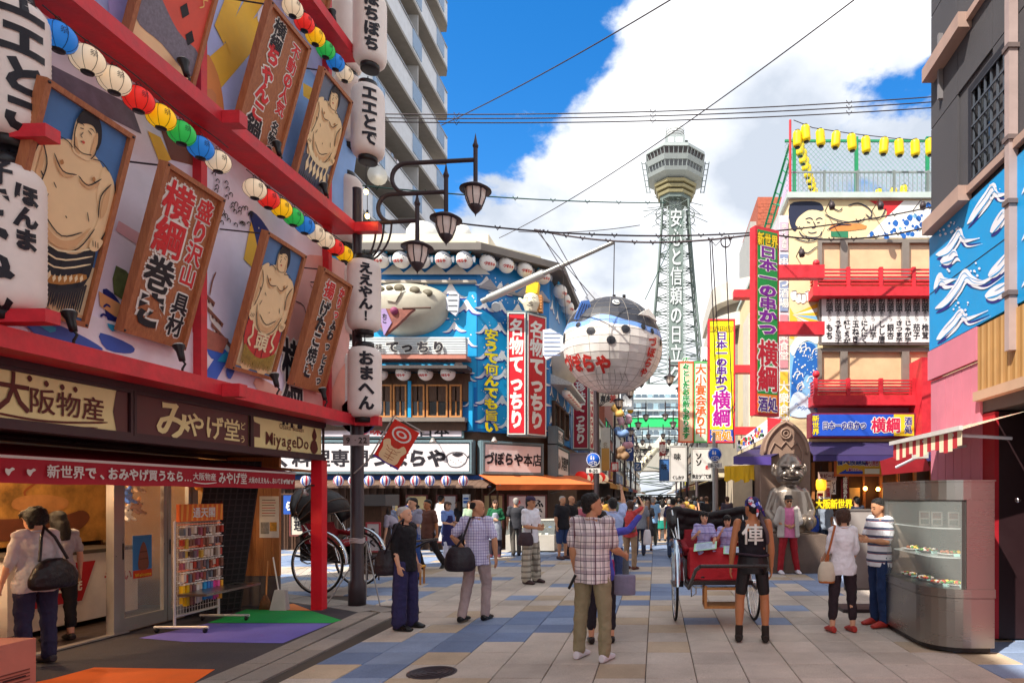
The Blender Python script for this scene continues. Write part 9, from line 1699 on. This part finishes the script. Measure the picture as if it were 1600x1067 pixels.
p_green=person('shop woman in a green sweater and grey waistcoat standing by the display case',at(774,870),R(12),1.62,arms=[((-.35,0,-1),(.75,-.5,-.1)),((.35,0,-1),(-.75,-.5,-.1))],skin=0,top=('long',cloth('#145a38')),bottom=('long',cloth('#241c28')),hair='bob',hairmat=BROWNHAIR,female=True,apron=cloth('#9ca0ac'),shoe=c('#4a1c28'),vox=.011,girth=1.05)
p_blue=person('woman in a blue top, navy apron and white trousers walking right',at(699,881),R(60),1.60,arms=[((-.1,-.2,-1),(.1,-.85,-.1)),((.1,-.2,-1),(0,-.95,-.1))],legs=[((-.05,-.15,-1),(0,.05,-1)),((.05,.15,-1),(0,.25,-1))],skin=0,top=('short',cloth('#7490cc')),bottom=('long',cloth('#d4d4e4')),apron=cloth('#28285c'),hair='bob',hairmat=BROWNHAIR,female=True,vox=.011)
p_brown=person('man in a brown T-shirt and loose black trousers striding left',at(668,889),R(-30),1.72,arms=[((-.2,-.25,-1),(0,-.35,-1)),((.2,.2,-1),(.1,.0,-1))],legs=[((-.08,-.50,-1),(0,.35,-1)),((.08,.35,-1),(0,.55,-.8))],skin=2,top=('short',cloth('#6a4438')),bottom=('long',cloth('#221c20')),hair='short',vox=.011)
p_over=person('young man in blue dungarees and a grey T-shirt behind the elderly man',at(645,905),R(-28),1.70,arms=[((-.1,-.2,-1),(.2,-.8,-.1)),((.1,-.2,-1),(-.2,-.8,-.1))],skin=0,top=('short',cloth('#9494a8')),bottom=('long',cloth('#284888')),apron=cloth('#284888'),hair='short',vox=.011)
p_ghat=person('woman in a dark green beret and grey shirt left of the elderly man',at(606,886),R(30),1.62,skin=0,top=('short',cloth('#7c88a4')),bottom=('wide',cloth('#c8b8b8')),hair='long',female=True,hat=('beanie',cloth('#14382c')),vox=.011)
p_lean=person('person in black leaning forward with long black hair hanging down',at(628,893),R(-75),1.66,lean=R(42),skin=0,top=('short',cloth('#a8a0b0')),bottom=('long',cloth('#24202c')),hair='long',female=True,vox=.011)
# people just behind the plaid man
p_coral=person('woman in a coral top and tan trousers, arms raised to take a photo',at(985,889),R(150),1.62,arms=[((-.4,-.7,.5),(.6,-.3,.7)),((.4,-.7,.3),(-.7,-.3,.7))],skin=0,top=('short',cloth('#c84848')),bottom=('long',cloth('#a08468')),hair='bob',female=True,hairmat=BROWNHAIR,shoe=c('#6a3a30'),vox=.011)
p_lblue=person('man in a light blue shirt raising a phone, half hidden behind the plaid man',at(957,925),R(200),1.70,arms=[((-.3,-.6,.6),(.1,-.2,1)),((.2,-.1,-1),(0,-.3,-.8))],skin=0,top=('short',cloth('#a8b8e0')),bottom=('long',cloth('#38446c')),hair='short',vox=.010,girth=1.05)
p_hid=person('woman in a violet blue long sleeved top hidden behind the plaid man',at(938,1004),R(190),1.56,arms=[((-.8,-.5,.12),(-.6,-.2,.75)),((.1,-.2,-1),(0,-.4,-.8))],legs=[((-.10,0,-1),(-.03,0,-1)),((.04,0,-1),(.02,0,-1))],skin=0,top=('long',cloth('#4c50b4')),bottom=('cropped',cloth('#24202c')),hair='bob',female=True,vox=.009,shoe=BSHOE)
# women in the shop
p_shop1=person('woman in a white top with a big black handbag inside the souvenir shop',Vector((-6.22,6.42,.012)),R(-105),1.60,arms=[((-.2,-.1,-1),(0,-.35,-1)),((.22,-.1,-1),(.1,-.4,-1))],head=(R(20),R(8)),skin=0,top=('three',cloth('#c8c0c0')),bottom=('long',cloth('#2c2844')),hair='fluffy',female=True,girth=1.08,vox=.0085,shoe=c('#3a3034'))
p_shop2=person('second woman with long hair and black sandals behind the handbag woman in the shop',Vector((-6.95,7.45,.012)),R(-120),1.54,head=(R(20),R(10)),skin=0,top=('short',cloth('#a8a4a4')),bottom=('cropped',cloth('#1c181c')),hair='long',female=True,vox=.010)
# children
kd1=person('smiling girl in a lilac yukata with glasses, left child in the rickshaw',Vector((.66,8.78,0)),R(4),1.18,arms=[((-.35,-.3,-1),(.25,-.9,.5)),((.2,-.5,-1),(-.2,-.9,-.1))],legs=[((-.08,-1,-.05),(0,-.15,-1)),((.08,-1,-.05),(0,-.15,-1))],seat=1.38,skin=0,top=('short',KIMO),bottom=('long',KIMO),hair='bob',female=True,vox=.008,cat='child')
kd2=person('smaller girl in a lilac yukata, hand at her mouth, right child in the rickshaw',Vector((.98,8.80,0)),R(-6),1.12,arms=[((-.3,-.5,-1),(.4,-.5,.8)),((.2,-.5,-1),(-.2,-.9,-.1))],legs=[((-.08,-1,-.05),(0,-.15,-1)),((.08,-1,-.05),(0,-.15,-1))],seat=1.42,skin=0,top=('short',KIMO),bottom=('long',KIMO),hair='long',female=True,vox=.008,cat='child',head=(0,R(10)))
for kk,cx,lab in((kd1,.64,'pale green leaflet held by the left girl in the rickshaw'),(kd2,1.03,'pale green bordered leaflet held by the right girl in the rickshaw')):
 t=thing('leaflet',lab,'leaflet',(cx,8.45,1.05));fz=Fr((cx-.15,8.36,.98 if kk is kd1 else .95),(1,0,-.05 if kk is kd2 else .12),(.1,.8,.36));q=MB();q.fbox(fz,0,.30,0,.24,-.003,0,c('#a8dcb0'));q.build('sheet',t);q=MB();q.fbox(fz,.02,.28,.02,.22,.001,.002,c('#c8d4e4',var=.2,sc=30));[q.line(fz,[(.04,.05+.035*k),(.24,.05+.035*k)],.008,.004,c('#7a9ac0'))for k in range(5)];q.build('print',t)
t=thing('glasses','round glasses on the left girl','glasses',jw(kd1,6));p=jw(kd1,6);q=MB();
for s_ in(-1,1):q.tube([p+Vector((s_*.024+.016*math.cos(a),-.068,.008+.014*math.sin(a)))for a in[2*math.pi*k/12 for k in range(12)]],.0016,CHROME,4,closed=True)
q.build('frame',t)
t=thing('sunglasses','dark sunglasses on the man in the pink T-shirt','glasses',jw(p_pink,6));p=jw(p_pink,6);q=MB();[q.ball(p+Vector((s_*.033,-.098,.0)),.024,BSHOE,10,6,sy=.3,sz=.7)for s_ in(-1,1)];q.tube([p+Vector((-.06,-.09,.008)),p+Vector((0,-.103,.008)),p+Vector((.06,-.09,.008))],.004,BSHOE,4);q.build('lens',t)
# open pale shirt over the pink T-shirt (two front panels)
pos=Vector(p_pink.location);OS=cloth('#b8b0a8');q=MB()
for s_ in(-1,1):
 sh_=jw(p_pink,0 if s_<0 else 1);limb(q,[sh_,sh_+Vector((s_*.07,.0,-.26))],[.085,.088]);q.hexa([pos+Vector((s_*a,b,z))for a,b,z in((.12,-.17,.80),(.24,-.05,.80),(.24,.12,.80),(.12,.17,.80),(.10,-.15,1.42),(.19,-.06,1.44),(.19,.08,1.44),(.08,.12,1.46))],None)
q.hexa([pos+Vector(k)for k in((-.2,.12,.80),(.2,.12,.80),(.2,.17,.80),(-.2,.17,.80),(-.18,.09,1.44),(.18,.09,1.44),(.18,.13,1.44),(-.18,.13,1.44))],None)
me=voxel(q,'open_shirt',.014,OS,3,.02);o=link('open_shirt',me,p_pink);o.matrix_parent_inverse=(Matrix.Translation(p_pink.location)@Matrix.Rotation(p_pink.rotation_euler[2],4,'Z')).inverted()
# character on the puller's back, sash
def back_frame(p,s_,z0,dist):
 yw=Matrix.Rotation(p.rotation_euler[2],3,'Z');ex=-(yw@Vector((1,0,0)));n_=yw@Vector((0,1,0));return Fr(Vector(p.location)+n_*dist+Vector((0,0,z0)),ex,(0,0,1))
fb=back_frame(p_pull,1,1.25,.30);q=MB();letter(q,fb,'俥',.0,.01,.25,WHITE,0,.03)
from mathutils.bvhtree import BVHTree
shm=[o for o in p_pull.children if o.name.startswith('shirt')][0];Mw=Matrix.Translation(p_pull.location)@Matrix.Rotation(p_pull.rotation_euler[2],4,'Z')@Matrix.Scale(shm.scale[0],4);bv=BVHTree.FromPolygons([Mw@v.co for v in shm.data.vertices],[tuple(p.vertices)for p in shm.data.polygons])
bm=bmesh.new();me=cl_me(q,'tmp');bm.from_mesh(me)
for k in range(-9,10):
 for nn in(fb.ex,fb.ey):bmesh.ops.bisect_plane(bm,geom=bm.verts[:]+bm.edges[:]+bm.faces[:],plane_co=fb.o+nn*k*.015,plane_no=nn)
bm.to_mesh(me);bm.free();q=MB();q.add([v.co for v in me.vertices],[tuple(p.vertices)for p in me.polygons],WHITE)
for i_,v in enumerate(q.v):
 h_=bv.ray_cast(Vector(v),-fb.n);lift=(Vector(v)-fb.o).dot(fb.n)
 if h_[0]:q.v[i_]=tuple(h_[0]+fb.n*(.004+lift*3))
o=q.build('lettering');o.parent=p_pull;o.matrix_parent_inverse=(Matrix.Translation(p_pull.location)@Matrix.Rotation(p_pull.rotation_euler[2],4,'Z')).inverted()
def wpart(p,mb,name):o=mb.build(name);o.parent=p;o.matrix_parent_inverse=(Matrix.Translation(p.location)@Matrix.Rotation(p.rotation_euler[2],4,'Z')).inverted();return o
q=MB();cx=Vector(p_pull.location);yw=Matrix.Rotation(p_pull.rotation_euler[2],3,'Z')
q.tube([cx+yw@Vector((.185*math.cos(a),.138*math.sin(a),1.02+.01*math.sin(2*a)))for a in[2*math.pi*k/24 for k in range(24)]],.016,cloth('#3a2c38'),6,closed=True);wpart(p_pull,q,'waist_band')
q=MB();q.tube([cx+yw@Vector(k)for k in((-.02,-.07,1.40),(-.09,.03,1.50),(-.10,.10,1.43),(-.16,.11,1.28),(-.175,.02,1.15))],.024,cloth('#5a4a50'),6);wpart(p_pull,q,'sash')
# bags
jb=jw(p_bald,4);c0_=Vector(p_bald.location)+Vector((-.20,-.10,.86));bag('black shoulder bag hanging behind the elderly man in black','bag',c0_,(.30,.20,.32),LEATH,[c0_+Vector((.0,-.05,.12)),c0_+Vector((.10,-.12,.30)),c0_+Vector((.18,-.13,.48)),c0_+Vector((.22,.0,.55)),c0_+Vector((.12,.12,.3)),c0_+Vector((-.02,.1,.12))])
c0_=Vector(p_bag.location)+Vector((-.17,-.20,.86));bag('bulging black duffel bag slung on the balding man\'s left side','bag',c0_,(.42,.26,.32),LEATH,[c0_+Vector((-.06,0,.14)),c0_+Vector((.05,-.0,.30)),c0_+Vector((.12,.06,.55)),c0_+Vector((.16,.16,.56)),c0_+Vector((.12,.30,.35)),c0_+Vector((.08,.14,.12))],sr=.016)
q=MB();w_=jw(p_bag,3)
c0_=Vector(p_cap.location)+Vector((-.06,-.20,.88));bag('dark brown shoulder bag of the man with the purple cap','bag',c0_,(.32,.14,.26),c('#3a2830',rough=.5),[c0_+Vector((-.12,0,.11)),c0_+Vector((-.06,.05,.35)),c0_+Vector((.0,.12,.55)),c0_+Vector((.10,.10,.35)),c0_+Vector((.12,0,.11))])
c0_=Vector(p_blouse.location)+Vector((-.22,-.06,.76));bag('cream shoulder bag with a tan base on the woman in the white blouse','bag',c0_,(.22,.16,.26),c('#c8bca8',rough=.8),[c0_+Vector((-.02,0,.11)),c0_+Vector((.03,-.03,.3)),c0_+Vector((.10,-.02,.58)),c0_+Vector((.10,.08,.58)),c0_+Vector((.06,.1,.3)),c0_+Vector((.02,.02,.11))],sr=.014,strapm=c('#a85c30',rough=.6));tb=bpy.data.objects[USED['cream shoulder bag with a tan base on the woman in the white blouse'][0]];q=MB();q.lathe([(.095,-.135),(.10,-.12),(.095,-.06)],c('#b8682c'),c0_,n=18,sy=.75);q.build('base_patch',tb)
c0_=Vector(p_shop1.location)+Vector((.20,-.02,.92));bag('large black handbag on the arm of the woman in the shop','bag',c0_,(.22,.50,.30),c('#1c1418',rough=.4,bump=.6,bsc=24),[c0_+Vector((0,-.15,.13)),c0_+Vector((-.06,-.07,.36)),c0_+Vector((-.10,0,.46)),c0_+Vector((-.06,.07,.36)),c0_+Vector((0,.15,.13))],sr=.014)
c0_=Vector(p_plaid.location)+Vector((.32,.30,.74));bag('grey cloth bag held low in front of the plaid shirt man','bag',c0_,(.24,.10,.22),cloth('#7c7890'),shape='box');
c0_=Vector(p_coral.location)+Vector((0,-.17,.93));bag('brown belt bag on the back of the woman in the coral top','bag',c0_,(.28,.10,.12),c('#6a5848',rough=.6))
c0_=at(962,908)+Vector((0,0,.22));bag('small magenta patterned bag standing on the paving behind the plaid man','bag',c0_,(.22,.16,.44),c('#a82868',var=.5,sc=20),shape='box')
c0_=at(972,905)+Vector((0,0,.25));t=bag('grey suitcase beside the magenta bag','suitcase',c0_,(.28,.18,.50),c('#5a5c64',rough=.5),shape='box',kind='suitcase')
t=thing('strap','black strap end dangling at the plaid man\'s hip','strap',Vector(p_plaid.location)+Vector((-.2,-.1,.85)));q=MB();q.tube([Vector(p_plaid.location)+Vector(k)for k in((-.16,-.12,.90),(-.20,-.13,.82),(-.23,-.12,.76))],.016,BSHOE,5);q.build('strap_end',t)
t=thing('food_cup','white paper cup held by the striped polo man','cup',jw(p_polo,2)+Vector((-.1,0,.02)));q=MB();q.lathe([(.03,0),(.045,.09)],WHITE,jw(p_polo,2)+Vector((-.10,-.0,.04)),n=14);q.build('cup',t)
# glasses on bald man's companion skipped: not visible at this size
# people further off, each with its own clothes
FAR=[('woman in a white blouse and teal skirt walking towards the tower',1035,845,182,1.62,'f','#e8e0d8','skirt','#148070','long','short'),('man in a navy top and trousers just left of the rickshaw',1052,871,178,1.70,'m','#28284c','long','#243048','short','short'),('child in a pale blue T-shirt behind the rickshaw wheel',1063,868,200,1.40,'m','#a8b8d8','long','#30304c','short','short'),('woman in a maroon cardigan beside the teal skirt woman',1046,842,175,1.62,'f','#4c2434','long','#a09080','bob','long'),('woman with an orange bag in a cream shirt in the street crowd',1056,838,185,1.64,'f','#d8ccb8','long','#c8b090','bob','short'),('man with a grey cap at the left edge of the street crowd',957,842,180,1.70,'m','#7c8878','long','#4a4a50','short','short'),('man in a pale blue shirt at the head of the street crowd',970,836,170,1.74,'m','#a8c0d8','long','#2c3048','short','short'),('man in a light grey polo left of centre in the crowd',1002,846,190,1.68,'m','#c8c8cc','long','#5a5048','cropped','short'),('woman in a pink floral blouse in the crowd',1064,832,180,1.58,'f','#d8a0a8','long','#484048','short','short'),('woman in an olive dress in the middle of the street',1012,836,8,1.60,'f','#6a6c48','skirt','#6a6c48','long','short'),('man in a black T-shirt walking towards the camera in the crowd',1022,834,2,1.72,'m','#202024','long','#3a4258','short','short'),('woman in red far down the street',1018,826,178,1.58,'f','#b02838','long','#28282c','bob','short'),('tall man in white far down the street',1030,824,176,1.80,'m','#e4e4e0','long','#58606c','short','short'),('man in a blue polo far down the street',1005,822,184,1.70,'m','#4868a0','shorts','#a89878','short','short'),('woman in a yellow top far down the street',1042,820,190,1.60,'f','#d8b848','long','#383c58','long','short'),('man in grey in the middle distance of the street',992,828,182,1.72,'m','#7c7c80','long','#2c2c30','short','short'),('woman in a lilac blouse by the left shops',980,830,165,1.58,'f','#a898c0','skirt','#38384c','bob','short'),('man in dark green by the left shops',966,828,150,1.70,'m','#3a4c3c','long','#6a6458','short','long'),('man in a white shirt under the left awning',948,834,200,1.70,'m','#d8d8dc','long','#2c3040','short','short'),('woman in a beige coat by the right shops',1076,830,195,1.58,'f','#c0a888','skirt','#5a4838','bob','long'),('man in black under the right awnings',1088,834,150,1.72,'m','#242428','long','#303440','short','short'),('man in a turquoise shirt far away in the crowd',1024,817,180,1.70,'m','#389098','long','#48484c','short','short'),('woman in white far away in the crowd',1036,815,175,1.58,'f','#e0dcd8','long','#b0a898','long','short'),('man in a maroon shirt far away in the crowd',1012,815,10,1.70,'m','#6c2834','long','#28282c','short','short'),('woman in navy far away in the crowd',1000,816,186,1.60,'f','#28305c','skirt','#28305c','bob','short'),('man in tan far away in the crowd',1048,814,184,1.70,'m','#a88c68','long','#4a4a48','short','short'),('man in pale grey at the far end of the crowd',1028,810,180,1.70,'m','#b8b8bc','long','#383c44','short','short'),('woman in orange at the far end of the crowd',1018,809,4,1.60,'f','#d07838','long','#504840','bob','short'),('man in dark blue at the far end of the crowd',1008,809,180,1.72,'m','#2c3c6c','long','#28282c','short','short'),('person in rose pink at the far end of the crowd',1040,808,178,1.60,'f','#c87888','long','#38343c','bob','short'),('woman in a blue hat and maroon jumper with a blue bag by the statue',1262,871,160,1.60,'f','#5c1c38','long','#2c4878','bob','long'),('man in a grey T-shirt and cap beside the woman with the blue hat',1288,871,190,1.72,'m','#8a94a4','long','#2c3850','short','short'),('child in a white T-shirt and blue shorts near the restaurant',1308,866,150,1.40,'m','#dce0e8','shorts','#3a78b0','short','short'),('man in a dark jacket with black hair behind the striped polo man',1338,874,200,1.74,'m','#2c3040','long','#24242c','short','long'),('dark haired man in grey behind the menu stand',1384,868,190,1.70,'m','#6c7c88','long','#303038','short','short'),('woman in a grey blouse right of the menu stand in the back',1362,860,170,1.60,'f','#989098','long','#383440','bob','short'),('man in a white shirt behind the hooded statue corner',1206,846,170,1.70,'m','#d8dce4','long','#303848','short','short'),('woman in dark blue crouching light left of the statue',1168,838,200,1.58,'f','#303c68','long','#242430','bob','short'),('man in a black T-shirt left of the rickshaw hood',1104,842,180,1.72,'m','#242228','long','#3a3a40','short','short'),('man in brown near the wooden lattice of the restaurant',530,852,100,1.68,'m','#5c4434','long','#2c282c','short','short'),('woman in white beside the brown man at the lattice',548,850,40,1.58,'f','#c8c4c8','skirt','#3c3850','long','short'),('man in khaki standing under the striped lanterns',655,858,20,1.70,'m','#8a8060','long','#3a3834','short','short'),('woman in black walking by the restaurant posters',716,860,250,1.58,'f','#28242c','long','#282830','long','short'),('woman in a mustard blouse close to the striped lanterns on the left',612,868,200,1.58,'f','#c09838','long','#38343c','bob','short'),('man in a navy shirt crossing in front of the cream posters',640,866,90,1.70,'m','#28305c','long','#7c7468','short','short'),('tall man in white by the third framed poster',690,862,150,1.78,'m','#dcd8d8','long','#3a3c48','short','short'),('woman in a pale green top left of the box lights',734,862,30,1.58,'f','#a8c0a0','skirt','#4c4858','long','short'),('man in charcoal left of the cap wearing man',806,868,200,1.70,'m','#38383e','long','#504a44','short','short'),('woman in a rose top walking behind the two men in black',905,864,200,1.60,'f','#c06878','long','#2c2c38','bob','short'),('man in a grey polo between the plaid man and the crowd',1000,868,180,1.70,'m','#8c9098','long','#383c50','short','short'),('woman in a black dress in the street beyond the coral top',1012,860,175,1.60,'f','#242026','skirt','#242026','long','short'),('man in sky blue left of the teal skirt woman',1020,852,186,1.72,'m','#88b0d8','long','#4a4438','short','short'),('man in an ochre T-shirt on the left of the street',940,856,175,1.70,'m','#b88838','shorts','#484c58','short','short'),('woman in a white cardigan under the left blue round sign',930,852,30,1.58,'f','#e0dcd8','skirt','#7c4858','bob','long'),('man in a dark plaid shirt by the yellow curtain',1136,846,200,1.72,'m','#484050','long','#2c2c34','short','short'),('man in a grey shirt at the orange awning',915,858,30,1.70,'m','#7c8490','long','#3a3438','cropped','short')]
hm={0:HAIR,1:BROWNHAIR,2:GREYHAIR}
shared={}
for i,(lab,u,v,rz,h_,sx,tc_,bk,bc,hr,tk)in enumerate(FAR):
 pz=at(u,v);near_=pz.y<19;step=[(-.03,-.28,-1),(0,.10,-1)],[(.03,.22,-1),(0,.42,-1)]
 key=(sx,bk,hr,tk,h_<1.5,near_,i%2)
 arms=[((-.22,-.1,-1),(-.02,-.35,-1)),((.22,.1,-1),(.02,-.15,-1))]if i%3 else[((-.2,-.1,-1),(.3,-.8,-.2)),((.22,.05,-1),(.06,-.2,-1))]
 if key in shared:
  src=shared[key];t=thing('person',lab,'person',pz,None,R(rz),local=True);JJ[t.name]=JJ[src.name]
  for ch in src.children:
   o=ch.copy();COL.objects.link(o);o.parent=t;o.scale=(ch.scale[0]*h_/src['hh'],)*3;nm=ch.name.split('.')[0]
   if o.data.materials:
    m_=cloth(tc_)if nm=='shirt' else cloth(bc)if nm in('trousers','skirt')else hm[(0,0,1,2)[i%4]]if nm=='hair' else None
    if m_:o.material_slots[0].link='OBJECT';o.material_slots[0].material=m_
 else:
  t=person(lab,pz,R(rz),h_,arms=arms,legs=[step[0],step[1]]if i%2 and bk!='skirt' else None,skin=i%2,top=(tk,cloth(tc_)),bottom=(bk,cloth(bc)),hair=hr,hairmat=hm[(0,0,1,2)[i%4]],female=sx=='f',vox=.014 if near_ else .02,detail=near_ and pz.y<17,girth=1.0)
  t['hh']=h_;shared[key]=t
t=bag('blue shoulder bag of the woman with the blue hat','bag',at(1262,871)+Vector((.12,-.2,.95)),(.30,.14,.45),cloth('#2848a8'));o=thing('hat','pale blue knitted hat of the woman by the statue','hat',at(1262,871)+Vector((0,0,1.5)));q=MB();pc=at(1262,871)+Vector((.0,0,1.49));q.lathe([(.11,0),(.108,.07),(.08,.13),(.02,.18),(.001,.19)],c('#7c98c0',rough=.9),pc,n=16);q.build('knit',o)
bag('orange bag in the street crowd','bag',at(1056,838)+Vector((-.25,-.2,.95)),(.28,.14,.38),c('#e07828'));bag('white plastic bag hanging from the woman in the coral top','bag',at(990,889)+Vector((.32,-.05,.75)),(.2,.12,.36),c('#d8d4d8',rough=.4))
# tidy up
for o in list(bpy.data.objects):
 for k_ in('_w','hh'):
  if k_ in o:del o[k_]
scene.collection.children.link(COL)
